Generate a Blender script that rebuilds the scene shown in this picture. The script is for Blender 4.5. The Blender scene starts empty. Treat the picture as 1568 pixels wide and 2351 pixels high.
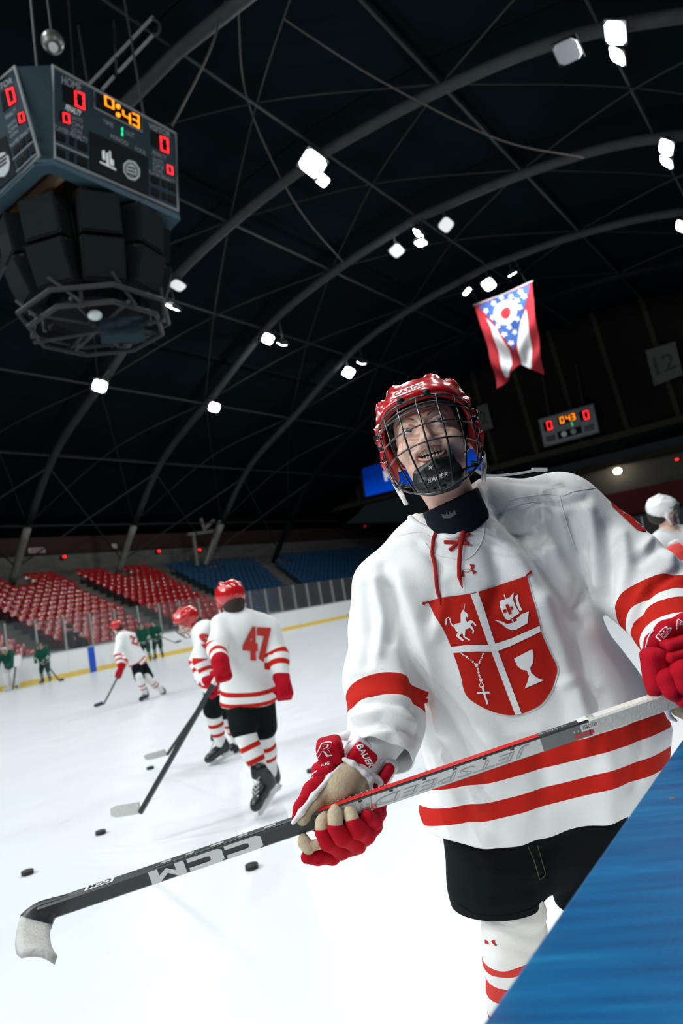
import bpy, bmesh, math, random
import numpy as np
from mathutils import Vector, Matrix
from mathutils.bvhtree import BVHTree
random.seed(7)
R = math.radians
SC = bpy.context.scene
COL = SC.collection
# ------------------------------------------------------------------ camera
# world axes: x along the rink, y across the rink, z up; the ice is z = 0
CAM_H, PITCH, ROLL, HEAD = 1.43, R(6.9), R(9.5), R(35.7)
FPX = 24.0 / 36.0 * 2351.0
ct, st = math.cos(PITCH), math.sin(PITCH)
cf = Vector((ct * math.cos(HEAD), ct * math.sin(HEAD), st))
r0 = Vector((math.sin(HEAD), -math.cos(HEAD), 0))
u0 = r0.cross(cf)
cr = r0 * math.cos(ROLL) - u0 * math.sin(ROLL)
cu = r0 * math.sin(ROLL) + u0 * math.cos(ROLL)
CAM = Vector((0, 0, CAM_H))
cam = bpy.data.cameras.new('camera')
cam.sensor_fit = 'VERTICAL'; cam.sensor_height = 36; cam.sensor_width = 24; cam.lens = 24
cam.clip_start = 0.02; cam.clip_end = 300
cam.dof.use_dof = True; cam.dof.focus_distance = 1.47; cam.dof.aperture_fstop = 4.0
cam_o = bpy.data.objects.new('camera', cam); COL.objects.link(cam_o)
cam_o.matrix_world = Matrix(((cr.x, cu.x, -cf.x, CAM.x), (cr.y, cu.y, -cf.y, CAM.y), (cr.z, cu.z, -cf.z, CAM.z), (0, 0, 0, 1)))
SC.camera = cam_o
# ------------------------------------------------------------------ world, exposure
w = bpy.data.worlds.new('arena_air'); SC.world = w; w.use_nodes = True
w.node_tree.nodes['Background'].inputs[0].default_value = (0.004, 0.006, 0.007, 1)
w.node_tree.nodes['Background'].inputs[1].default_value = 1.0
SC.view_settings.view_transform = 'Standard'; SC.view_settings.look = 'None'
SC.view_settings.gamma = 1.0; SC.view_settings.use_curve_mapping = False
SC.view_settings.exposure = 0.0
LAMP_W = 204.0          # power of each roof floodlight

def ray(px, py):
    return cf + cr * ((px - 784.0) / FPX) + cu * ((1175.5 - py) / FPX)
def P(px, py, d):                       # photo pixel at depth d -> point in the rink
    return CAM + ray(px, py) * d
def onplane(px, py, axis, val):         # photo pixel on the plane axis = val
    d = ray(px, py)
    return CAM + d * ((val - CAM[axis]) / d[axis])
def proj_np(V):
    D = np.asarray(V, float) - np.array(CAM)
    z = D @ np.array(cf)
    return 784 + FPX * (D @ np.array(cr)) / z, 1175.5 - FPX * (D @ np.array(cu)) / z

# ------------------------------------------------------------------ materials
MATS = {}
def mat(name, col, rough=0.6, metal=0.0, spec=0.5, noise=0.0, nscale=20.0, bump=0.0, bscale=80.0, emit=None, estr=0.0, coat=0.0, sheen=0.0, sss=0.0):
    if name in MATS: return MATS[name]
    m = bpy.data.materials.new(name); m.use_nodes = True
    nt = m.node_tree; b = nt.nodes['Principled BSDF']
    c = (*col[:3], 1)
    b.inputs['Base Color'].default_value = c
    b.inputs['Roughness'].default_value = rough; b.inputs['Metallic'].default_value = metal
    b.inputs['Specular IOR Level'].default_value = spec
    if coat: b.inputs['Coat Weight'].default_value = coat; b.inputs['Coat Roughness'].default_value = 0.08
    if sheen: b.inputs['Sheen Weight'].default_value = sheen
    if sss:
        b.inputs['Subsurface Weight'].default_value = sss; b.inputs['Subsurface Radius'].default_value = (0.012, 0.005, 0.003)
        b.inputs['Subsurface Scale'].default_value = 1.0
    tc = nt.nodes.new('ShaderNodeTexCoord')
    if noise:
        n = nt.nodes.new('ShaderNodeTexNoise'); n.inputs['Scale'].default_value = nscale; n.inputs['Detail'].default_value = 4
        nt.links.new(tc.outputs['Object'], n.inputs['Vector'])
        mx = nt.nodes.new('ShaderNodeMix'); mx.data_type = 'RGBA'
        mx.inputs[6].default_value = tuple(max(0, x * (1 - noise)) for x in col[:3]) + (1,)
        mx.inputs[7].default_value = tuple(min(1, x * (1 + noise)) for x in col[:3]) + (1,)
        nt.links.new(n.outputs['Fac'], mx.inputs[0]); nt.links.new(mx.outputs[2], b.inputs['Base Color'])
    if bump:
        n2 = nt.nodes.new('ShaderNodeTexNoise'); n2.inputs['Scale'].default_value = bscale; n2.inputs['Detail'].default_value = 3
        nt.links.new(tc.outputs['Object'], n2.inputs['Vector'])
        bp = nt.nodes.new('ShaderNodeBump'); bp.inputs['Strength'].default_value = bump; bp.inputs['Distance'].default_value = 0.01
        nt.links.new(n2.outputs['Fac'], bp.inputs['Height']); nt.links.new(bp.outputs['Normal'], b.inputs['Normal'])
    if emit:
        b.inputs['Emission Color'].default_value = (*emit, 1); b.inputs['Emission Strength'].default_value = estr
    MATS[name] = m
    return m
def stripe_mat(name, base, band, rough=0.75, bump=0.0):     # cloth with woven bands, 'band' attribute > 0 inside a band
    m = mat(name, base, rough, bump=bump, bscale=400, spec=0.12)
    nt = m.node_tree; b = nt.nodes['Principled BSDF']
    a = nt.nodes.new('ShaderNodeAttribute'); a.attribute_name = 'band'
    g = nt.nodes.new('ShaderNodeMath'); g.operation = 'GREATER_THAN'; g.inputs[1].default_value = 0.0
    mx = nt.nodes.new('ShaderNodeMix'); mx.data_type = 'RGBA'
    mx.inputs[6].default_value = (*base, 1); mx.inputs[7].default_value = (*band, 1)
    nt.links.new(a.outputs['Fac'], g.inputs[0]); nt.links.new(g.outputs[0], mx.inputs[0]); nt.links.new(mx.outputs[2], b.inputs['Base Color'])
    return m
RED = (0.50, 0.018, 0.010); GLOVE_RED = (0.43, 0.004, 0.016)
M_white = mat('painted_white', (0.88, 0.89, 0.90), 0.4)
M_yellow = mat('kick_yellow', (0.90, 0.64, 0.14), 0.5)
M_conc = mat('concrete', (0.13, 0.13, 0.12), 0.9, spec=0.1, noise=0.3, nscale=1.5, bump=0.3, bscale=8)
M_step = mat('step_concrete', (0.055, 0.058, 0.057), 0.9, spec=0.05, noise=0.25, nscale=2)
M_pipe = mat('arch_paint', (0.032, 0.038, 0.039), 0.7, spec=0.15, noise=0.25, nscale=3)
M_pipe_pale = mat('arch_foot_paint', (0.20, 0.20, 0.18), 0.8, spec=0.1, noise=0.2, nscale=3)
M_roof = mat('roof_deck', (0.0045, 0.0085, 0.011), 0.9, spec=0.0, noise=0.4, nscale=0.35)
M_dark = mat('dark_steel', (0.020, 0.024, 0.025), 0.6, spec=0.25)
M_black = mat('black_plastic', (0.008, 0.009, 0.010), 0.38, spec=0.3)
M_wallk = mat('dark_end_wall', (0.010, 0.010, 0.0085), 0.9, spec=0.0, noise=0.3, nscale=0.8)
M_ledge = mat('end_ledge', (0.032, 0.031, 0.026), 0.85, spec=0.0, noise=0.3, nscale=1.5)
M_steel = mat('bright_steel', (0.55, 0.57, 0.58), 0.25, metal=1.0)
M_alu = mat('aluminium_post', (0.50, 0.51, 0.50), 0.4, metal=0.6)
M_lens = mat('lamp_glow', (1, 1, 1), 0.4, emit=(1.0, 0.98, 0.94), estr=14)

# ------------------------------------------------------------------ mesh helpers
def new_mesh(name, V, F, m, smooth=False):
    me = bpy.data.meshes.new(name)
    me.from_pydata([tuple(v) for v in V], [], [tuple(f) for f in F])
    me.materials.append(m)
    if smooth: me.polygons.foreach_set('use_smooth', [True] * len(me.polygons))
    me.update()
    return me
def fix_normals(me):
    b = bmesh.new(); b.from_mesh(me); bmesh.ops.recalc_face_normals(b, faces=b.faces); b.to_mesh(me); b.free()
def link(name, me, parent=None, label=None):
    o = bpy.data.objects.new(name, me); COL.objects.link(o)
    if parent is not None: o.parent = parent
    if label: o['label'] = label
    return o
def root_loc(p):
    loc = Vector((0, 0, 0))
    while p is not None: loc += p.location; p = p.parent
    return loc
def part(name, VF, m, parent=None, smooth=False, label=None, recalc=False):   # V in world space
    V, F = VF
    off = root_loc(parent)
    me = new_mesh(name, [Vector(v) - off for v in V], F, m, smooth)
    if recalc: fix_normals(me)
    return link(name, me, parent, label)
def tag(o, label, cat, group=None):
    o['label'] = label; o['category'] = cat
    if group: o['group'] = group
    return o
def struct(o, label=None):
    o['kind'] = 'structure'
    if label: o['label'] = label
    return o
def thing(name, label, cat, loc, group=None):
    o = bpy.data.objects.new(name, None); COL.objects.link(o); o.location = loc; o.empty_display_size = 0.1
    return tag(o, label, cat, group)
def settle(name, label, cat, VF, m, loc=None, smooth=False, group=None):   # a thing that is one mesh
    V, F = VF
    if loc is None:
        loc = sum((Vector(v) for v in V), Vector()) / len(V); loc.z = min(Vector(v).z for v in V)
    o = bpy.data.objects.new(name, new_mesh(name, [Vector(v) - Vector(loc) for v in V], F, m, smooth)); COL.objects.link(o); o.location = loc
    return tag(o, label, cat, group)
class MB:
    def __init__(s): s.V = []; s.F = []
    def add(s, V, F):
        n = len(s.V); s.V += [Vector(v) for v in V]; s.F += [tuple(i + n for i in f) for f in F]; return s
    def box(s, c, e, M=None):                 # centre, full size, optional 3x3 axes
        c = Vector(c); h = Vector(e) * 0.5; V = []
        for x in (-1, 1):
            for y in (-1, 1):
                for z in (-1, 1):
                    v = Vector((x * h.x, y * h.y, z * h.z)); V.append(c + (M @ v if M else v))
        return s.add(V, [(0, 1, 3, 2), (4, 6, 7, 5), (0, 4, 5, 1), (2, 3, 7, 6), (0, 2, 6, 4), (1, 5, 7, 3)])
    def bbox(s, a, b): return s.box([(x + y) / 2 for x, y in zip(a, b)], [abs(y - x) for x, y in zip(a, b)])
    def cbox(s, c, e, M=None, ch=0.2):        # box with chamfered vertical edges
        c = Vector(c); x, y, z = [q / 2 for q in e]; k = min(x, z) * ch
        ring = [(-x + k, -z), (x - k, -z), (x, -z + k), (x, z - k), (x - k, z), (-x + k, z), (-x, z - k), (-x, -z + k)]
        V = []
        for yy in (-y, y):
            for a, b in ring:
                v = Vector((a, yy, b)); V.append(c + (M @ v if M else v))
        F = [(i, (i + 1) % 8, 8 + (i + 1) % 8, 8 + i) for i in range(8)] + [tuple(range(7, -1, -1)), tuple(range(8, 16))]
        return s.add(V, F)
    def tube(s, pts, r, n=8, cap=True, closed=False, flat=1.0, up=None):
        pts = [Vector(p) for p in pts]; N = len(pts); rr = r if isinstance(r, (list, tuple)) else [r] * N
        V = []; ref = Vector(up) if up else None
        for i, p in enumerate(pts):
            a = pts[(i - 1) % N] if (i > 0 or closed) else p; b = pts[(i + 1) % N] if (i < N - 1 or closed) else p
            t = (b - a).normalized()
            if ref is None: ref = Vector((0, 0, 1)) if abs(t.z) < 0.9 else Vector((1, 0, 0))
            x = t.cross(ref); x = x.normalized() if x.length > 1e-6 else t.orthogonal().normalized()
            y = x.cross(t).normalized()
            if not up: ref = y
            for k in range(n):
                an = 2 * math.pi * k / n
                V.append(p + x * (math.cos(an) * rr[i]) + y * (math.sin(an) * rr[i] * flat))
        F = []
        for i in range(N if closed else N - 1):
            for k in range(n):
                a, b = i * n + k, i * n + (k + 1) % n; c, d = ((i + 1) % N) * n + (k + 1) % n, ((i + 1) % N) * n + k
                F.append((a, b, c, d))
        if cap and not closed: F += [tuple(range(n - 1, -1, -1)), tuple(range((N - 1) * n, N * n))]
        return s.add(V, F)
    def sphere(s, c, rad, M=None, nu=16, nv=10):
        c = Vector(c); rad = Vector(rad) if hasattr(rad, '__len__') else Vector((rad,) * 3); V = []; F = []
        for j in range(nv + 1):
            th = math.pi * j / nv
            for i in range(nu):
                ph = 2 * math.pi * i / nu
                v = Vector((rad.x * math.sin(th) * math.cos(ph), rad.y * math.sin(th) * math.sin(ph), rad.z * math.cos(th)))
                V.append(c + (M @ v if M else v))
        for j in range(nv):
            for i in range(nu): F.append((j * nu + i, (j + 1) * nu + i, (j + 1) * nu + (i + 1) % nu, j * nu + (i + 1) % nu))
        return s.add(V, F)
    def prism(s, poly, d):                    # closed 3D polygon extruded by vector d
        n = len(poly); A = [Vector(p) for p in poly]; Bv = [p + Vector(d) for p in A]
        return s.add(A + Bv, [tuple(range(n))[::-1], tuple(range(n, 2 * n))] + [(i, (i + 1) % n, n + (i + 1) % n, n + i) for i in range(n)])
    @property
    def vf(s): return s.V, s.F
def spline(pts, n):                            # Catmull-Rom through 3D points
    pts = [Vector(p) for p in pts]; out = []; Q = [pts[0] * 2 - pts[1]] + pts + [pts[-1] * 2 - pts[-2]]
    for i in range(1, len(Q) - 2):
        for k in range(n):
            t = k / n; a, b, c, d = Q[i - 1], Q[i], Q[i + 1], Q[i + 2]
            out.append(0.5 * ((2 * b) + (c - a) * t + (2 * a - 5 * b + 4 * c - d) * t * t + (3 * b - a - 3 * c + d) * t ** 3))
    return out + [pts[-1]]
def spline2(pts, n): return [(p.x, p.y) for p in spline([(x, y, 0) for x, y in pts], n)]
def frame(z, x):                               # 3x3 with given z and approx x
    z = Vector(z).normalized(); y = z.cross(Vector(x)).normalized(); x = y.cross(z)
    return Matrix(((x.x, y.x, z.x), (x.y, y.y, z.y), (x.z, y.z, z.z)))

# ------------------------------------------------------------------ signed-distance modelling
class SDF:
    def __init__(s, lo, hi, h):
        s.lo = np.array(lo, float); s.h = h; s.n = np.ceil((np.array(hi, float) - s.lo) / h).astype(int) + 1
        s.S = np.full(tuple(s.n), 1.0, np.float32)
    def region(s, lo, hi):
        a = np.maximum(np.floor((np.array(lo) - s.lo) / s.h).astype(int), 0); b = np.minimum(np.ceil((np.array(hi) - s.lo) / s.h).astype(int) + 1, s.n)
        if np.any(b <= a): return None
        ax = [s.lo[i] + s.h * np.arange(a[i], b[i]) for i in range(3)]
        return tuple(slice(a[i], b[i]) for i in range(3)), np.meshgrid(*ax, indexing='ij', sparse=True)
    def _mix(s, sl, D, k, sub):
        A = s.S[sl]
        if sub: D = -D; A_, D_ = -A, -D
        if sub:
            if k > 0:
                hh = np.clip(0.5 + 0.5 * (D_ - A_) / k, 0, 1); s.S[sl] = -(D_ + (A_ - D_) * hh - k * hh * (1 - hh))
            else: s.S[sl] = np.maximum(A, D)
        else:
            if k > 0:
                hh = np.clip(0.5 + 0.5 * (D - A) / k, 0, 1); s.S[sl] = D + (A - D) * hh - k * hh * (1 - hh)
            else: s.S[sl] = np.minimum(A, D)
    def cone(s, a, b, ra, rb=None, k=0.0, sub=False):
        rb = ra if rb is None else rb; a = np.array(a, float); b = np.array(b, float); m = max(ra, rb) + k + 3 * s.h
        q = s.region(np.minimum(a, b) - m, np.maximum(a, b) + m)
        if q is None: return s
        sl, (X, Y, Z) = q; d = b - a; L = max(d @ d, 1e-12)
        t = np.clip(((X - a[0]) * d[0] + (Y - a[1]) * d[1] + (Z - a[2]) * d[2]) / L, 0, 1)
        D = np.sqrt((X - a[0] - t * d[0]) ** 2 + (Y - a[1] - t * d[1]) ** 2 + (Z - a[2] - t * d[2]) ** 2) - (ra + (rb - ra) * t)
        s._mix(sl, D.astype(np.float32), k, sub); return s
    def chain(s, pts, rs, k=0.0, sub=False):
        for i in range(len(pts) - 1): s.cone(pts[i], pts[i + 1], rs[i], rs[i + 1], k, sub)
        return s
    def ell(s, c, r, M=None, k=0.0, sub=False, p=2.0):
        c = np.array(c, float); r = np.array(r, float); m = max(r) * 1.05 + k + 3 * s.h
        q = s.region(c - m, c + m)
        if q is None: return s
        sl, (X, Y, Z) = q; Q = (X - c[0], Y - c[1], Z - c[2])
        if M is not None:
            Mt = np.array(M); Q = [Mt[0, i] * Q[0] + Mt[1, i] * Q[1] + Mt[2, i] * Q[2] for i in range(3)]
        e = [np.abs(Q[i] / r[i]) for i in range(3)]
        k0 = (e[0] ** p + e[1] ** p + e[2] ** p) ** (1.0 / p)
        if p == 2.0:
            k1 = np.sqrt((Q[0] / r[0] ** 2) ** 2 + (Q[1] / r[1] ** 2) ** 2 + (Q[2] / r[2] ** 2) ** 2) + 1e-9
            D = k0 * (k0 - 1) / k1
        else: D = (k0 - 1) * min(r)
        s._mix(sl, D.astype(np.float32), k, sub); return s
    def box(s, c, e, M=None, rd=0.01, k=0.0, sub=False):       # half sizes e, rounding rd
        c = np.array(c, float); e = np.array(e, float); m = np.linalg.norm(e) + k + 3 * s.h
        q = s.region(c - m, c + m)
        if q is None: return s
        sl, (X, Y, Z) = q; Q = (X - c[0], Y - c[1], Z - c[2])
        if M is not None:
            Mt = np.array(M); Q = [Mt[0, i] * Q[0] + Mt[1, i] * Q[1] + Mt[2, i] * Q[2] for i in range(3)]
        d = [np.abs(Q[i]) - (e[i] - rd) for i in range(3)]
        D = np.sqrt(sum(np.maximum(x, 0) ** 2 for x in d)) + np.minimum(np.maximum(np.maximum(d[0], d[1]), d[2]), 0) - rd
        s._mix(sl, D.astype(np.float32), k, sub); return s
    def half(s, c, n):                                        # keep the side n points away from
        q = s.region(s.lo, s.lo + s.h * s.n); sl, (X, Y, Z) = q; n = Vector(n).normalized()
        D = (X - c[0]) * n[0] + (Y - c[1]) * n[1] + (Z - c[2]) * n[2]
        s.S = np.maximum(s.S, D.astype(np.float32)); return s
    def points(s):
        sl, G = s.region(s.lo, s.lo + s.h * s.n); return G
    def mesh(s):
        S = s.S; I = S < 0; nx, ny, nz = S.shape
        C8 = [I[i:nx - 1 + i, j:ny - 1 + j, k:nz - 1 + k] for i in (0, 1) for j in (0, 1) for k in (0, 1)]
        cnt = np.zeros(C8[0].shape, np.int8)
        for c in C8: cnt += c
        act = (cnt > 0) & (cnt < 8); idx = np.argwhere(act)
        vid = np.full(act.shape, -1, np.int64); vid[act] = np.arange(len(idx))
        acc = np.zeros((len(idx), 3)); n = np.zeros(len(idx))
        crn = [(i, j, k) for i in (0, 1) for j in (0, 1) for k in (0, 1)]
        val = {c: S[idx[:, 0] + c[0], idx[:, 1] + c[1], idx[:, 2] + c[2]] for c in crn}
        for a in crn:
            for ax in range(3):
                if a[ax]: continue
                b = list(a); b[ax] = 1; b = tuple(b)
                va, vb = val[a], val[b]; x = (va < 0) != (vb < 0)
                t = np.where(x, va / np.where(x, va - vb, 1), 0)
                pt = np.tile(np.array(a, float), (len(idx), 1)); pt[:, ax] += t
                acc[x] += pt[x]; n[x] += 1
        V = s.lo + s.h * (idx + acc / n[:, None])
        F = []
        for ax in range(3):
            o = [x for x in range(3) if x != ax]
            sa = [slice(None)] * 3; sb = [slice(None)] * 3; sa[ax] = slice(0, -1); sb[ax] = slice(1, None)
            A, B = I[tuple(sa)], I[tuple(sb)]
            e = np.argwhere(A != B); ok = (e[:, o[0]] > 0) & (e[:, o[1]] > 0) & (e[:, o[0]] < act.shape[o[0]]) & (e[:, o[1]] < act.shape[o[1]])
            e = e[ok]; fl = A[e[:, 0], e[:, 1], e[:, 2]]
            q = []
            for d0, d1 in ((1, 1), (0, 1), (0, 0), (1, 0)):
                p = e.copy(); p[:, o[0]] -= d0; p[:, o[1]] -= d1; q.append(vid[p[:, 0], p[:, 1], p[:, 2]])
            q = np.stack(q, 1)
            if ax == 1: fl = ~fl
            q[~fl] = q[~fl][:, ::-1]
            F.append(q)
        F = np.concatenate(F); F = F[(F >= 0).all(1)]
        return V, F
def np_mesh(name, V, F, m, parent=None, smooth=True, label=None, attr=None):
    off = np.array(root_loc(parent)); me = bpy.data.meshes.new(name)
    V = np.ascontiguousarray(V - off, np.float32); F = np.ascontiguousarray(F, np.int32); k = F.shape[1]
    me.vertices.add(len(V)); me.vertices.foreach_set('co', V.ravel())
    me.loops.add(F.size); me.loops.foreach_set('vertex_index', F.ravel())
    me.polygons.add(len(F)); me.polygons.foreach_set('loop_start', np.arange(0, F.size, k, dtype=np.int32))
    me.polygons.foreach_set('use_smooth', np.ones(len(F), bool))
    me.materials.append(m); me.update(calc_edges=True); me.validate()
    if attr is not None:
        a = me.attributes.new('band', 'FLOAT', 'POINT'); a.data.foreach_set('value', np.ascontiguousarray(attr, np.float32))
    return link(name, me, parent, label)
def laplace(V, F, it=2, lam=0.5, keep=None):
    n = len(V); V = V.copy()
    E = np.concatenate([F[:, [i, (i + 1) % F.shape[1]]] for i in range(F.shape[1])]); E = np.concatenate([E, E[:, ::-1]])
    deg = np.bincount(E[:, 0], minlength=n)[:, None]
    for _ in range(it):
        acc = np.stack([np.bincount(E[:, 0], weights=V[E[:, 1], c], minlength=n) for c in range(3)], 1)
        V = V + lam * (acc / np.maximum(deg, 1) - V)
    return V
def vnormals(V, F):
    a = V[F[:, 2]] - V[F[:, 0]]; b = V[F[:, 3]] - V[F[:, 1]]; fn = np.cross(a, b); n = np.zeros_like(V)
    for i in range(4):
        for c in range(3): n[:, c] += np.bincount(F[:, i], weights=fn[:, c], minlength=len(V))
    return n / (np.linalg.norm(n, axis=1)[:, None] + 1e-12)
# ================================================================== ARENA
# ---- ice
def ice_material():
    m = mat('ice', (0.86, 0.89, 0.91), 0.3, spec=0.22)
    nt = m.node_tree; b = nt.nodes['Principled BSDF']; tc = nt.nodes.new('ShaderNodeTexCoord')
    n1 = nt.nodes.new('ShaderNodeTexNoise'); n1.inputs['Scale'].default_value = 0.35; n1.inputs['Detail'].default_value = 5
    mp = nt.nodes.new('ShaderNodeMapping'); mp.inputs['Scale'].default_value = (0.6, 1.6, 1)
    nt.links.new(tc.outputs['Object'], mp.inputs['Vector']); nt.links.new(mp.outputs[0], n1.inputs['Vector'])
    mx = nt.nodes.new('ShaderNodeMix'); mx.data_type = 'RGBA'; mx.inputs[6].default_value = (0.66, 0.705, 0.74, 1); mx.inputs[7].default_value = (0.735, 0.77, 0.79, 1)
    nt.links.new(n1.outputs['Fac'], mx.inputs[0]); nt.links.new(mx.outputs[2], b.inputs['Base Color'])
    n2 = nt.nodes.new('ShaderNodeTexNoise'); n2.inputs['Scale'].default_value = 3.0; n2.inputs['Detail'].default_value = 6
    nt.links.new(mp.outputs[0], n2.inputs['Vector'])
    mr = nt.nodes.new('ShaderNodeMapRange'); mr.inputs['To Min'].default_value = 0.22; mr.inputs['To Max'].default_value = 0.40
    nt.links.new(n2.outputs['Fac'], mr.inputs['Value']); nt.links.new(mr.outputs[0], b.inputs['Roughness'])
    bp = nt.nodes.new('ShaderNodeBump'); bp.inputs['Strength'].default_value = 0.02; bp.inputs['Distance'].default_value = 0.01
    nt.links.new(n2.outputs['Fac'], bp.inputs['Height']); nt.links.new(bp.outputs['Normal'], b.inputs['Normal'])
    return m
Y0, Y1, XE, XW, RC = 0.31, 26.2, 50.0, -11.0, 8.5        # rink: near boards, far boards, ends, corner radius
struct(part('floor', MB().bbox((XW - 1, Y0 - 0.02, -0.2), (XE + 0.2, Y1 + 0.2, 0)).vf, ice_material()), 'white ice surface')
struct(part('floor', MB().bbox((XW - 16, -18, -0.35), (XE + 22, 50, -0.2)).vf, M_step), 'concrete slab under the arena')
struct(part('floor', MB().bbox((-10, -3.5, -0.2), (XE, 0.09, 0.0)).vf, M_step), 'rubber floor of the bench')

# ---- boards: straight far side, rounded far corners, end
def rink_edge():            # polyline along the far boards, corner, end boards and near-end corner
    pts = [(x, Y1) for x in np.arange(XW, XE - RC - 0.01, 1.22)]
    pts = [(XE - RC - 1.22 * k, Y1) for k in range(int((XE - RC - XW) / 1.22), -1, -1)]
    for k in range(1, 12): a = math.pi / 2 - k / 11 * math.pi / 2; pts.append((XE - RC + RC * math.cos(a), Y1 - RC + RC * math.sin(a)))
    n = 8
    for k in range(1, n + 1): pts.append((XE, Y1 - RC - (Y1 - Y0 - 2 * RC) * k / n))
    for k in range(1, 12): a = -k / 11 * math.pi / 2; pts.append((XE - RC + RC * math.cos(a), Y0 + RC + RC * math.sin(a)))
    return pts
EDGE = rink_edge()
wb = bpy.data.objects.new('wall_boards', None); COL.objects.link(wb); struct(wb, 'white dasher boards with glass around the far side of the rink')
M_glass = bpy.data.materials.new('rink_glass'); M_glass.use_nodes = True
nt = M_glass.node_tree; nt.nodes.clear()
o_ = nt.nodes.new('ShaderNodeOutputMaterial'); tr = nt.nodes.new('ShaderNodeBsdfTransparent'); gl = nt.nodes.new('ShaderNodeBsdfGlossy'); mx = nt.nodes.new('ShaderNodeMixShader')
df = nt.nodes.new('ShaderNodeBsdfDiffuse'); mx2 = nt.nodes.new('ShaderNodeMixShader'); fr = nt.nodes.new('ShaderNodeFresnel'); fr.inputs[0].default_value = 1.35
tr.inputs[0].default_value = (0.93, 0.96, 0.96, 1); gl.inputs['Roughness'].default_value = 0.05; df.inputs[0].default_value = (0.75, 0.8, 0.82, 1); mx2.inputs[0].default_value = 0.035
nt.links.new(fr.outputs[0], mx.inputs[0]); nt.links.new(tr.outputs[0], mx.inputs[1]); nt.links.new(gl.outputs[0], mx.inputs[2])
nt.links.new(mx.outputs[0], mx2.inputs[1]); nt.links.new(df.outputs[0], mx2.inputs[2]); nt.links.new(mx2.outputs[0], o_.inputs[0])
def seg_box(a, b, off0, off1, z0, z1, gap=0.0):
    a = Vector((*a, 0)); b = Vector((*b, 0)); t = (b - a).normalized(); nrm = Vector((-t.y, t.x, 0))    # left of travel = outside (rink is on the right)
    a = a + t * gap; b = b - t * gap
    poly = [a + nrm * off0, b + nrm * off0, b + nrm * off1, a + nrm * off1]
    return MB().prism([(p.x, p.y, z0) for p in poly], (0, 0, z1 - z0))
for i in range(len(EDGE) - 1):
    a, b = EDGE[i], EDGE[i + 1]
    part('dasher_panel', seg_box(a, b, 0.0, 0.1, 0.0, 1.04, 0.004).vf, M_white, wb)
    part('kick_plate', seg_box(a, b, -0.012, 0.0, 0.0, 0.2, 0.002).vf, M_yellow, wb)
    part('cap_rail', seg_box(a, b, -0.015, 0.2, 1.04, 1.09).vf, mat('cap_rail_grey', (0.55, 0.57, 0.58), 0.4), wb)
    hgt = 2.5 if i < 44 else 3.4
    part('glass_pane', seg_box(a, b, 0.08, 0.095, 1.09, hgt, 0.03).vf, M_glass, wb)
    part('stanchion', seg_box(a, (a[0] + (b[0] - a[0]) * 0.05, a[1] + (b[1] - a[1]) * 0.05), 0.05, 0.14, 1.09, hgt).vf, M_alu, wb)
bl = onplane(212, 1520, 1, Y1)
part('blue_stripe', MB().bbox((bl.x - 0.15, Y1 - 0.02, 0.0), (bl.x + 0.15, Y1 - 0.012, 1.05)).vf, mat('line_blue', (0.01, 0.09, 0.55), 0.4), wb, label='blue line stripe on the white boards')
# advertising-free lower walkway wall behind the glass
M_walk = mat('walkway_wall', (0.30, 0.30, 0.29), 0.85, noise=0.25, nscale=1.2)

# ---- stands: sections given by their corners in plan, 16 rows
NR = 16; Z_LOW, Z_TOP = 0.55, 5.15
SECT = [  # (name, colour, bottom-left, bottom-right, top-left, top-right)
    ('outer left red section', 'red', (6.6, 28.7), (16.4, 28.7), (6.6, 40.2), (16.9, 40.2)),
    ('left red section', 'red', (17.6, 28.7), (23.2, 28.7), (17.9, 40.2), (24.7, 40.2)),
    ('middle red section', 'red', (24.5, 28.7), (29.0, 28.7), (25.6, 40.2), (32.0, 40.2)),
    ('left blue section', 'blue', (30.2, 28.7), (35.3, 28.7), (33.0, 40.2), (42.6, 40.2)),
    ('right blue section', 'blue', (36.7, 28.7), (46.5, 28.2), (44.2, 40.2), (62.0, 38.4))]
def sect_pt(S, s, t):        # s across 0..1, t row 0..1
    bl_, br_, tl_, tr_ = [np.array(q) for q in S[2:6]]
    return (bl_ * (1 - s) + br_ * s) * (1 - t) + (tl_ * (1 - s) + tr_ * s) * t
stand = bpy.data.objects.new('floor_stands', None); COL.objects.link(stand); struct(stand, 'stepped concrete terraces of the stands across the ice')
def sect_wide(si, s):        # terraces also fill the aisles between sections
    return s
for r in range(NR):
    t0, t1 = r / (NR - 1), (r + 1) / (NR - 1)
    z1 = Z_LOW + (Z_TOP - Z_LOW) * r / (NR - 1)
    chain0, chain1 = [], []
    for S in SECT:
        for s in (0.0, 1.0):
            chain0.append(sect_pt(S, s, t0)); chain1.append(sect_pt(S, s, t1))
    for i in range(len(chain0) - 1):
        q = [chain0[i], chain0[i + 1], chain1[i + 1], chain1[i]]
        q = [Vector((p[0], p[1] - 0.35, -0.2)) for p in q]
        aisle = i % 2 == 1
        part('aisle_step' if aisle else 'terrace_step', MB().prism(q, (0, 0, z1 + 0.2)).vf, M_conc if aisle else M_step, stand)
        if aisle:      # the half step of the stair
            h = [q[0].lerp(q[3], 0.0), q[1].lerp(q[2], 0.0), q[1].lerp(q[2], 0.5) , q[0].lerp(q[3], 0.5)]
part('front_wall', MB().bbox((XW, 28.0, -0.2), (47, 28.25, 1.15)).vf, M_walk, stand)
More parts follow.
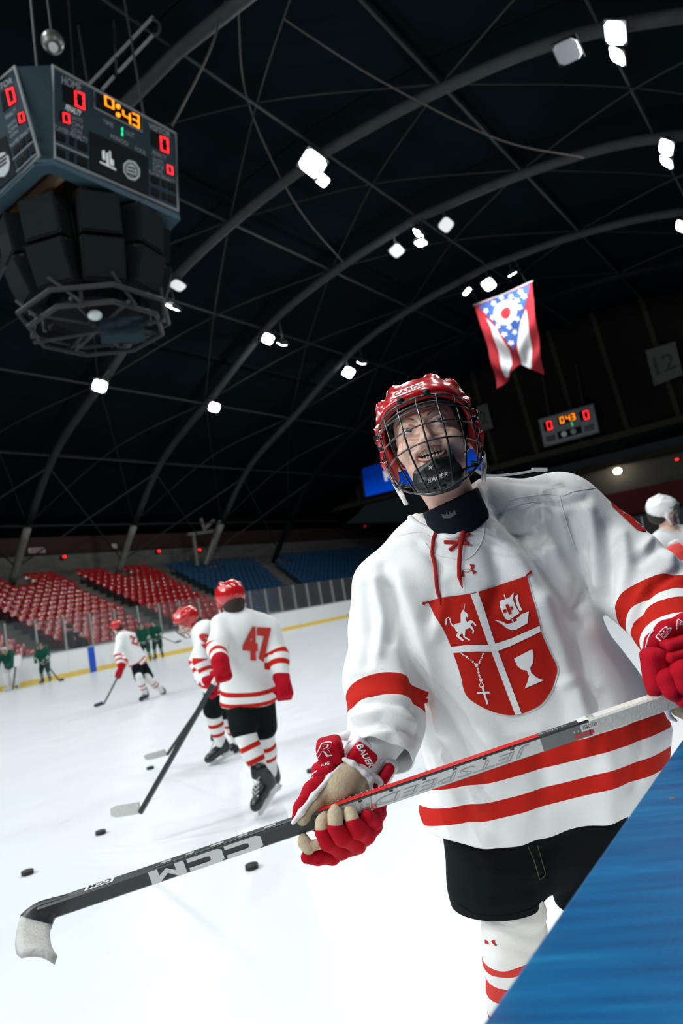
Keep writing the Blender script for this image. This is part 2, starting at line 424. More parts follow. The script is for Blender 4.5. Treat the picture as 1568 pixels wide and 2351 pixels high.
# ---- seats
def seat_mesh(m):
    b = MB(); n = 6
    # moulded back shell with rounded top, local: x along row, -y towards the ice
    rows = [(0.42, 0.17, 0.0), (0.54, 0.20, 0.02), (0.68, 0.205, 0.065), (0.77, 0.185, 0.105), (0.81, 0.16, 0.14), (0.82, 0.10, 0.17)]
    V = []
    for (z, hw, y) in rows:
        for i in range(n):
            s = -1 + 2 * i / (n - 1); V.append((s * hw, y + 0.02 * s * s, z))
    F = [(j * n + i, j * n + i + 1, (j + 1) * n + i + 1, (j + 1) * n + i) for j in range(len(rows) - 1) for i in range(n - 1)]
    o = len(V); V += [(x, y + 0.03, z) for x, y, z in V]; F += [tuple(i + o for i in f[::-1]) for f in F]
    b.add(V, F)
    # tipped seat pan with a rolled front edge
    V = []; prof = [(0.0, 0.42), (-0.16, 0.40), (-0.34, 0.43), (-0.38, 0.42), (-0.37, 0.38), (-0.16, 0.35), (0.0, 0.36)]
    for s in (-0.2, -0.1, 0.1, 0.2): V += [(s, y, z - (0.015 if abs(s) < 0.15 else 0)) for y, z in prof]
    k = len(prof); F = [(j * k + i, j * k + (i + 1) % k, (j + 1) * k + (i + 1) % k, (j + 1) * k + i) for j in range(3) for i in range(k)]
    F += [tuple(range(k))[::-1], tuple(range(3 * k, 4 * k))]
    b.add(V, F)
    b.box((0, -0.1, 0.19), (0.05, 0.06, 0.38))     # pedestal
    me = new_mesh('stadium_seat', b.V, b.F, m, True); fix_normals(me); return me
M_seat = {'red': mat('seat_red', (0.34, 0.009, 0.009), 0.16, spec=0.65), 'blue': mat('seat_blue', (0.016, 0.058, 0.115), 0.16, spec=0.65)}
SEAT = {c: seat_mesh(M_seat[c]) for c in M_seat}
slots = {'red': [], 'blue': []}
for S in SECT:
    for r in range(NR):
        t = r / (NR - 1); a, b_ = sect_pt(S, 0, t), sect_pt(S, 1, t); L = np.linalg.norm(b_ - a); n = int((L - 0.25) / 0.52)
        ang = math.atan2((b_ - a)[1], (b_ - a)[0]); z = Z_LOW + (Z_TOP - Z_LOW) * t
        for k in range(n):
            p = a + (b_ - a) * ((0.3 + 0.52 * k) / L)
            if r > NR - 4 and min(abs(p[0] - ax_) for ax_ in (6.6, 13.9, 21.2, 28.6, 36.6, 44.5)) < 0.75: continue
            x, y = proj_np(np.array([[p[0], p[1], z + 0.6]]))
            if -12 < x[0] < 870: slots[S[1]].append((np.hypot(p[0], p[1]), (p[0], p[1], z), ang + random.uniform(-0.04, 0.04), S[0], r, k))
ORD = 'first second third fourth fifth sixth seventh eighth ninth tenth eleventh twelfth thirteenth fourteenth fifteenth sixteenth'.split()
ORDX = ORD + 'seventeenth eighteenth nineteenth twentieth twenty-first twenty-second twenty-third twenty-fourth'.split() + ['far'] * 30
allq = sorted([(q[0], c) + q[1:] for c in slots for q in slots[c]], key=lambda q: q[0]); rest = {'red': [], 'blue': []}
for i, q in enumerate(allq):
    if i < 300:
        o = bpy.data.objects.new('stadium_seat', SEAT[q[1]]); COL.objects.link(o); o.location = q[2]; o.rotation_euler = (0, 0, q[3])
        tag(o, 'empty %s seat, %s row up, %s along, %s' % (q[1], ORD[q[5]], ORDX[q[6]], q[4]), 'seat', '%s seats of the %s' % (q[1], q[4]))
    else: rest[q[1]].append((q[2], q[3]))
for r in range(6):               # the few red seats visible to the right of the player
    for y in np.arange(-3.0, 9.0, 0.55): rest['red'].append(((52.2 + r * 0.85, y, 1.0 + 0.38 * r), -math.pi / 2))
for c in rest:
    src = SEAT[c]; bv = np.array([v.co for v in src.vertices]); fs = [tuple(p.vertices) for p in src.polygons]; V = []; F = []
    for loc, an in rest[c]:
        ca, sa = math.cos(an), math.sin(an); o = len(V)
        V += [(ca * x - sa * y + loc[0], sa * x + ca * y + loc[1], z + loc[2]) for x, y, z in bv]; F += [tuple(i + o for i in f) for f in fs]
    o = link('stadium_seats', new_mesh('stadium_seats', V, F, M_seat[c], True)); fix_normals(o.data); o['kind'] = 'stuff'
    tag(o, 'remaining rows of empty %s seats high in the stands' % c, 'seats')
# ---- back wall of the stands, columns are the feet of the arches
struct(part('wall_back', MB().bbox((-10, 42.3, -0.2), (75, 42.6, 7.5)).vf, M_conc), 'grey concrete wall behind the top row')
struct(part('trim_1', MB().bbox((-12, 42.15, 7.3), (75, 42.3, 8.9)).vf, mat('maroon_band', (0.035, 0.012, 0.012), 0.9)), 'dark maroon fascia over the concourse')
struct(part('floor_concourse', MB().bbox((-10, 40.2, -0.2), (75, 42.3, 5.2)).vf, M_step), 'concourse floor')

# ---- roof: arches spanning the rink, decking, purlins, braces
PROF = [(0, 18.6), (5, 18.15), (10, 17.05), (15.5, 14.35), (20.5, 11.9), (24, 8.6), (26.75, 5.3)]
YC = 13.3
def arch_pt(x, s, up=0.0):       # s = signed distance from the rink's centre line
    d = abs(s); z = float(np.interp(d, [p[0] for p in PROF_S], [p[1] for p in PROF_S])); return Vector((x, YC + s, z + up))
PROF_S = [(p.x, p.y) for p in spline([(a, b, 0) for a, b in [(0, 18.6)] + PROF[1:]], 6)]
AX = [-21.5, -14.2, -7.0, 0.0, 6.6, 13.9, 21.2, 28.6, 36.6, 44.5]
ceil = bpy.data.objects.new('ceiling', None); COL.objects.link(ceil); struct(ceil, 'dark arched arena roof on steel pipe arches')
for x in AX:
    ss = np.linspace(-26.75, 26.75, 61)
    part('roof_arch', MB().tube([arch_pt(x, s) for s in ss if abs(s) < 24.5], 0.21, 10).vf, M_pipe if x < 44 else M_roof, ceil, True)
    for sg in (-1, 1):
        part('arch_foot', MB().tube([arch_pt(x, sg * s) for s in np.linspace(24.3, 26.75, 6)], 0.22, 10).vf, M_pipe_pale if x < 44 else M_roof, ceil, True)
ds = [-31, -26.5, -22, -18, -14, -10, -5, 0, 5, 10, 14, 18, 22, 26.5, 31]
def roof_z(s): return float(np.interp(abs(s), [0, 5, 10, 15.5, 20.5, 26, 31], [19.7, 19.3, 18.2, 15.8, 13.2, 9.6, 7.6]))
for i in range(len(ds) - 1):
    for x0 in np.arange(-30.8, 56, 7.4):
        a, b_ = ds[i], ds[i + 1]
        V = [(x0 + 0.03, YC + a, roof_z(a)), (x0 + 7.37, YC + a, roof_z(a)), (x0 + 7.37, YC + b_, roof_z(b_)), (x0 + 0.03, YC + b_, roof_z(b_))]
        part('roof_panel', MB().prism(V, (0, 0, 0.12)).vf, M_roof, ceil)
        if i % 2 == 0: part('roof_joist', MB().box((x0 + 3.7, YC + a, roof_z(a) - 0.12), (7.4, 0.14, 0.22)).vf, M_roof, ceil)
for s in (-21, -16, -10.5, -5.3, 0, 5.3, 10.5, 16, 20.9, 24.3):
    part('purlin', MB().tube([arch_pt(x, s, 0.12) for x in (AX[0], AX[-1] + 7)], 0.05, 6).vf, M_dark, ceil)
for i in range(len(AX) - 1):
    for s0, s1 in ((-16, -5.3), (-5.3, 5.3), (5.3, 16), (16, 24.3)):
        for f in (0, 1):
            a = arch_pt(AX[i + f], s0, 0.2); b_ = arch_pt(AX[i + 1 - f], s1, 0.2); m_ = (a + b_) / 2 + Vector((0, 0, 0.55 if s1 > -5.4 and s1 < 16.1 else 0.9))
            part('brace_rod', MB().tube(spline([a, m_, b_], 6), 0.024, 5).vf, M_dark, ceil)
    for f in (0, 1):         # cross braces between the feet
        part('knee_brace', MB().tube([arch_pt(AX[i + f], 21.4), arch_pt(AX[i + 1 - f], 26.0)], 0.05, 6).vf, M_dark, ceil)
for a, b_ in (((431, 1227), (506, 1217)), ((444, 1227), (453, 1298)), ((505, 1196), (471, 1296)), ((461, 1190), (470, 1219)), ((491, 1194), (467, 1217))):
    part('foot_bracket', MB().tube([onplane(*a, 1, 38.6), onplane(*b_, 1, 38.6)], 0.13, 6).vf, M_pipe_pale, ceil)
# hanging service cables that sag between the arches
def cable(pxs, xpl, label, r=0.03):
    pts = [onplane(px, py, 0, x) for (px, py), x in zip(pxs, xpl)]
    settle('roof_cable', label, 'cable', MB().tube(spline(pts, 8), r, 6).vf, mat('cable_brown', (0.055, 0.045, 0.038), 0.7), smooth=True)
cable([(575, -15), (700, 75), (900, 200), (1150, 322), (1340, 362)], [15, 17, 20, 24.5, 28], 'long brown cable sagging under the roof from top centre to the second arch')
cable([(545, -10), (562, 205), (625, 370), (700, 500), (790, 605)], [14.5, 17, 20, 24, 28.4], 'thin brown cable running down past the brightest floodlight')
cable([(520, -10), (480, 120), (395, 290)], [14.2, 13.5, 13], 'short slanting cable to the right of the big scoreboard')

# ---- floodlights on the arches
def floodlight(p, aim, size, lit, label, mount):
    t = thing('floodlight', label, 'lamp', p, 'roof floodlights')
    d = (Vector(aim) - Vector(p)).normalized(); M = frame(-d, (1, 0, 0)) if abs(d.x) < 0.9 else frame(-d, (0, 1, 0))
    b = MB(); V = []
    for z, k in ((0.0, 1.0), (0.06, 1.0), (0.22, 0.55)):
        for sx, sy in ((-1, -1), (1, -1), (1, 1), (-1, 1)): V.append(Vector(p) + M @ Vector((sx * size * 0.5 * k, sy * size * 0.44 * k, z)))
    F = [(j * 4 + i, j * 4 + (i + 1) % 4, (j + 1) * 4 + (i + 1) % 4, (j + 1) * 4 + i) for j in (0, 1) for i in range(4)] + [(8, 9, 10, 11)]
    part('housing', (V, F), M_dark, t, recalc=True)
    n = 16; ring = []
    for i in range(n):
        an = 2 * math.pi * (i + 0.5) / n; c, s = math.cos(an), math.sin(an); q = (abs(c) ** 5 + abs(s) ** 5) ** -0.2
        ring.append((c * q * size * 0.47, s * q * size * 0.41))
    lv = [Vector(p) + M @ Vector((x, y, -0.015)) for x, y in ring] + [Vector(p) + M @ Vector((x * 0.95, y * 0.95, -0.04)) for x, y in ring]
    lf = [(i, (i + 1) % n, n + (i + 1) % n, n + i) for i in range(n)] + [tuple(range(n, 2 * n))]
    part('lens', (lv, lf), M_lens if lit == 1 else (mat('lamp_dim', (0.6, 0.62, 0.63), 0.3, emit=(1, 1, 1), estr=0.5) if lit > 0 else mat('lamp_off', (0.32, 0.33, 0.36), 0.25)), t, recalc=True)
    mid = (Vector(p) - d * 0.2); mt = Vector(mount)
    part('mount_arm', MB().tube([mid, mid.lerp(mt, 0.5) + Vector((0, 0, 0.1)), mt], 0.045, 6).vf, M_dark, t)
    if lit == 1:
        L = bpy.data.lights.new('floodlight_beam', 'AREA'); L.shape = 'RECTANGLE'; L.size = size * 0.9; L.size_y = size * 0.8; L.energy = LAMP_W; L.color = (0.95, 0.99, 1.0); L.spread = R(150)
        lo = bpy.data.objects.new('floodlight_beam', L); COL.objects.link(lo); lo.parent = t
        lo.matrix_local = Matrix.Translation(M @ Vector((0, 0, -0.06))) @ M.to_4x4()
    return t
LAMPS = [  # arch x, pixel, size, lit, aim (x, y), words
    (21.2, (229, 886), 0.72, 1, (12, 12), 'white floodlight low on the first arch, left of all lamps'),
    (20.5, (362, 700), 0.50, 1, (30, 6), 'small floodlight just right of the scoreboard rig, inner one of two'),
    (21.2, (397, 706), 0.62, 1, (20, 37), 'tilted floodlight just right of the scoreboard rig, outer one of two'),
    (21.2, (408, 655), 0.72, 0.3, (16, 20), 'dim floodlight above the lit pair beside the scoreboard rig'),
    (21.2, (718, 376), 0.95, 1, (1, 2), 'brightest floodlight, high in the middle of the first arch'),
    (21.2, (741, 414), 0.5, 1, (12, 6), 'small floodlight tucked under the brightest one'),
    (21.2, (1303, 118), 0.85, 0, (16, 6), 'unlit grey floodlight near the top right corner'),
    (21.2, (1413, 75), 0.75, 1, (12, 14), 'floodlight in the top right corner, upper of two'),
    (21.2, (1418, 127), 0.66, 1, (16, 24), 'floodlight in the top right corner, lower of two'),
    (28.6, (492, 935), 0.68, 1, (18, 12), 'white floodlight low on the second arch, alone'),
    (28.6, (615, 778), 0.68, 1, (18, 10), 'square floodlight mid-way up the second arch, left of a pair'),
    (28.6, (648, 788), 0.55, 1, (34, 38), 'flat floodlight mid-way up the second arch, right of a pair'),
    (28.6, (910, 576), 0.70, 0.3, (20, 10), 'dim floodlight left of the lit pair at the top of the second arch'),
    (28.6, (961, 536), 0.62, 1, (20, 30), 'upper lamp of the lit pair at the top of the second arch'),
    (27.8, (966, 557), 0.58, 1, (26, 14), 'lower lamp of the lit pair at the top of the second arch'),
    (28.6, (1024, 516), 0.72, 0.3, (20, 2), 'dim floodlight right of the lit pair at the top of the second arch'),
    (28.6, (1530, 338), 0.68, 1, (16, 20), 'floodlight at the right edge, upper of two on the second arch'),
    (28.6, (1531, 371), 0.66, 1, (24, 24), 'floodlight at the right edge, lower of two on the second arch'),
    (36.6, (800, 855), 0.80, 1, (26, 12), 'square floodlight on the third arch left of the red helmet'),
    (36.6, (830, 832), 0.60, 1, (42, 37), 'flat floodlight on the third arch beside the square one'),
    (36.6, (1072, 669), 0.62, 1, (40, 4), 'narrow floodlight left of the flag, leftmost of three'),
    (36.6, (1122, 653), 0.80, 1, (26, 10), 'square floodlight above the flag, middle of three'),
    (36.6, (1176, 629), 0.52, 1, (46, 10), 'tiny floodlight above the flag, rightmost of three'),
    (36.6, (1566, 520), 0.72, 1, (26, 20), 'floodlight cut by the right edge on the third arch')]
for x, px, sz, lit, aim, lab in LAMPS:
    p = onplane(px[0], px[1], 0, x); s = p.y - YC
    if arch_pt(x, s).z - p.z < 0.45 and abs(x - min(AX, key=lambda q: abs(q - x))) < .1: p = onplane(px[0], px[1], 0, x - 0.85); s = p.y - YC
    floodlight(p, (aim[0], aim[1], 0.0), sz, lit, lab, arch_pt(min(AX, key=lambda q: abs(q - x)), s))
# unseen lamps over the bench; those behind the camera are added front light
for x, ss_l, aim in ((13.9, (-10.8, 0.0, 10.3), None), (6.6, (-14.5, -10.8, 0.0, 10.3, 15.2), None), (0.0, (-14.5, -10.8, 0.0, 10.3, 15.2), (6, 6)), (-7.0, (-12.0, -3.0, 4.0, 9.0), (5, 4)), (-14.2, (-7.0, -1.0, 4.0, 8.0), (1, 1.5)), (-21.5, (-5.0, 1.0, 7.0), (1, 1.5))):
    for s in ss_l:
        pp = arch_pt(x, s, -0.55 if x > -10 else -2.2)
        fx, fy = proj_np(np.array([tuple(pp)])); infront = (pp - CAM).dot(cf) > 0
        if infront and -60 < fx[0] < 1628 and -60 < fy[0] < 2400: continue
        o = floodlight(pp, (x - 3, YC + s * 0.3, 0) if aim is None else (aim[0], aim[1] + (s * 0.2 if x > -10 else 0), 0.8), 0.75, 1, 'out-of-picture roof floodlight, %s, %s from the bench side' % ({13.9: 'arch above the scoreboard', 6.6: 'arch nearest overhead', 0.0: 'arch above the camera', -7.0: 'added on the first arch behind the camera', -14.2: 'added on the second arch behind the camera', -21.5: 'added on the third arch behind the camera'}[x], ('first', 'second', 'third', 'fourth', 'fifth')[ss_l.index(s)]), arch_pt(x, s))
        if x <= 0:
            for c in o.children:
                if c.type == 'LIGHT': c.data.energy = LAMP_W * (0.9 if x > -10 else 2.6)  # rearmost arches boosted to light the near player from the front
# ---- end wall, ledge, concourse, banners
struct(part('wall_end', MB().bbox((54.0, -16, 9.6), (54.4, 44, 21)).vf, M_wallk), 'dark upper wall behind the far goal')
pil = bpy.data.objects.new('trim_2', None); COL.objects.link(pil); struct(pil, 'ribs and ledge of the upper end wall')
for y in np.arange(-3.0, 40, 3.55): part('wall_rib', MB().prism([(53.98, y, 9.6), (53.98, y + 0.35, 9.6), (53.98, y + 1.15, 20), (53.98, y + 0.8, 20)], (-0.18, 0, 0)).vf, M_ledge, pil)
part('ledge', MB().bbox((53.2, -16, 9.55), (54.0, 44, 10.0)).vf, M_ledge, pil)
struct(part('wall_end_concourse', MB().bbox((58, -16, -0.2), (58.3, 27, 8.2)).vf, mat('concourse_grey', (0.085, 0.085, 0.08), 0.9, noise=0.3, nscale=0.7)), 'grey concourse wall under the ledge')
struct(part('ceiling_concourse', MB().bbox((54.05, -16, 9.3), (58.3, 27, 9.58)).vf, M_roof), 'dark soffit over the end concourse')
duct = MB().bbox((57.0, -4, 8.0), (57.7, 17, 8.55)).vf
settle('air_duct', 'long grey duct under the ledge above the wall lamp', 'duct', duct, M_ledge)
struct(part('trim_3', MB().bbox((57.2, -16, 4.0), (58, 24, 5.9)).vf, mat('red_band', (0.10, 0.006, 0.006), 0.8)), 'dark red parapet under the concourse wall')
struct(part('floor_end', MB().prism([(51.5, -16, -0.2), (51.5, 26, -0.2), (51.5, 26, 1.2), (51.5, -16, 1.2)], (0.01, 0, 0)).vf, M_step), 'front wall of the end stand')
endst = bpy.data.objects.new('floor_end_stand', None); COL.objects.link(endst); struct(endst, 'terraces behind the far goal')
for r in range(8):
    part('terrace_step', MB().bbox((51.6 + r * 0.85, -16, -0.2), (52.45 + r * 0.85, 27.5, 1.0 + 0.38 * r)).vf, M_step, endst)
wl = onplane(1420, 1082, 0, 57.9)
t = thing('wall_lamp', 'warm white wall lamp glowing on the concourse wall at right', 'lamp', wl)
part('lamp_globe', MB().sphere(wl + Vector((-0.3, 0, 0)), (0.26, 0.33, 0.26)).vf, mat('warm_globe', (1, 0.95, 0.85), 0.4, emit=(1.0, 0.86, 0.62), estr=6), t, True)
part('lamp_plate', MB().box(wl, (0.12, 0.5, 0.3)).vf, M_dark, t)
L = bpy.data.lights.new('lamp_bulb', 'POINT'); L.energy = 60; L.color = (1, 0.85, 0.6); L.shadow_soft_size = 0.3
lo = bpy.data.objects.new('lamp_bulb', L); COL.objects.link(lo); lo.parent = t; lo.location = (-0.75, 0, 0)
M_redled = mat('red_led', (0.4, 0.0, 0.0), 0.4, emit=(1.0, 0.01, 0.01), estr=3.0)
for (px, py, ax, v, lab) in [(145, 1279, 1, 42.1, 'red exit lamp on the back wall above the left red seats'), (362, 1266, 1, 42.1, 'red exit lamp on the back wall above the middle red seats'),
                          (455, 1263, 1, 42.1, 'red exit lamp between the pale roof struts'), (840, 1208, 0, 57.8, 'faint red exit lamp just left of the player collar'), (1555, 1055, 0, 57.8, 'red exit lamp on the end concourse at the right edge')]:
    p = onplane(px, py, ax, v)
    t = thing('exit_lamp', lab, 'lamp', p)
    part('lamp_case', MB().box(p, (0.28, 0.28, 0.20)).vf, M_dark, t)
    e = 0.16; q = p - (Vector((0, e, 0)) if ax == 1 else Vector((e, 0, 0)))
    part('lamp_face', MB().box(q, (0.22, 0.05, 0.14) if ax == 1 else (0.05, 0.22, 0.14)).vf, M_redled if px != 840 else mat('red_led_dim', (0.2, 0, 0), 0.4, emit=(1, 0.02, 0.01), estr=0.4), t)
# ================================================================== SIGNS, SCOREBOARDS, FLAG
_fc = {}
def text2d(txt, slant=0.0, bold=0.0, res=3):          # flat glyph outlines: 2D points + faces, height about 1
    key = (txt, slant, bold)
    if key in _fc: return _fc[key]
    c = bpy.data.curves.new('lettering', 'FONT'); c.body = txt; c.shear = slant; c.offset = bold; c.resolution_u = res; c.fill_mode = 'FRONT'; c.size = 1.4
    o = bpy.data.objects.new('lettering', c); me = o.to_mesh()
    V = np.array([(v.co.x, v.co.y) for v in me.vertices]); F = [tuple(p.vertices) for p in me.polygons]
    o.to_mesh_clear(); bpy.data.objects.remove(o); bpy.data.curves.remove(c)
    lo, hi = V.min(0), V.max(0); V = (V - lo) / (hi - lo)
    _fc[key] = (V, F); return _fc[key]
def quad_map(Q):                                       # unit square (x right, y up) -> quad TL, TR, BR, BL by bilinear
    TL, TR, BR, BL = Q
    return lambda x, y: tuple((BL[i] * (1 - x) + BR[i] * x) * (1 - y) + (TL[i] * (1 - x) + TR[i] * x) * y for i in range(len(TL)))
SEG7 = {'0': 'abcdef', '1': 'bc', '3': 'abgcd', '4': 'fgbc', '8': 'abcdefg', '9': 'abcdfg'}
def seg_polys(ch, w=0.17):
    S = {'a': [(0, 1), (1, 1), (1 - w, 1 - w / 2), (w, 1 - w / 2)], 'd': [(0, 0), (w, w / 2), (1 - w, w / 2), (1, 0)], 'g': [(0.05, .5), (w, .5 + w / 4), (1 - w, .5 + w / 4), (.95, .5), (1 - w, .5 - w / 4), (w, .5 - w / 4)],
         'f': [(0, .98), (w, .9), (w, .56), (0, .51)], 'e': [(0, .02), (0, .49), (w, .44), (w, .1)], 'b': [(1, .98), (1, .51), (1 - w, .56), (1 - w, .9)], 'c': [(1, .02), (1 - w, .1), (1 - w, .44), (1, .49)]}
    return [S[s] for s in SEG7[ch]]
M_panel = mat('board_blue_grey', (0.016, 0.029, 0.039), 0.7, spec=0.06, noise=0.12, nscale=2)
M_edge = mat('board_edge_pale', (0.17, 0.185, 0.19), 0.5, spec=0.1)
M_letter = mat('board_lettering', (0.19, 0.21, 0.22), 0.5, spec=0.1)
M_window = mat('board_window_black', (0.003, 0.004, 0.0045), 0.6, spec=0.05)
M_ledR = mat('led_red', (0.3, 0, 0), 0.4, emit=(1.0, 0.012, 0.018), estr=3.2)
M_ledO = mat('led_orange', (0.3, 0.12, 0), 0.4, emit=(1.0, 0.24, 0.006), estr=2.6)
M_ledG = mat('led_green', (0, 0.3, 0.1), 0.4, emit=(0.01, 0.75, 0.28), estr=1.3)
class Face:                # a flat board face given by 4 world corners; drawing in photo pixels or unit coords
    def __init__(s, TL, TR, BR, BL):
        s.q = [Vector(p) for p in (TL, TR, BR, BL)]; s.n = (s.q[1] - s.q[0]).cross(s.q[3] - s.q[0]).normalized()
        if s.n.dot(CAM - s.q[0]) < 0: s.n = -s.n
        s.c = s.q[0]
    def px(s, x, y, off=0.0):
        d = ray(x, y); return CAM + d * ((s.c + s.n * off - CAM).dot(s.n) / d.dot(s.n))
    def st(s, x, y, off=0.0): return Vector(quad_map([tuple(v) for v in s.q])(x, y)) + s.n * off
    def slab(s, name, pts, m, par, off, th=0.012, px=True, label=None):
        f = s.px if px else s.st
        return part(name, MB().prism([f(x, y, off) for x, y in pts], s.n * th).vf, m, par, label=label)
    def text(s, name, txt, quad, m, par, off, px=True, label=None, **k):
        V, F = text2d(txt, **k); mp = quad_map(quad); f = s.px if px else s.st
        return part(name, ([f(*mp(x, y), off) for x, y in V], F), m, par, label=label)
    def digit(s, ch, quad, m, par, off, px=True):
        mp = quad_map(quad); f = s.px if px else s.st; b = MB()
        for pl in seg_polys(ch): b.prism([f(*mp(x, y), off) for x, y in pl], s.n * 0.01)
        return part('digit', b.vf, m, par, label='glowing digit %s' % ch)
    def frame(s, name, pts, wd, m, par, off, th=0.03, px=True):
        f = s.px if px else s.st; p = [f(x, y, off) for x, y in pts]; b = MB(); n = len(p)
        b.tube(p, wd, 6, closed=True); return part(name, b.vf, m, par)
def Q(x0, y0, x1, y1, x2, y2, x3, y3): return [(x0, y0), (x1, y1), (x2, y2), (x3, y3)]
# ---- big centre-hung scoreboard
ZT, ZB = 13.65, 11.35
sb = thing('scoreboard', 'big grey four-sided scoreboard hanging over the ice at top left', 'scoreboard', (9.8, 13.25, ZB - 0.25))
def oct_loop(z, top, k=0.0):
    y0 = 11.5; xl, xr = (8.165, 11.61) if top else (7.93, 11.29)
    L = [(xl, y0 + k), (xr - k, y0 + k), ((11.74 if top else 11.42) - k, y0 + .62), ((11.74 if top else 11.42) - k, 14.5), (11.1 - k, 15.0 - k), (8.17 + k, 15.0 - k), (7.65 + k, 14.5 - k), (7.65 + k, 12.02 if top else y0 + .28)]
    if k: L[0] = (xl + k * .4, y0 + k); L[7] = (7.65 + k, y0 + .28 + k * .4)
    return [Vector((x, y, z)) for x, y in L]
To, Bo, Bi = oct_loop(ZT, True), oct_loop(ZB, False), oct_loop(ZB, False, 0.3)
Bu, Bui = [p - Vector((0, 0, 0.14)) for p in Bo], [p - Vector((0, 0, 0.14)) for p in Bi]
body = MB().add(To + Bo, [(i, (i + 1) % 8, 8 + (i + 1) % 8, 8 + i) for i in range(8)] + [tuple(range(8))])
part('cabinet', body.vf, M_panel, sb, recalc=True)
part('bottom_rim', MB().add(Bo + Bu + Bui + Bi, [(j * 8 + i, j * 8 + (i + 1) % 8, (j + 1) * 8 + (i + 1) % 8, (j + 1) * 8 + i) for j in range(3) for i in range(8)]).vf, mat('rim_blue_grey', (0.036, 0.066, 0.088), 0.6, spec=0.1), sb, recalc=True)
Bt = [p + Vector((0, 0, 0.5)) for p in Bi]
part('inner_deck', MB().add(Bi + Bt, [(i, (i + 1) % 8, 8 + (i + 1) % 8, 8 + i) for i in range(8)] + [tuple(range(8, 16))]).vf, mat('raw_timber', (0.10, 0.06, 0.03), 0.8, noise=0.5, nscale=3), sb)
for k in range(5):
    part('deck_joist', MB().box((9.8 - 1.4 + 0.7 * k, 13.2, ZB + 0.1), (0.12, 2.9, 0.25)).vf, mat('joist_timber', (0.22, 0.13, 0.06), 0.8, noise=0.3), sb)
FR = Face(To[0], To[1], Bo[1], Bo[0])
o1, o2, o3 = 0.012, 0.028, 0.042
FR.frame('face_frame', [(121, 152), (403, 307), (408, 484), (126, 362)], 0.04, M_edge, sb, 0.02)
FR.text('lettering', 'HOME', Q(142, 172, 187, 192, 186, 212, 141, 192), M_letter, sb, o1, bold=0.02, label='HOME lettering')
FR.slab('digit_window', [(143, 193), (193, 214), (192, 255), (145, 232)], M_window, sb, 0.004)
FR.digit('0', Q(171, 208, 193, 215, 194, 253, 172, 243), M_ledR, sb, o2)
FR.text('lettering', 'PENALTY', Q(151, 239, 188, 255, 186, 268, 149, 251), mat('board_lettering_bright', (0.75, 0.8, 0.8), 0.5), sb, o1, slant=0.3)
FR.slab('digit_window', [(138, 254), (162, 259), (162, 284), (138, 278)], M_window, sb, 0.004)
FR.digit('0', Q(144, 258, 159, 262, 160, 284, 145, 280), M_ledR, sb, o2)
for i in range(3): FR.text('lettering', ('SHOTS', 'ON', 'GOAL')[i], Q(164, 264 + 13 * i, 190, 274 + 13 * i, 189, 284 + 13 * i, 164, 273 + 13 * i), M_letter, sb, o1)
FR.text('lettering', 'PLAYER PENALTY', Q(124, 284, 202, 318, 202, 330, 124, 295), M_letter, sb, o1)
for j in range(2):
    y = 36 * j
    FR.slab('digit_window', [(128, 302 + y), (150, 312 + y), (150, 328 + y), (128, 318 + y)], M_window, sb, o1)
    FR.slab('digit_window', [(160, 314 + y), (170, 318 + y), (170, 336 + y), (160, 331 + y)], M_window, sb, o1)
    FR.slab('digit_window', [(178, 322 + y), (200, 332 + y), (200, 350 + y), (178, 340 + y)], M_window, sb, o1)
    FR.slab('divider', [(126, 327 + y), (203, 361 + y), (203, 364 + y), (126, 330 + y)], M_letter, sb, o1)
FR.frame('clock_frame', [(216, 206), (326, 265), (326, 303), (216, 247)], 0.022, M_edge, sb, 0.02)
FR.slab('clock_window', [(223, 213), (322, 266), (322, 298), (223, 245)], M_window, sb, 0.008)
FR.digit('0', Q(239, 218, 261, 230, 262, 252, 241, 242), M_ledO, sb, o2)
for y in (245, 264): part('colon_dot', MB().sphere(FR.px(271, y, o2), 0.055, nu=10, nv=6).vf, M_ledO, sb)
FR.digit('4', Q(281, 251, 299, 260, 300, 287, 282, 277), M_ledO, sb, o2)
FR.digit('3', Q(302, 258, 319, 266, 320, 296, 303, 286), M_ledO, sb, o2)
FR.text('lettering', 'TIME', Q(236, 272, 260, 284, 260, 294, 236, 281), M_letter, sb, o1)
FR.digit('1', Q(262, 286, 282, 292, 282, 314, 262, 308), M_ledG, sb, o2)
FR.text('lettering', 'OUT', Q(288, 298, 308, 307, 308, 318, 288, 308), M_letter, sb, o1)
FR.text('lettering', 'PERIOD', Q(254, 307, 294, 326, 294, 336, 254, 316), M_letter, sb, o1)
FR.text('lettering', 'FOUL', Q(310, 336, 335, 347, 335, 357, 310, 345), M_letter, sb, o1)
FR.slab('sponsor_panel', [(206, 302), (340, 362), (341, 450), (207, 390)], mat('sponsor_black', (0.004, 0.0065, 0.008), 0.6, spec=0.05), sb, 0.01)
M_logo = mat('logo_white', (0.62, 0.66, 0.68), 0.5)
for q in ([(234, 346), (240, 345), (242, 368), (235, 366)], [(243, 352), (248, 350), (250, 380), (244, 377)], [(250, 346), (254, 348), (255, 364), (261, 369), (261, 382), (252, 379)]): FR.slab('logo_stroke', q, M_logo, sb, 0.024, 0.008)
FR.slab('logo_bar', [(229, 370), (266, 388), (266, 392), (229, 374)], M_logo, sb, 0.024, 0.008)
cx, cy = 302, 391
M_logo2 = mat('logo_grey', (0.28, 0.32, 0.33), 0.5)
FR.slab('round_emblem', [(cx + 19 * math.cos(a) * (1 + 0.06 * (i % 2)), cy + 22 * math.sin(a) * (1 + 0.06 * (i % 2)) + 6 * math.cos(a)) for i, a in enumerate(np.linspace(0, 2 * math.pi, 17)[:-1])], M_logo2, sb, 0.024, 0.006)
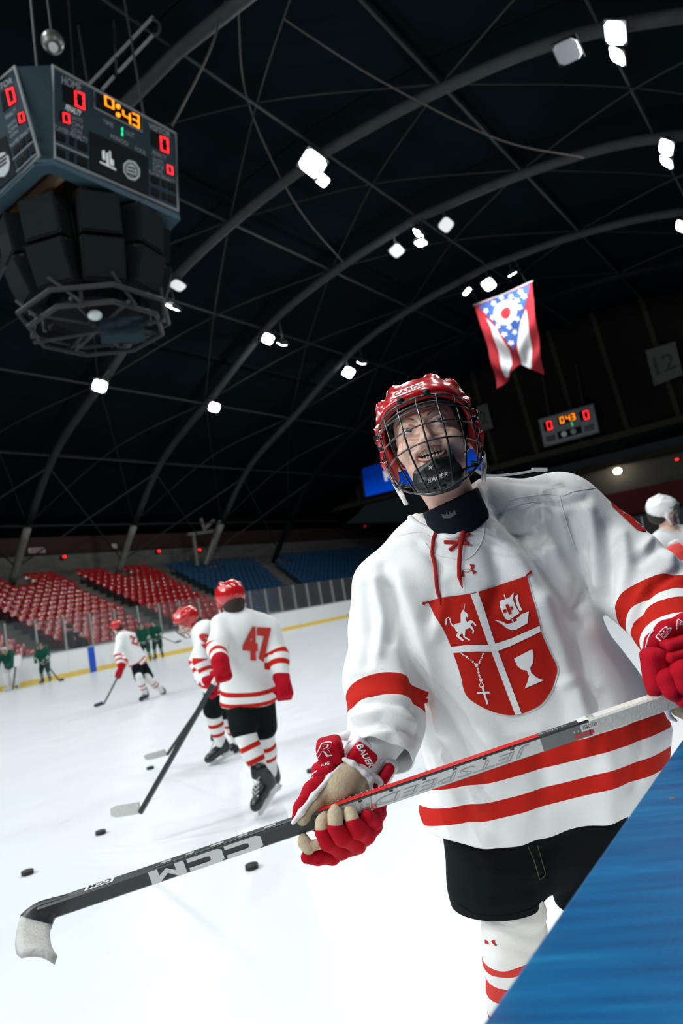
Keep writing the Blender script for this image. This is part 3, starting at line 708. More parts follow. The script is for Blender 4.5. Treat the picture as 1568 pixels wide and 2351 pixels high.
FR.frame('emblem_ring', [(cx + 14 * math.cos(a), cy + 16 * math.sin(a) + 4 * math.cos(a)) for a in np.linspace(0, 2 * math.pi, 17)[:-1]], 0.012, M_window, sb, 0.034)
for k in range(3): FR.slab('emblem_bar', [(cx - 9, cy - 10 + 8 * k), (cx + 9, cy - 4 + 8 * k), (cx + 9, cy - 1 + 8 * k), (cx - 9, cy - 7 + 8 * k)], M_window, sb, 0.032, 0.006)
FR.text('lettering', 'VISITOR', Q(341, 281, 391, 304, 391, 318, 341, 294), M_letter, sb, o1, bold=0.02, label='VISITOR lettering')
FR.slab('digit_window', [(346, 300), (388, 319), (388, 354), (347, 334)], M_window, sb, 0.004)
FR.digit('0', Q(367, 312, 386, 319, 387, 353, 369, 345), M_ledR, sb, o2)
FR.text('lettering', 'PENALTY', Q(350, 344, 382, 358, 382, 368, 350, 354), M_letter, sb, o1)
for i in range(3): FR.text('lettering', ('SHOTS', 'ON', 'GOAL')[i], Q(351, 360 + 11 * i, 375, 370 + 11 * i, 374, 379 + 11 * i, 351, 369 + 11 * i), M_letter, sb, o1)
FR.digit('0', Q(383, 378, 396, 383, 397, 402, 384, 397), M_ledR, sb, o2)
FR.text('lettering', 'PLAYER PENALTY', Q(342, 390, 402, 414, 402, 422, 342, 398), M_letter, sb, o1)
for j in range(2):
    y = 28 * j
    for x0, x1 in ((348, 366), (373, 381), (386, 402)): FR.slab('digit_window', [(x0, 402 + y + (x0 - 348) * .42), (x1, 402 + y + (x1 - 348) * .42), (x1, 418 + y + (x1 - 348) * .42), (x0, 418 + y + (x0 - 348) * .42)], M_window, sb, o1)
FL = Face(To[6], To[7], Bo[7], Bo[6])
FL.frame('face_frame', [(34, 154), (90, 358), (-40, 486), (-100, 262)], 0.04, M_edge, sb, 0.02)
FL.text('lettering', 'VISITOR', Q(-24, 205, 28, 176, 29, 190, -23, 220), M_letter, sb, o1, bold=0.02)
FL.slab('digit_window', [(2, 214), (30, 196), (37, 232), (8, 258)], M_window, sb, 0.004)
FL.digit('0', Q(14, 206, 30, 200, 37, 232, 22, 243), M_ledR, sb, o2)
FL.text('lettering', 'PENALTY', Q(12, 266, 36, 247, 38, 256, 14, 276), M_letter, sb, o1)
FL.slab('digit_window', [(38, 262), (56, 254), (60, 276), (42, 288)], M_window, sb, 0.004)
FL.digit('0', Q(42, 262, 54, 257, 58, 277, 46, 283), M_ledR, sb, o2)
for i in range(3): FL.text('lettering', ('SHOTS', 'ON', 'GOAL')[i], Q(17 + 3 * i, 288 + 11 * i, 36 + 3 * i, 272 + 11 * i, 37 + 3 * i, 279 + 11 * i, 18 + 3 * i, 296 + 11 * i), M_letter, sb, o1)
FL.text('lettering', 'PLAYER PENALTY', Q(22, 332, 70, 290, 72, 298, 24, 340), M_letter, sb, o1)
for j in range(2):
    a, b_ = 8 * j, 28 * j
    for x0, x1, yy in ((30, 43, 344), (46, 56, 328), (60, 74, 314)): FL.slab('digit_window', [(x0 + a, yy + b_ - 2), (x1 + a, yy + b_ - 14), (x1 + 3 + a, yy + b_ + 2), (x0 + 3 + a, yy + b_ + 14)], M_window, sb, o1)
    FL.slab('divider', [(30 + a, 366 + b_), (76 + a, 324 + b_), (76 + a, 326 + b_), (30 + a, 368 + b_)], M_letter, sb, o1)
FL.slab('sponsor_panel', [(-60, 360), (14, 312), (38, 400), (-50, 476)], mat('sponsor_black', (0, 0, 0)), sb, 0.01)
FL.slab('round_emblem', [(6 + 17 * math.cos(a), 378 + 29 * math.sin(a) - 3 * math.cos(a)) for a in np.linspace(0, 2 * math.pi, 11)[:-1]], M_logo2, sb, 0.024, 0.006)
for k in range(3): FL.slab('emblem_bar', [(-4, 376 + 9 * k - 10), (15, 362 + 9 * k - 10), (16, 366 + 9 * k - 10), (-3, 380 + 9 * k - 10)], M_window, sb, 0.032, 0.006)
for dx, dy in ((-1.5, -1.0), (1.5, -1.0), (-1.5, 1.0), (1.5, 1.0)):
    part('hanger_cable', MB().tube([(9.8 + dx, 13.25 + dy, ZT), (9.8 + dx * 0.9, 13.25 + dy, 18.4)], 0.03, 5).vf, M_pipe, sb)
# rigging beams above the board
rig = thing('rigging_beam', 'pale steel rails running under the roof above the scoreboard', 'beam', (12.4, 13, 17.6))
for (a, b_) in (((206, 192), (352, 38)), ((272, 165), (352, 80)), ((235, 205), (262, 175))):
    part('rail', MB().tube([onplane(*a, 0, 12.6), onplane(*b_, 0, 12.6)], 0.05, 6).vf, mat('rail_grey', (0.14, 0.15, 0.15), 0.5), rig)
part('rail_end', MB().tube(spline([onplane(350, 42, 0, 12.6), onplane(366, 55, 0, 12.6), onplane(364, 76, 0, 12.6), onplane(352, 80, 0, 12.6)], 5), 0.04, 6).vf, M_pipe, rig)
part('drop_rod', MB().tube([onplane(258, -10, 0, 12.6), onplane(268, 170, 0, 12.6)], 0.035, 6).vf, M_pipe, rig)
# ---- silver ball
bp = P(121, 97, 15.5)
t = thing('mirror_ball', 'grey mirrored ball hanging above the scoreboard corner', 'ball', bp)
b = MB(); b.sphere(bp, 0.245, nu=28, nv=18)
o = part('ball', b.vf, mat('mirror_tile', (0.10, 0.105, 0.10), 0.35, metal=0.5), t)
part('hook', MB().tube([bp + Vector((0, 0, 0.24)), bp + Vector((0, 0, 19 - bp.z))], 0.02, 5).vf, M_pipe, t)
part('ball_shine', MB().tube([bp + Vector((-.05, -.07, -0.20)), bp + Vector((-.08, -.11, -0.26))], 0.1, 12).vf, mat('ball_shine_pale', (0.6, 0.6, 0.6), 0.3), t)  # pale disc stands in for the bright reflection under the ball
# ---- loudspeaker cluster below the board
sc = thing('speaker_cluster', 'ring of dark loudspeakers and truss hanging under the big scoreboard', 'loudspeakers', (9.8, 13.25, 8.6))
M_grille = mat('speaker_grille', (0.0095, 0.0125, 0.0125), 0.85, spec=0.02, bump=0.4, bscale=120); M_cab = mat('speaker_cabinet', (0.006, 0.007, 0.0075), 0.8, spec=0.1)
for row, (zc, rad, tilt, n, sz) in enumerate(((10.62, 1.62, 8, 9, 1.0), (9.68, 1.46, 20, 9, 1.02))):
    for k in range(n):
        ph = R(-196 + 40 * k); outw = Vector((math.cos(ph), math.sin(ph), 0)); M = frame(Vector((0, 0, 1)) * math.cos(R(tilt)) + outw * math.sin(R(tilt)), (-outw.y, outw.x, 0))
        M = Matrix((M.col[0], M.col[1], M.col[2])).transposed(); c = Vector((9.8, 13.25, zc)) + outw * rad
        fwd = M.col[1] if M.col[1].dot(outw) > 0 else -M.col[1]; MM = M
        s_ = part('loudspeaker', MB().box(c, (sz - .12, 0.55, 0.90), MM).vf, M_cab, sc)
        g = MB(); cc = c + fwd * 0.285; g.box(cc, (sz - 0.18, 0.03, 0.82), MM)
        part('grille', g.vf, M_grille, s_)
        if row: part('cabinet_lip', MB().box(c + fwd * 0.24 + Vector((0, 0, 0.45)), (sz - .12, 0.1, 0.05), MM).vf, mat('lip_grey', (0.03, 0.034, 0.034), 0.7), s_)
part('core', MB().tube([(9.8, 13.25, 9.0), (9.8, 13.25, 11.3)], 1.05, 10).vf, M_cab, sc)
for zz, rr in ((8.95, 1.75), (8.65, 1.55)):
    part('truss_ring', MB().tube([(9.8 + rr * math.cos(R(22.5 + 45 * k)), 13.25 + rr * math.sin(R(22.5 + 45 * k)), zz) for k in range(8)], 0.06, 6, closed=True).vf, M_dark, sc)
for k in range(8):
    a = R(22.5 + 45 * k); part('truss_strut', MB().tube([(9.8 + 1.75 * math.cos(a), 13.25 + 1.75 * math.sin(a), 9.25), (9.8 + 1.55 * math.cos(a + 0.35), 13.25 + 1.55 * math.sin(a + 0.35), 8.65)], 0.04, 5).vf, M_dark, sc)
for k in range(4):
    a = R(45 * k - 10); d = Vector((math.cos(a), math.sin(a), 0)) * 1.6; part('cross_bar', MB().tube([Vector((9.8, 13.25, 8.8 - 0.06 * k)) - d, Vector((9.8, 13.25, 8.8 - 0.06 * k)) + d], 0.045, 6).vf, M_dark, sc)
for px, nm, rad in (((218, 724), 'dish_lamp', 0.16), ((204, 640), 'rod_lamp', 0.05)):
    q = P(px[0], px[1], 15.6); part(nm, MB().sphere(q, (rad, rad, rad * (0.7 if rad > .1 else 3))).vf, mat('dish_white', (0.55, 0.6, 0.6), 0.4), sc, True)
q = onplane(280, 758, 1, 12.6); Mx = frame((0, 0, 1), (0.8, -0.6, 0))
part('junction_box', MB().box(q, (1.0, 0.5, 0.42), Mx).vf, M_panel, sc)
part('junction_arm', MB().tube([q + Vector((-0.5, .3, .1)), (9.5, 13.1, 8.75)], 0.07, 6).vf, M_dark, sc)
for k in range(4): part('drop_pole', MB().tube([(9.8 + 1.3 * math.cos(R(45 + 90 * k)), 13.25 + 1.1 * math.sin(R(45 + 90 * k)), 8.7), (9.8 + 1.3 * math.cos(R(45 + 90 * k)), 13.25 + 1.1 * math.sin(R(45 + 90 * k)), 11.84)], 0.05, 6).vf, M_dark, sc)

# ---- small scoreboard on the end wall
XS = 52.9
ss_ = thing('scoreboard', 'small grey scoreboard with red digits on the dark end wall at right', 'scoreboard', onplane(1310, 1020, 0, XS))
cs = [onplane(1237, 965, 0, XS), onplane(1362, 928, 0, XS), onplane(1375, 991, 0, XS), onplane(1249, 1026, 0, XS)]
yl, yr = cs[0].y, cs[1].y; z1_, z0_ = (cs[0].z + cs[1].z) / 2, (cs[2].z + cs[3].z) / 2
FS = Face((XS, yl, z1_), (XS, yr, z1_), (XS, yr, z0_), (XS, yl, z0_))
part('cabinet', MB().bbox((XS, yr, z0_), (XS + 0.35, yl, z1_)).vf, mat('small_board_grey', (0.16, 0.185, 0.20), 0.5, noise=0.3, nscale=1.2), ss_)
FS.frame('face_frame', [(0, 0), (1, 0), (1, 1), (0, 1)], 0.07, M_edge, ss_, 0.02, px=False)
def R4(x0, y0, x1, y1): return [(x0, y1), (x1, y1), (x1, y0), (x0, y0)]
for x in (0.13, 0.80):
    FS.slab('digit_window', R4(x - 0.07, 0.53, x + 0.10, 0.87), M_window, ss_, 0.01, px=False)
    FS.digit('0', R4(x, 0.55, x + 0.09, 0.85), M_ledR, ss_, 0.04, px=False)
FS.slab('clock_window', R4(0.34, 0.62, 0.66, 0.90), M_window, ss_, 0.01, px=False)
FS.digit('0', R4(0.38, 0.65, 0.45, 0.88), M_ledO, ss_, 0.04, px=False); FS.digit('4', R4(0.49, 0.65, 0.56, 0.88), M_ledO, ss_, 0.04, px=False); FS.digit('3', R4(0.58, 0.65, 0.65, 0.88), M_ledO, ss_, 0.04, px=False)
FS.digit('1', R4(0.50, 0.44, 0.58, 0.60), M_ledG, ss_, 0.04, px=False)
FS.slab('sponsor_panel', R4(0.28, 0.12, 0.72, 0.38), M_window, ss_, 0.01, px=False)
for x in (0.06, 0.76): FS.slab('digit_window', R4(x, 0.12, x + 0.18, 0.34), mat('panel_dark', (0.03, 0.036, 0.04), 0.5), ss_, 0.01, px=False)
for x in (0.40, 0.57): part('logo_disc', MB().tube([FS.st(x, 0.25, 0.02), FS.st(x, 0.25, 0.05)], 0.22, 12).vf, M_logo if x < .5 else M_logo2, ss_)
FS.text('lettering', 'HOME', R4(0.06, 0.88, 0.24, 0.96), M_letter, ss_, 0.02, px=False); FS.text('lettering', 'VISITOR', R4(0.74, 0.88, 0.94, 0.96), M_letter, ss_, 0.02, px=False)
FS.slab('divider', R4(0.05, 0.41, 0.95, 0.45), M_letter, ss_, 0.02, px=False)
for y in (yl - 0.8, yr + 0.8): part('hanger', MB().tube([(XS + 0.2, y, z1_), (XS + 0.6, y, z1_ + 3.5)], 0.06, 6).vf, M_pipe, ss_)
# ---- blue sign behind the player's head
XB = 52.6
c = [onplane(832, 1076, 0, XB), onplane(1104, 1000, 0, XB), onplane(1112, 1073, 0, XB), onplane(841, 1140, 0, XB)]
FB = Face(*c)
bs = thing('display_sign', 'long glowing blue display sign with white lettering behind the helmet', 'sign', c[3])
m_bl = mat('sign_blue', (0.0, 0.02, 0.18), 0.35, emit=(0.0, 0.045, 0.42), estr=0.62)
nt = m_bl.node_tree; tcx = nt.nodes.new('ShaderNodeTexCoord'); gr_ = nt.nodes.new('ShaderNodeSeparateXYZ'); rmp = nt.nodes.new('ShaderNodeMapRange')
nt.links.new(tcx.outputs['Generated'], gr_.inputs[0]); nt.links.new(gr_.outputs['Z'], rmp.inputs['Value']); rmp.inputs['From Min'].default_value = 0.1; rmp.inputs['From Max'].default_value = 0.7; rmp.inputs['To Min'].default_value = 0.9; rmp.inputs['To Max'].default_value = 0.30
nt.links.new(rmp.outputs[0], nt.nodes['Principled BSDF'].inputs['Emission Strength'])
FB.slab('screen', [(832, 1076), (1104, 1000), (1112, 1073), (841, 1140)], m_bl, bs, 0.0, 0.1, label='glowing blue screen')
FB.slab('case', [(829, 1073), (1106, 996), (1115, 1076), (839, 1144)], M_dark, bs, -0.4, 0.38)
FB.text('lettering', 'K', Q(879, 1082, 903, 1075, 908, 1098, 884, 1105), mat('sign_white', (0.7, 0.75, 0.8), 0.4, emit=(0.75, 0.85, 1), estr=0.45), bs, 0.13, bold=0.05)
# ---- grey number banners high on the walls
def banner(pts, X, label, txt):
    p = [onplane(x, y, 0, X) for x, y in pts]; t = thing('wall_banner', label, 'banner', p[3], 'retired number banners'); Fb = Face(*p)
    Fb.slab('cloth', pts, mat('banner_grey', (0.075, 0.08, 0.075), 0.9, noise=0.25, nscale=1), t, 0.0, 0.03)
    mp = quad_map(pts); q = [mp(0.15, 0.75), mp(0.85, 0.75), mp(0.85, 0.25), mp(0.15, 0.25)]
    Fb.text('number', txt, q, mat('banner_ink', (0.03, 0.033, 0.03), 0.9), t, 0.04, bold=0.03)
banner([(1482, 805), (1550, 784), (1568, 860), (1502, 886)], 53.2, 'grey banner with a dark number high on the wall at the right edge', '12')
banner([(1070, 942), (1118, 926), (1132, 982), (1084, 998)], 53.2, 'grey banner with a dark number just right of the face cage', '72')
banner([(812, 1022), (880, 1003), (890, 1052), (822, 1070)], 53.2, 'dim grey banner just left of the face cage', '7')
es = onplane(84, 1264, 1, 42.05)
t = thing('exit_sign', 'dim pale exit sign on the maroon fascia at far left', 'sign', es)
part('sign_box', MB().box(es, (1.15, 0.14, 0.36)).vf, mat('exit_white', (0.42, 0.38, 0.38), 0.5), t)
V, F = text2d('EXIT', bold=0.04); part('lettering', ([(es.x - 0.42 + 0.84 * x, es.y - 0.08, es.z - 0.12 + 0.24 * y) for x, y in V], F), mat('exit_red', (0.35, 0.03, 0.03), 0.5), t)
es = onplane(262, 1254, 1, 42.05)
settle('notice_board', 'tiny pale notice on the maroon fascia above the red seats', 'sign', MB().box(es, (0.42, 0.1, 0.36)).vf, mat('exit_white', (0, 0, 0)))
# ---- swallow-tailed state flag
XF = 38.2
fl = thing('flag', 'hanging swallow-tailed flag, red and white stripes under a starry blue triangle', 'flag', onplane(1160, 672, 0, XF))
def fpx(x, y): return (1080 + x * 180 / 1411.0, 600 + y * 300 / 2351.0)
def flag_wave(Y, Z):
    ty = (Y - fc.y); tz = (fc.z - Z); k = min(1, max(0, tz / 4.5))
    return 0.16 * k * math.sin(tz * 3.1 + abs(ty + 0.1) * 3.4) + 0.10 * math.sin(ty * 5.0 + tz * 0.6) * (0.3 + k)
fc = onplane(1160, 672, 0, XF)
def cloth_poly(name, pts, m, off, mx_=0.13, holes=None, fine=1):
    p = [onplane(*fpx(x, y), 0, XF) for x, y in pts]
    b = bmesh.new(); vs = [b.verts.new((0, q.y, q.z)) for q in p]
    for i in range(len(vs)): b.edges.new((vs[i], vs[(i + 1) % len(vs)]))
    bmesh.ops.triangle_fill(b, edges=b.edges[:], use_beauty=True, use_dissolve=False)
    for _ in range(6):
        es_ = [e for e in b.edges if e.calc_length() > mx_]
        if not es_: break
        bmesh.ops.subdivide_edges(b, edges=es_, cuts=1); bmesh.ops.triangulate(b, faces=b.faces[:])
    for v in b.verts: v.co.x = XF + flag_wave(v.co.y, v.co.z) - off
    V = [v.co.copy() for v in b.verts]; b.verts.index_update(); F = [tuple(v.index for v in f.verts) for f in b.faces]; b.free()
    return part(name, (V, F), m, fl, True)
M_fr = mat('flag_red', (0.27, 0.018, 0.024), 0.8, spec=0.1); M_fw = mat('flag_white', (0.50, 0.51, 0.52), 0.8, spec=0.1); M_fb = mat('flag_blue', (0.028, 0.070, 0.23), 0.8, spec=0.1)
cloth_poly('cloth', [(70, 800), (600, 590), (1110, 370), (1165, 1000), (1230, 1500), (1310, 2030), (1110, 1950), (870, 1840), (700, 2080), (500, 2300), (380, 1780), (240, 1300)], M_fr, 0.0)
cloth_poly('white_stripe', [(270, 1010), (470, 1210), (640, 1480), (715, 1600), (760, 1870), (700, 2075), (620, 2085), (540, 1850), (450, 1500), (370, 1210)], M_fw, 0.02)
cloth_poly('white_stripe', [(990, 850), (1060, 1220), (1110, 1600), (1130, 1900), (1105, 1945), (900, 1850), (840, 1460), (850, 1250)], M_fw, 0.02)
cloth_poly('blue_triangle', [(140, 800), (600, 610), (1080, 420), (950, 900), (880, 1200), (790, 1610), (600, 1340), (400, 1080), (250, 930)], M_fb, 0.035)
ell_ = lambda cx, cy, rx, ry, n=22: [(cx + rx * math.cos(a) + 0.0 * math.sin(a), cy + ry * math.sin(a) - 0.18 * rx * math.cos(a)) for a in np.linspace(0, 2 * math.pi, n + 1)[:-1]]
cloth_poly('white_disc', ell_(640, 920, 215, 225), M_fw, 0.05)
cloth_poly('red_disc', ell_(646, 930, 92, 104), M_fr, 0.065)
def star(cx, cy, r): return [(cx + (r if i % 2 == 0 else r * 0.48) * math.cos(math.pi * i / 5 + 0.3), cy + (r if i % 2 == 0 else r * 0.48) * math.sin(math.pi * i / 5 + 0.3)) for i in range(10)]
for x, y in ((905, 550), (968, 630), (735, 640), (845, 712), (895, 830), (850, 1040), (690, 1180), (500, 1170), (625, 1322), (785, 1265), (745, 1475), (400, 1010), (280, 890), (430, 760), (560, 650)): cloth_poly('star', star(x, y, 62), M_fw, 0.05)
pa, pb = onplane(*fpx(55, 790), 0, XF), onplane(*fpx(1125, 350), 0, XF)
part('top_pole', MB().tube([pa, onplane(*fpx(600, 592), 0, XF), pb], 0.045, 8).vf, mat('pole_grey', (0.4, 0.4, 0.4), 0.4), fl)
for q in (pa.lerp(pb, 0.1), pa.lerp(pb, 0.9)): part('hanging_line', MB().tube([q, Vector((36.8, q.y, arch_pt(36.6, q.y - YC).z))], 0.012, 5).vf, M_pipe, fl)
# ================================================================== NEAR BOARDS (bench side) AND THE MAIN PLAYER
wn = bpy.data.objects.new('wall_near', None); COL.objects.link(wn); struct(wn, 'near dasher boards with a broad blue cap beside the camera')
def cap_material():
    m = mat('cap_blue', (0.004, 0.10, 0.27), 0.36, spec=0.10)
    nt = m.node_tree; b = nt.nodes['Principled BSDF']; tc = nt.nodes.new('ShaderNodeTexCoord')
    mp = nt.nodes.new('ShaderNodeMapping'); mp.vector_type = 'TEXTURE'; mp.inputs['Scale'].default_value = (0.5, 0.045, 0.1); mp.inputs['Rotation'].default_value = (0, 0, R(-66))
    n = nt.nodes.new('ShaderNodeTexNoise'); n.inputs['Scale'].default_value = 2.2; n.inputs['Detail'].default_value = 6; n.inputs['Roughness'].default_value = 0.6
    nt.links.new(tc.outputs['Object'], mp.inputs[0]); nt.links.new(mp.outputs[0], n.inputs['Vector'])
    cr_ = nt.nodes.new('ShaderNodeValToRGB'); e = cr_.color_ramp.elements
    e[0].position = 0.35; e[0].color = (0.0018, 0.064, 0.19, 1); e[1].position = 0.58; e[1].color = (0.0022, 0.104, 0.265, 1)
    e2 = cr_.color_ramp.elements.new(0.70); e2.color = (0.008, 0.15, 0.32, 1); e3 = cr_.color_ramp.elements.new(0.80); e3.color = (0.04, 0.24, 0.40, 1)
    nt.links.new(n.outputs['Fac'], cr_.inputs[0]); nt.links.new(cr_.outputs[0], b.inputs['Base Color'])
    n2 = nt.nodes.new('ShaderNodeTexNoise'); n2.inputs['Scale'].default_value = 260
    nt.links.new(tc.outputs['Object'], n2.inputs['Vector'])
    bp = nt.nodes.new('ShaderNodeBump'); bp.inputs['Strength'].default_value = 0.25; bp.inputs['Distance'].default_value = 0.002
    nt.links.new(n2.outputs['Fac'], bp.inputs['Height']); nt.links.new(bp.outputs['Normal'], b.inputs['Normal'])
    mr = nt.nodes.new('ShaderNodeMapRange'); mr.inputs['To Min'].default_value = 0.28; mr.inputs['To Max'].default_value = 0.45
    nt.links.new(n.outputs['Fac'], mr.inputs['Value']); nt.links.new(mr.outputs[0], b.inputs['Roughness'])
    return m
ZCAP = 1.08
def capbox(x0, x1, y0, y1, z0, z1, ch=0.006):
    prof = [(y1, z0), (y1, z1 - ch), (y1 - ch * 0.5, z1 - ch * 0.2), (y1 - ch, z1), (y0, z1), (y0, z0)]
    return MB().prism([(x0, y, z) for y, z in prof], (x1 - x0, 0, 0)).vf
part('cap_rail', capbox(-1.2, 10.0, -0.35, Y0, ZCAP - 0.035, ZCAP), cap_material(), wn, label='scuffed blue cap on top of the near boards')
for k in range(8): part('dasher_panel', MB().bbox((-1.2 + 1.4 * k, 0.15, 0.2), (0.195 + 1.4 * k, Y0 - 0.015, ZCAP - 0.035)).vf, M_white, wn)
part('kick_plate', MB().bbox((-1.2, 0.14, 0), (10, Y0 - 0.012, 0.2)).vf, M_yellow, wn)
part('bench_side', MB().bbox((-1.2, 0.10, 0.0), (10, 0.14, ZCAP - 0.035)).vf, M_step, wn)
q = onplane(1545, 1833, 2, ZCAP); part('gouge', MB().sphere(q, (0.006, 0.003, 0.0012), frame((0, 0, 1), cr), 12, 6).vf, mat('gouge_brown', (0.18, 0.10, 0.06), 0.8), wn, True, label='small brown gouge in the blue cap')

man = thing('hockey_player', 'smiling person in white jersey with red crest and caged red helmet, nearest the camera', 'person', P(1230, 1900, 1.6).xy.to_3d())
# ---------------------------------------------------------------- jersey
DT = 1.58
rings = [  # left px, right px, depth, half thickness
    ((955, 1232), (1140, 1180), 1.575, 0.085), ((870, 1345), (1290, 1235), 1.585, 0.135), ((885, 1440), (1335, 1325), 1.585, 0.155), ((915, 1560), (1388, 1440), 1.59, 0.168),
    ((953, 1662), (1468, 1556), 1.585, 0.180), ((975, 1765), (1528, 1652), 1.59, 0.188), ((952, 1880), (1530, 1772), 1.60, 0.195), ((948, 1960), (1528, 1855), 1.605, 0.20), ((945, 2080), (1525, 1975), 1.61, 0.205)]
C_ = [(P(*l, d) + P(*r_, d)) / 2 for l, r_, d, b in rings]; HW = [(P(*r_, d) - P(*l, d)).length / 2 for l, r_, d, b in rings]
nax = (C_[0] - C_[-1]).normalized()
e1 = (P(*rings[4][1], rings[4][2]) - P(*rings[4][0], rings[4][2])); e1 = (e1 - nax * e1.dot(nax)).normalized(); e2 = nax.cross(e1)
if e2.dot(-cf) < 0: e2 = -e2
A0 = C_[-1]
tt = np.array([(c - A0).dot(nax) for c in C_]); o1_ = np.array([(c - A0).dot(e1) for c in C_]); o2_ = np.array([(c - A0).dot(e2) for c in C_])
order = np.argsort(tt)
ARM_R = [((897, 1348), 1.61, .084), ((892, 1440), 1.585, .085), ((882, 1560), 1.50, .083), ((889, 1655), 1.42, .073), ((872, 1738), 1.36, .066)]
ARM_L = [((1285, 1192), 1.61, .104), ((1375, 1268), 1.575, .104), ((1492, 1364), 1.475, .094), ((1540, 1436), 1.39, .078), ((1560, 1488), 1.33, .066)]
def arm(A): return [P(*p, d) for p, d, r_ in A], [r_ for p, d, r_ in A]
armR, rR = arm(ARM_R); armL, rL = arm(ARM_L)
def torso_sdf(X, Y, Z):
    Q = [X - A0.x, Y - A0.y, Z - A0.z]; dt = lambda a: Q[0] * a.x + Q[1] * a.y + Q[2] * a.z
    t = dt(nax); ts = tt[order]; f = lambda a: np.interp(t, ts, np.array(a)[order])
    a, b, ox, oy = f(HW), f([r_[3] for r_ in rings]), f(o1_), f(o2_)
    x = np.abs((dt(e1) - ox) / a); y = np.abs((dt(e2) - oy) / b); p = 2.35
    D = ((x ** p + y ** p) ** (1 / p) - 1) * np.minimum(a, b)
    top = t - ts[-1] * 0.985
    return np.maximum(D, top)
def build_jersey():
    pts = armR + armL + C_; lo = np.min([tuple(p) for p in pts], 0) - 0.32; hi = np.max([tuple(p) for p in pts], 0) + 0.32
    s = SDF(lo, hi, 0.0062); X, Y, Z = s.points(); s.S = torso_sdf(X, Y, Z).astype(np.float32)
    s.cone(P(985, 1222, 1.605), armR[0], .058, .082, .035); s.cone(P(1120, 1160, 1.62), armL[0], .066, .10, .035)
    s.ell(P(1060, 1260, 1.595), (.16, .10, .09), frame(nax, e1), .04)
    s.chain(armR, rR, 0.03); s.chain(armL[:2], rL[:2], 0.035); s.chain(armL[1:], rL[1:], 0.010)
    s.cone(armR[-1], armR[-1] + (armR[-1] - armR[-2]).normalized() * 0.05, 0.066, 0.075, 0.01)
    s.cone(armL[-1], armL[-1] + (armL[-1] - armL[-2]).normalized() * 0.05, 0.068, 0.07, 0.01)
    # neck opening: cylinder plus V notch in front
    vb = P(1043, 1221, 1.50); ax = (P(1020, 1150, 1.57) - vb); Mv = frame(e2, (nax + e1).normalized())
    s.box(vb + nax * 0.139 - e2 * 0.02, (0.1, 0.1, 0.11), Mv, 0.006, 0.006, True)
    s.cone(P(1034, 1155, 1.565), P(1000, 1050, 1.54), .060, .072, 0.01, True)
    hem = P(1200, 1944, 1.40)
    V, F = s.mesh(); V = laplace(V, F, 3)
    return V, F, hem
JV, JF, HEM = build_jersey()
def seg_dist2(px, py, pl):        # distance in px from points to a polyline
    best = np.full(px.shape, 1e9)
    for (ax, ay), (bx, by) in zip(pl[:-1], pl[1:]):
        dx, dy = bx - ax, by - ay; t = np.clip(((px - ax) * dx + (py - ay) * dy) / (dx * dx + dy * dy), 0, 1)
        best = np.minimum(best, np.hypot(px - ax - t * dx, py - ay - t * dy))
    return best
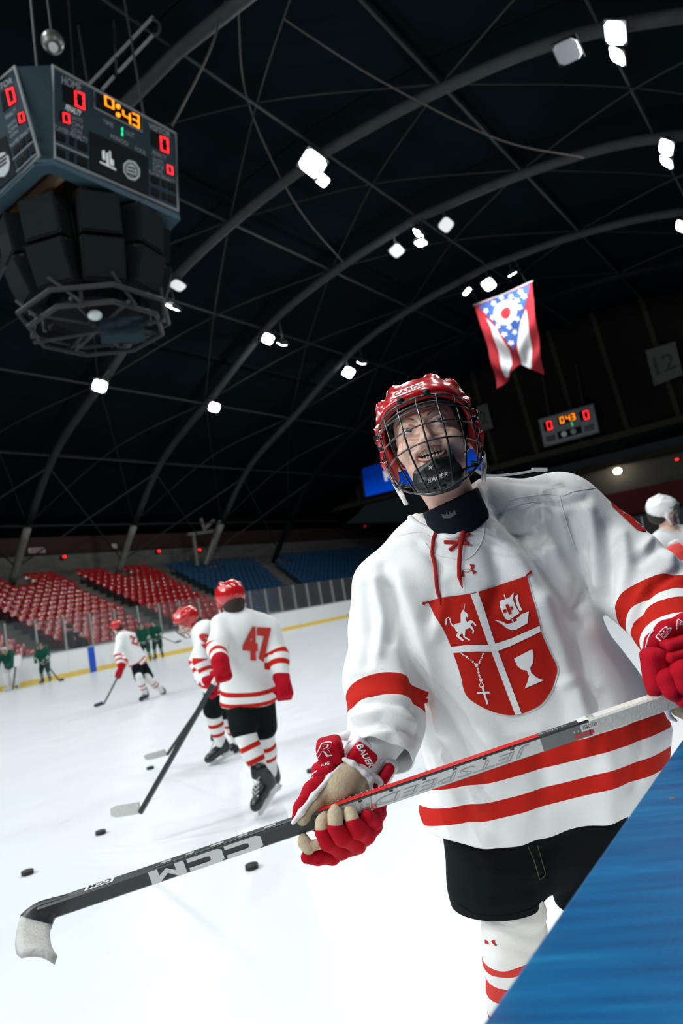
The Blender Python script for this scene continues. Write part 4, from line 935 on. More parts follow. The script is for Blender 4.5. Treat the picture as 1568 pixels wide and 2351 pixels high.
FOLDS = [  # polyline in the photo, width px, height m (grooves negative)
    ([(893, 1345), (925, 1430), (955, 1530), (975, 1640), (985, 1720)], 20, -.016), ([(915, 1330), (955, 1440), (985, 1560), (1003, 1680)], 26, .010),
    ([(880, 1300), (905, 1390), (900, 1470)], 12, -.006), ([(862, 1330), (880, 1420), (868, 1500)], 12, .006), ([(838, 1350), (850, 1440), (840, 1530)], 12, -.004),
    ([(1150, 1170), (1200, 1230), (1260, 1320), (1330, 1420)], 22, -.014), ([(1120, 1200), (1190, 1290), (1240, 1370)], 28, .007), ([(1215, 1150), (1290, 1160), (1345, 1145)], 10, -.005),
    ([(1245, 1200), (1275, 1270), (1310, 1330)], 14, .007), ([(1310, 1190), (1330, 1260), (1345, 1330), (1335, 1390)], 14, -.010), ([(1350, 1175), (1365, 1250), (1375, 1340)], 16, .008), ([(1395, 1210), (1400, 1290), (1395, 1370)], 16, -.008),
    ([(1430, 1230), (1440, 1300), (1425, 1390)], 15, .007), ([(1480, 1260), (1500, 1230), (1540, 1280)], 12, .007), ([(1465, 1290), (1500, 1260), (1560, 1255)], 12, -.006),
    ([(1455, 1440), (1470, 1390), (1500, 1345), (1560, 1310)], 10, -.008), ([(1440, 1460), (1455, 1400), (1480, 1350)], 10, .006),
    ([(805, 1625), (860, 1605), (930, 1615), (965, 1640)], 9, -.007), ([(810, 1645), (880, 1630), (955, 1660)], 9, .006), ([(815, 1675), (870, 1655), (960, 1690)], 8, -.005), ([(850, 1690), (900, 1680), (945, 1720)], 8, .006), ([(840, 1710), (900, 1705), (935, 1745)], 7, -.005),
    ([(800, 1545), (860, 1540), (930, 1560)], 12, .004),
    ([(1020, 1330), (1010, 1400), (1000, 1460)], 16, .005), ([(1000, 1260), (1020, 1340), (985, 1420)], 18, -.005), ([(1130, 1260), (1150, 1330), (1130, 1390)], 18, -.005),
    ([(1250, 1380), (1290, 1480), (1310, 1590), (1330, 1680)], 24, .007), ([(1300, 1420), (1340, 1520), (1370, 1620)], 22, -.008), ([(1330, 1590), (1350, 1650), (1340, 1720)], 18, .008), ([(1290, 1570), (1330, 1555), (1370, 1580)], 12, .005),
    ([(1010, 1720), (1060, 1800), (1075, 1900)], 26, -.008), ([(1120, 1700), (1130, 1800), (1110, 1920)], 30, .008), ([(1240, 1720), (1250, 1810), (1230, 1930)], 26, -.007), ([(1380, 1700), (1400, 1780), (1390, 1880)], 26, .008), ([(1460, 1640), (1470, 1720), (1450, 1800)], 20, -.007),
    ([(985, 1720), (965, 1800), (958, 1890)], 14, -.006), ([(1080, 1660), (1150, 1690), (1240, 1680)], 14, .004), ([(960, 1250), (1000, 1290), (1060, 1300)], 10, -.003), ([(900, 1255), (960, 1240), (1010, 1265)], 10, .003),
    ([(1110, 1110), (1130, 1150), (1150, 1180)], 8, -.006), ([(1090, 1150), (1125, 1175), (1150, 1160)], 8, .005), ([(1160, 1105), (1260, 1110), (1330, 1130)], 6, -.002)]
N_ = vnormals(JV, JF); view = np.array(CAM) - JV; view /= np.linalg.norm(view, axis=1)[:, None]
if (N_ * view).sum(1)[np.argmin(np.linalg.norm(JV - np.array(CAM), axis=1))] < 0: JF = JF[:, ::-1]; N_ = -N_
px_, py_ = proj_np(JV); face = np.clip((N_ * view).sum(1) * 2.2, 0, 1); disp = np.zeros(len(JV))
for pl, wd, h in FOLDS: disp += 1.45 * h * np.exp(-(seg_dist2(px_, py_, pl) / wd) ** 2) * face
disp += 0.0022 * np.sin(JV @ np.array(e1) * 46 + np.sin(JV @ np.array(nax) * 9) * 1.6)
hem_t = (JV - np.array(HEM)) @ np.array(nax)
disp += 0.010 * np.sin(JV @ np.array(e1) * 24 + 1.0) * np.clip(1 - hem_t / 0.3, 0, 1) * np.clip(np.abs(N_ @ np.array(nax)) < 0.6, 0, 1)
JV = JV + N_ * disp[:, None]; JV = laplace(JV, JF, 1, 0.4)
JBVH = BVHTree.FromPolygons([tuple(v) for v in JV], [tuple(f) for f in JF])
def hit(bvh, x, y):
    d = ray(x, y).normalized(); q, n, i, dist = bvh.ray_cast(CAM, d)
    if q is None: return None, None
    if n.dot(d) > 0: n = -n
    return q, n
# woven stripes: planes fitted through the stripes' centres seen on the cloth
ST = [[(960, 1868), (1100, 1862), (1250, 1832), (1400, 1792), (1515, 1752)], [(1090, 1786), (1200, 1756), (1330, 1716), (1490, 1668)]]
rows, rhs = [], []
for k, L_ in enumerate(ST):
    for x, y in L_:
        q, n = hit(JBVH, x, y)
        if q: r_ = np.zeros(4); q = q - A0; r_[0], r_[1] = q.dot(e1), q.dot(e2); r_[2 + k] = -1; rows.append(r_); rhs.append(-q.dot(nax))
sol = np.linalg.lstsq(np.array(rows), np.array(rhs), rcond=None)[0]
Qv = JV - np.array(A0); sv = Qv @ np.array(nax) + sol[0] * (Qv @ np.array(e1)) + sol[1] * (Qv @ np.array(e2))
band_t = np.maximum(0.0185 - np.abs(sv - sol[2]), 0.0200 - np.abs(sv - sol[3]))
def along(V, pts):                # arc-length along a polyline and distance to it
    best = np.full(len(V), 1e9); s_out = np.zeros(len(V)); acc = 0
    for a, b in zip(pts[:-1], pts[1:]):
        a, b = np.array(a), np.array(b); d = b - a; L = np.linalg.norm(d); t = (V - a) @ d / L ** 2
        tc = np.clip(t, 0, 1); ds = np.linalg.norm(V - a - tc[:, None] * d, axis=1); m = ds < best
        s_out[m] = acc + (tc * L)[m]; best[m] = ds[m]; acc += L
    return s_out, best
def fit_arm(A, pts):   # arc-length position under a photo pixel
    q, n = hit(JBVH, *pts); return along(np.array([tuple(q)]), A)[0][0] if q else 0
sR, dR = along(JV, armR); sL, dL = along(JV, armL)
def smooth_attr(v, F, it=10):
    E = np.concatenate([F[:, [i, (i + 1) % 4]] for i in range(4)]); E = np.concatenate([E, E[:, ::-1]]); deg = np.maximum(np.bincount(E[:, 0], minlength=len(v)), 1)
    for _ in range(it): v = 0.3 * v + 0.7 * np.bincount(E[:, 0], weights=v[E[:, 1]], minlength=len(v)) / deg
    return v
sR, sL = smooth_attr(sR, JF), smooth_attr(sL, JF, 25)
bR = fit_arm(armR, (872, 1572)); bL1 = fit_arm(armL, (1452, 1372)); bL2 = fit_arm(armL, (1500, 1388))
b_R = 0.024 - np.abs(sR - bR)
b_L = np.maximum(0.022 - np.abs(sL - bL1), 0.020 - np.abs(sL - bL1 - 0.068))
td = smooth_attr(torso_sdf(JV[:, 0], JV[:, 1], JV[:, 2]), JF, 4); toR = (td > 0.006) & (dR < dL); toL = (td > 0.006) & (dL < dR) & (dL < .16)
low = (Qv @ np.array(nax)) < float((P(1100, 1640, 1.5) - A0).dot(nax))
b_R = np.where((dR < dL) & (px_ < 985) & (py_ < 1800), np.minimum(b_R, (td - 0.004) * 1.5), -0.05); b_L = np.where((dL < dR) & (dL < .16) & (py_ < 1640), np.minimum(b_L, (td - 0.004) * 1.5), -0.05)
band = np.maximum(np.maximum(b_R, b_L), np.where(low & (td < 0.02), band_t, -0.05))
# open the hem and the cuffs: drop the end caps
M_jersey = stripe_mat('jersey_cloth', (0.80, 0.82, 0.82), RED, 0.8, bump=0.12)
jersey = np_mesh('jersey', JV, JF, M_jersey, man, attr=band, label='white jersey with red bands')
HN = (nax - e1 * 0.02 + e2 * 0.06).normalized(); CUT = [(HEM, HN, 9.0), (armR[-1], (armR[-2] - armR[-1]).normalized(), 0.165), (armL[-1], (armL[-2] - armL[-1]).normalized(), 0.15)]
b = bmesh.new(); b.from_mesh(jersey.data)
for pc, pn, rad in CUT:           # trim the hem and the cuffs so the garment is open there
    pl = pc - man.location; g = [x for x in b.faces if (x.calc_center_median() - pl).length < rad]
    g = list({v for f in g for v in f.verts}) + list({e for f in g for e in f.edges}) + g
    bmesh.ops.bisect_plane(b, geom=g, plane_co=pl, plane_no=pn, clear_inner=True, dist=1e-5)
b.to_mesh(jersey.data); b.free()
sol_ = jersey.modifiers.new('cloth_thickness', 'SOLIDIFY'); sol_.thickness = 0.003; sol_.offset = -1
# ---------------------------------------------------------------- flat print sewn on cloth (traced outlines laid on the surface)
def drape(name, polys, m, par, bvh, off, mx=10.0, label=None, th=0.0):
    b = bmesh.new()
    for pts in polys:
        vs = [b.verts.new((x, y, 0)) for x, y in pts]; n0 = len(vs)
        es = [b.edges.new((vs[i], vs[(i + 1) % n0])) for i in range(n0)]
        bmesh.ops.triangle_fill(b, edges=es, use_beauty=True, use_dissolve=False)
    for _ in range(7):
        es = [e for e in b.edges if e.calc_length() > mx]
        if not es: break
        bmesh.ops.subdivide_edges(b, edges=es, cuts=1); bmesh.ops.triangulate(b, faces=b.faces[:])
    bad = []
    for v in b.verts:
        q, n = hit(bvh, v.co.x, v.co.y)
        if q is None: bad.append(v)
        else: v.co = q + n * off
    bmesh.ops.delete(b, geom=bad, context='VERTS')
    for f in b.faces:
        f.normal_update()
        if f.normal.dot(CAM - f.calc_center_median()) < 0: f.normal_flip()
    b.verts.index_update(); V = [v.co.copy() for v in b.verts]; F = [tuple(v.index for v in f.verts) for f in b.faces]; b.free()
    return part(name, (V, F), m, par, True, label) if F else None
def drape_text(name, txt, quad, m, par, bvh, off, label=None, mx=6.0, **k):
    V, F = text2d(txt, **k); mp = quad_map(quad); b = bmesh.new(); vs = [b.verts.new((*mp(x, y), 0)) for x, y in V]
    for f in F:
        try: b.faces.new([vs[i] for i in f])
        except ValueError: pass
    bmesh.ops.triangulate(b, faces=b.faces[:])
    for _ in range(5):
        es = [e for e in b.edges if e.calc_length() > mx]
        if not es: break
        bmesh.ops.subdivide_edges(b, edges=es, cuts=1); bmesh.ops.triangulate(b, faces=b.faces[:])
    bad = []
    for v in b.verts:
        q, n = hit(bvh, v.co.x, v.co.y)
        if q is None: bad.append(v)
        else: v.co = q + n * off
    bmesh.ops.delete(b, geom=bad, context='VERTS'); b.verts.index_update()
    V = [v.co.copy() for v in b.verts]; F = [tuple(v.index for v in f.verts) for f in b.faces]; b.free()
    return part(name, (V, F), m, par, False, label)
Z6 = lambda L: [(940 + x / 4.126, 1280 + y / 4.126) for x, y in L]
Z5 = lambda L: [(960 + x / 5.6, 1160 + y / 5.6) for x, y in L]
circ = lambda x, y, r_, n=10, ry=None: [(x + r_ * math.cos(2 * math.pi * i / n), y + (ry or r_) * math.sin(2 * math.pi * i / n)) for i in range(n)]
M_crest = mat('crest_red', (0.46, 0.016, 0.009), 0.7, bump=0.1, bscale=500, spec=0.12); M_sew = mat('sewn_white', (0.80, 0.82, 0.82), 0.75); M_edgew = mat('crest_edge', (0.72, 0.74, 0.75), 0.8)
top = spline2([(150, 425), (290, 383), (480, 357), (640, 327), (850, 262), (1000, 212), (1110, 172)], 4)
right = spline2([(1110, 172), (1150, 330), (1190, 460), (1235, 640), (1252, 725), (1330, 900), (1395, 1035), (1382, 1140), (1330, 1275), (1230, 1400), (1060, 1482)], 4)
bot = spline2([(1060, 1482), (960, 1493), (850, 1477), (720, 1432), (580, 1347), (520, 1262), (490, 1130), (450, 1000), (410, 890), (385, 820), (330, 700), (250, 560), (180, 430)], 4)
shield = top + right[1:] + bot[1:]
cx_, cy_ = 790, 830
crest_edge = drape('crest_border', [Z6([(cx_ + (x - cx_) * 1.028, cy_ + (y - cy_) * 1.022) for x, y in shield])], M_edgew, jersey, JBVH, 0.0012, 9)
crest = drape('crest', [Z6(shield), Z6(circ(135, 435, 15)), Z6(circ(1142, 143, 15)), Z6([(128, 425), (180, 412), (184, 428), (132, 443)]), Z6([(1098, 168), (1138, 135), (1148, 150), (1110, 180)])], M_crest, jersey, JBVH, 0.0022, 9, 'red shield crest with four white emblems')
cr_off = 0.0033
drape('crest_cross', [Z6([(578, 350), (650, 330), (808, 813), (835, 882), (1062, 1479), (1000, 1487), (770, 887), (745, 826)]), Z6([(390, 845), (520, 829), (690, 823), (746, 827), (770, 889), (640, 887), (415, 902)]), Z6([(807, 816), (960, 765), (1130, 690), (1230, 645), (1238, 700), (1130, 755), (960, 835), (834, 883)])], M_sew, jersey, JBVH, cr_off, 9)
uni = [(528, 428), (520, 510), (555, 535), (560, 560), (548, 570), (538, 560), (530, 575), (545, 612), (575, 594), (600, 600), (635, 640), (622, 650), (598, 615), (578, 635), (600, 660), (612, 690), (605, 722), (592, 715), (598, 690), (575, 665), (530, 680), (528, 715), (525, 745), (578, 778), (565, 785), (512, 752), (505, 715), (485, 725), (478, 740), (518, 780), (505, 790), (450, 750), (442, 735), (462, 705), (440, 690), (428, 660), (405, 650), (385, 615), (382, 590), (365, 572), (347, 585), (352, 608), (356, 630), (340, 638), (330, 605), (345, 572), (370, 562), (391, 580), (399, 620), (420, 640), (440, 625), (470, 620), (488, 615), (487, 570), (488, 530), (500, 505), (515, 490)]
drape('unicorn_emblem', [Z6(uni)], M_sew, jersey, JBVH, cr_off, 8)
drape('ship_emblem', [Z6([(855, 415), (900, 400), (945, 380), (985, 330), (980, 400), (1000, 460), (1040, 525), (940, 592), (905, 580), (880, 530), (858, 470)]), Z6([(893, 355), (903, 352), (914, 393), (904, 397)]), Z6([(1000, 370), (1030, 345), (1028, 400), (1045, 460), (1068, 497), (1040, 508), (1010, 440)]),
      Z6([(800, 590), (860, 600), (920, 628), (975, 618), (963, 585), (973, 581), (985, 612), (1020, 595), (1005, 575), (1040, 560), (1050, 540), (1128, 508), (1115, 622), (1010, 680), (970, 688), (920, 670), (870, 630)])], M_sew, jersey, JBVH, cr_off, 8)
drape('sail_cross', [Z6([(905, 450), (932, 442), (965, 530), (938, 540)]), Z6([(878, 500), (911, 487), (921, 514), (888, 528)]), Z6([(947, 472), (970, 462), (980, 490), (957, 500)])], M_crest, jersey, JBVH, 0.0042, 8)
drape('chalice_emblem', [Z6([(988, 955), (1160, 866), (1172, 930), (1165, 1000), (1140, 1042), (1150, 1090), (1200, 1135), (1268, 1162), (1090, 1238), (1115, 1180), (1130, 1120), (1110, 1070), (1060, 1060), (1015, 1020)])], M_sew, jersey, JBVH, cr_off, 8)
beads = [(493, 903, 5), (507, 916, 9), (526, 928, 6), (544, 938, 10), (563, 953, 7), (582, 967, 7), (600, 984, 10), (617, 1000, 6), (695, 910, 9), (688, 926, 6), (686, 944, 9), (675, 963, 7), (665, 980, 7), (660, 995, 9), (634, 1015, 18), (646, 1052, 11), (653, 1087, 11), (661, 1115, 10), (650, 1070, 5), (657, 1101, 5), (668, 1133, 7), (676, 1157, 17)]
drape('rosary_emblem', [Z6(circ(*b_)) for b_ in beads] + [Z6([(680, 1215), (697, 1212), (711, 1267), (757, 1267), (757, 1285), (716, 1286), (748, 1384), (730, 1389), (698, 1288), (640, 1290), (640, 1271), (693, 1269)]), Z6([(674, 1175), (680, 1175), (666, 1205), (672, 1222), (686, 1226), (686, 1233), (668, 1228), (659, 1207)]), Z6([(680, 1178), (686, 1176), (705, 1205), (702, 1225), (694, 1228), (697, 1206)])], M_sew, jersey, JBVH, cr_off, 8)
M_lace = mat('lace_red', (0.46, 0.006, 0.006), 0.8, bump=0.5, bscale=600)
drape('maker_mark', [Z5([(660, 758), (725, 765), (716, 805), (690, 825), (672, 822), (676, 790)]), Z5([(672, 835), (700, 826), (750, 853), (746, 865), (705, 896), (701, 860)]), Z5([(562, 835), (586, 856), (597, 920), (553, 920), (560, 880)])] +
      [Z5([(625 + 48 * math.cos(a), 842 + 24 * math.sin(a)), (625 + 48 * math.cos(b_), 842 + 24 * math.sin(b_)), (625 + 41 * math.cos(b_), 842 + 17 * math.sin(b_)), (625 + 41 * math.cos(a), 842 + 17 * math.sin(a))]) for a, b_ in zip(np.linspace(0, 6.283, 15)[:-1], np.linspace(0, 6.283, 15)[1:])], M_lace, jersey, JBVH, 0.0015, 8)
def lace(pts, wd, off=0.004, lift=None):
    out = []
    for i, (x, y) in enumerate(spline2(Z5(pts), 5)):
        q, n = hit(JBVH, x, y)
        if q is not None: out.append(q + n * off)
    k = len(out); rr = [wd * (1 if i < k * 0.8 or wd < .002 else max(0.25, 1 - (i - k * 0.8) / (k * 0.22))) for i in range(k)]
    return part('lace', MB().tube(out, rr, 8, flat=0.4, up=e2).vf, M_lace, jersey, True, 'red lace hanging from the collar')
lace([(268, 358), (230, 385), (195, 470), (188, 580), (195, 700), (225, 880), (245, 1050), (270, 1150), (285, 1190), (295, 1290)], 0.0042)
lace([(660, 215), (600, 330), (565, 430), (545, 560), (535, 720), (530, 900), (545, 960), (572, 1070)], 0.0048, 0.0065)
for pts in ([(340, 478), (440, 480), (540, 485), (660, 503)], [(405, 585), (470, 530), (560, 440), (665, 370)]): 
    out = [q + n * 0.0035 for q, n in (hit(JBVH, x, y) for x, y in spline2(Z5(pts), 5)) if q is not None]
    part('lace', MB().tube(out, 0.0042, 8, flat=0.45, up=e2).vf, M_lace, jersey, True, 'red lace crossing the collar')
ZS = lambda L: [(1300 + x / 3.918, 1100 + y / 3.918) for x, y in L]
drape('sleeve_number', [ZS([(392, 197), (470, 238), (530, 300), (595, 352), (680, 408), (745, 452), (712, 476), (630, 458), (540, 372), (402, 240)])], M_crest, jersey, JBVH, 0.0022, 8, 'part of a red sleeve number')
col = []
for x, y in spline2([(938, 1186), (960, 1204), (1000, 1222), (1043, 1233), (1068, 1210), (1094, 1165), (1120, 1100)], 6):
    q, n = hit(JBVH, x, y)
    if q is not None and (not col or (q - col[-1]).length < .05): col.append(q + n * .001)
if len(col) > 4: part('collar', MB().tube(col, .0062, 8).vf, mat('collar_white', (.78, .80, .80), .8, spec=.1), jersey, True)
# yoke seams, stitched lines
def seam(pts, r_=0.0011):
    out = [q + n * 0.0004 for q, n in (hit(JBVH, x, y) for x, y in spline2(pts, 7)) if q is not None]
    if len(out) > 3: part('seam', MB().tube(out, r_, 5).vf, M_edgew, jersey, True)
seam([(1140, 1185), (1165, 1150), (1250, 1135), (1290, 1138), (1320, 1128), (1375, 1120)]); seam([(1142, 1190), (1170, 1165), (1240, 1150), (1285, 1152)]); seam([(1285, 1140), (1300, 1200), (1320, 1260)])
seam([(975, 1245), (1000, 1272), (1040, 1282), (1075, 1282), (1105, 1245), (1118, 1180), (1120, 1120)]); seam([(905, 1232), (960, 1222), (985, 1230)])
# ---------------------------------------------------------------- head (local: x his left, y forward, z up)
eye_mid = P(972, 979, 1.452)
hf = -(eye_mid - CAM); hf.z = 0; hf.normalize(); side = Vector((cr.x, cr.y, 0)).normalized()
hf = (hf * math.cos(R(5)) - side * math.sin(R(5))).normalized(); hf = (hf * math.cos(R(5)) + Vector((0, 0, 1)) * math.sin(R(5))).normalized()
hz = Vector((0, 0, 1)) - hf * hf.z; hz.normalize(); hx = hf.cross(hz).normalized()
if hx.dot(side) < 0: hx = -hx
tl = R(6); hx, hz = hx * math.cos(tl) + hz * math.sin(tl), hz * math.cos(tl) - hx * math.sin(tl)
HS = 1.08
HM = Matrix(((hx.x, hf.x, hz.x), (hx.y, hf.y, hz.y), (hx.z, hf.z, hz.z)))
HO = eye_mid - HM @ Vector((0, 0.088, 0)) * HS
def H(x, y, z): return HO + HM @ Vector((x, y, z)) * HS
HMn = np.array(HM)
def Hn(V): return np.array(HO) + (V @ HMn.T) * HS
s = SDF((-.105, -.125, -.235), (.105, .145, .14), 0.0023)
s.ell((0, -.012, .035), (.074, .093, .085)); s.ell((0, .028, -.02), (.066, .062, .088), None, .02)
s.ell((0, .040, -.080), (.053, .052, .040), None, .022); s.ell((0, .080, -.104), (.021, .018, .017), None, .016)
for g_ in (-1, 1):
    s.ell((g_ * .040, .064, -.036), (.027, .027, .023), None, .016); s.ell((g_ * .026, .0790, .020), (.024, .0115, .0070), frame((0, 0, 1), (1, g_ * -.35, 0)), .014)
s.cone((0, .086, .010), (0, .108, -.030), .0078, .0112, .010); s.ell((0, .109, -.0335), (.0140, .0115, .0108), None, .006)
for g_ in (-1, 1):
    s.ell((g_ * .0130, .099, -.0375), (.0088, .0100, .0082), None, .005); s.ell((g_ * .032, .0990, .002), (.0200, .0130, .0125), None, .010, True)
    s.ell((g_ * .032, .0765, .0012), (.0150, .0150, .0145), None, .004)
    s.ell((g_ * .032, .0930, .0008), (.0135, .0125, .0050), frame((g_ * -.10, 0, 1), (1, 0, 0)), .0012, True)
    s.chain([(g_ * .0170, .0860, .0060), (g_ * .027, .0915, .0102), (g_ * .039, .0890, .0098), (g_ * .048, .0805, .0040)], [.0020, .0024, .0024, .0016], .003)
    s.chain([(g_ * .017, .097, -.040), (g_ * .031, .088, -.053), (g_ * .036, .079, -.070)], [.003, .0042, .003], .010)      # smile fold
    s.ell((g_ * .006, .106, -.0435), (.0035, .0045, .0028), None, .002, True)
    s.ell((g_ * .078, -.004, -.020), (.0085, .019, .031), frame((0.0, -.25, 1), (1, 0, 0)), .006); s.ell((g_ * .085, .002, -.022), (.006, .010, .018), None, .004, True)
    s.cone((g_ * .034, .002, -.10), (g_ * .022, .012, -.16), .014, .010, .02)
s.ell((0, .094, -.0450), (.020, .010, .0075), None, .008)
s.ell((0, .101, -.0590), (.0310, .032, .0092), None, .004, True)
s.cone((0, -.018, -.07), (.010, -.040, -.18), .052, .048, .025); s.cone((.010, -.040, -.18), (.012, -.06, -.235), .048, .042, .02)
V, F = s.mesh(); V = laplace(V, F, 4); HV_local = V.copy(); V = Hn(V)
# rest of the body below the collar, inside the clothes
def limbs(lo_h, J):
    pts = [p for L in J for p, r_ in L]; b = SDF(np.min([tuple(p) for p in pts], 0) - .25, np.max([tuple(p) for p in pts], 0) + .25, lo_h)
    for L in J: b.chain([p for p, r_ in L], [r_ for p, r_ in L], .04)
    v, f = b.mesh(); return laplace(v, f, 2), f
PEL = P(1200, 1880, 1.64)
KR, KL = P(1178, 2135, 1.545), P(1375, 2100, 1.63)
AR_, AL_ = Vector((KR.x + .06, KR.y + .10, 0.14)), Vector((KL.x + .05, KL.y + .08, 0.14))
HIPR, HIPL = P(1130, 1925, 1.60), P(1310, 1890, 1.62)
neck_b = H(.012, -.060, -.215)
J = [[(neck_b, .04), (P(1090, 1350, 1.66), .07), (P(1150, 1600, 1.61), .10), (PEL, .08)], [(P(1080, 1350, 1.66), .06), (armR[0], .05), (armR[2], .042), (armR[4], .032)], [(P(1120, 1330, 1.66), .06), (armL[0], .05), (armL[2], .042), (armL[4], .032)],
     [(PEL, .07), (HIPR, .06), (KR, .055), (AR_, .04)], [(PEL, .07), (HIPL, .06), (KL, .055), (AL_, .04)]]
v2, f2 = limbs(0.018, J)
M_skin = mat('skin', (0.84, 0.545, 0.43), 0.48, noise=0.10, nscale=60, bump=0.05, bscale=500, sss=0.25)
body = np_mesh('body', np.concatenate([V, v2]), np.concatenate([F, f2 + len(V)]), M_skin, man)
HB = BVHTree.FromPolygons([tuple(x) for x in V], [tuple(f) for f in F])
def hpart(name, mb, m, par=man, label=None, smooth=True): return part(name, ([H(*v) for v in mb.V], mb.F), m, par, smooth, label)
M_lip = mat('lip', (0.58, 0.27, 0.225), 0.4, sss=0.1)
hpart('lip', MB().tube(spline([(-.034, .080, -.0480), (-.020, .0945, -.0495), (-.007, .1015, -.0480), (0, .1018, -.0487), (.007, .1015, -.0480), (.020, .0945, -.0495), (.034, .080, -.0480)], 5), [.0010] + [.0029] * 29 + [.0010], 8), M_lip, body, 'upper lip')
hpart('lip', MB().tube(spline([(-.033, .080, -.0490), (-.020, .0925, -.0665), (0, .0985, -.0715), (.020, .0925, -.0665), (.033, .080, -.0490)], 6), [.0010] + [.0032] * 23 + [.0010], 8), M_lip, body, 'lower lip')
hpart('mouth_inside', MB().sphere((0, .070, -.060), (.027, .018, .012)), mat('mouth_dark', (0.05, 0.012, 0.012), 0.6), body)
M_tooth = mat('tooth', (0.72, 0.66, 0.52), 0.25)
for row, zz, hh in ((0, -.0535, .0110), (1, -.0662, .0080)):
    for k in range(8):
        a = (k - 3.5) * 0.235; x = .0295 * math.sin(a); y = .066 + .0285 * math.cos(a) - (0.002 if row else 0)
        wd = (.0088, .0076, .0076, .007)[int(abs(k - 3.5))] * (0.84 if row else 1)
        hpart('tooth', MB().sphere((x, y, zz + 0.6 * abs(x) ** 1.5), (wd * .54, .0026, hh * .60), frame((0, 0, 1), (math.cos(a), -math.sin(a), 0)), 10, 7), M_tooth, body)
M_eye = mat('eye_white', (0.72, 0.70, 0.68), 0.2); M_iris = mat('iris_blue_grey', (0.045, 0.075, 0.10), 0.2); M_pup = mat('pupil', (0.004, 0.004, 0.004), 0.1)
gz = Vector((0.30, 0.93, 0.14)).normalized(); M_brow = mat('brow_hair', (0.13, 0.07, 0.045), 0.8)
for g_ in (-1, 1):
    ec = Vector((g_ * .032, .0765, .0010)); e_ = hpart('eye', MB().sphere(ec, .0130, nu=20, nv=14), M_eye, body)
    hpart('iris', MB().sphere(ec + gz * .0105, (.0064, .0064, .0030), frame(gz, (1, 0, 0))), M_iris, e_); hpart('pupil', MB().sphere(ec + gz * .0122, (.0030, .0030, .0016), frame(gz, (1, 0, 0))), M_pup, e_)
    hpart('eyebrow', MB().tube(spline([(g_ * .013, .0965, .0165), (g_ * .026, .0955, .0235), (g_ * .040, .0885, .0255), (g_ * .053, .076, .0190)], 5), [.0015] + [.0033] * 13 + [.0012] * 2, 6, flat=0.5), M_brow, body)
# hair just showing under the rim at the temples
M_hair = mat('short_hair', (0.022, 0.015, 0.011), 0.8)
for g_ in (-1, 1): hpart('hair', MB().sphere((g_ * .070, .018, .022), (.010, .030, .036)), M_hair, body)
# ---------------------------------------------------------------- collar guard
NB, NT = H(.014, -.100, -.262), H(.003, -.006, -.120)
g = SDF(np.array(NB) - 0.16, np.array(NT) + 0.16, 0.004)
g.cone(NB, NB.lerp(NT, 0.6), .052, .067); g.cone(NB.lerp(NT, 0.6), NT, .067, .068, .01)
g.cone(NB.lerp(NT, 0.1), NT + (NT - NB) * 0.8, .061, .060, 0.004, True); g.half(H(.003, .05, -.150), HM @ Vector((-0.16, 0.22, 1)))
for k in range(3): pass
V, F = g.mesh(); V = laplace(V, F, 2)
M_guard = mat('neck_guard', (0.006, 0.010, 0.016), 0.8, spec=0.1, bump=0.2, bscale=300)
guard = np_mesh('neck_guard', V, F, M_guard, man, label='black neck guard')
GB = BVHTree.FromPolygons([tuple(v) for v in V], [tuple(f) for f in F])
Zh = lambda L: [(800 + x / 3.136, 800 + y / 3.136) for x, y in L]
drape('guard_mark', [Zh([(665, 1190), (700, 1195), (708, 1172), (716, 1195), (722, 1195), (730, 1165), (738, 1190), (762, 1158), (778, 1190), (735, 1220), (685, 1222)])], mat('guard_grey', (0.07, 0.08, 0.09), 0.6), guard, GB, 0.001, 4)
# ---------------------------------------------------------------- helmet
hs = SDF((-.14, -.16, -.11), (.14, .16, .15), 0.0026)
hs.ell((0, -.008, .030), (.102, .128, .092), None, 0, False, 2.25)
hs.ell((0, .085, .045), (.070, .040, .034), None, .02)                 # front bulge
hs.chain([(-.088, .04, .02), (-.094, .022, -.03), (-.089, .008, -.072)], [.012, .011, .009], .02); hs.chain([(.088, .04, .02), (.094, .022, -.03), (.089, .008, -.072)], [.012, .011, .009], .02)
for g_ in (-1, 1):                                                      # raised ridges over the crown
    hs.chain([(g_ * .036, .078, .086), (g_ * .039, .05, .101), (g_ * .042, 0, .112), (g_ * .042, -.07, .095)], [.002, .007, .009, .008], .018)
    hs.chain([(g_ * .067, .074, .060), (g_ * .074, .05, .078), (g_ * .080, -.02, .084)], [.002, .006, .007], .016)
    hs.chain([(g_ * .085, .070, .020), (g_ * .096, .03, .046), (g_ * .097, -.04, .050)], [.002, .004, .004], .012)
for g_ in (-1, 1):                                                      # vents
    hs.chain([(g_ * .017, .066, .104), (g_ * .019, .04, .116), (g_ * .020, 0, .124)], [.006, .008, .007], .004, True)
    hs.chain([(g_ * .058, .066, .086), (g_ * .062, .030, .102)], [.0055, .0065], .004, True)
    for k in range(4): hs.chain([(g_ * (.090 + .003 * k), .072 - .012 * k, .040 - .022 * k), (g_ * (.104 + .003 * k), .018 - .008 * k, .058 - .026 * k)], [.0042, .0052], .003, True)
hs.ell((0, -.012, .016), (.0885, .114, .084), None, .004, True)         # hollow
hs.box((0, .105, -.082), (.084, .10, .130), None, .045, .012, True)    # face opening
hs.box((0, -.02, -.165), (.2, .2, .095), frame((0, 0.12, 1), (1, 0, 0)), .01, .01, True)
for g_ in (-1, 1): hs.ell((g_ * .10, -.012, -.030), (.05, .022, .030), None, .006, True)   # ear opening
V, F = hs.mesh(); V = laplace(V, F, 2, 0.4); V = Hn(V)
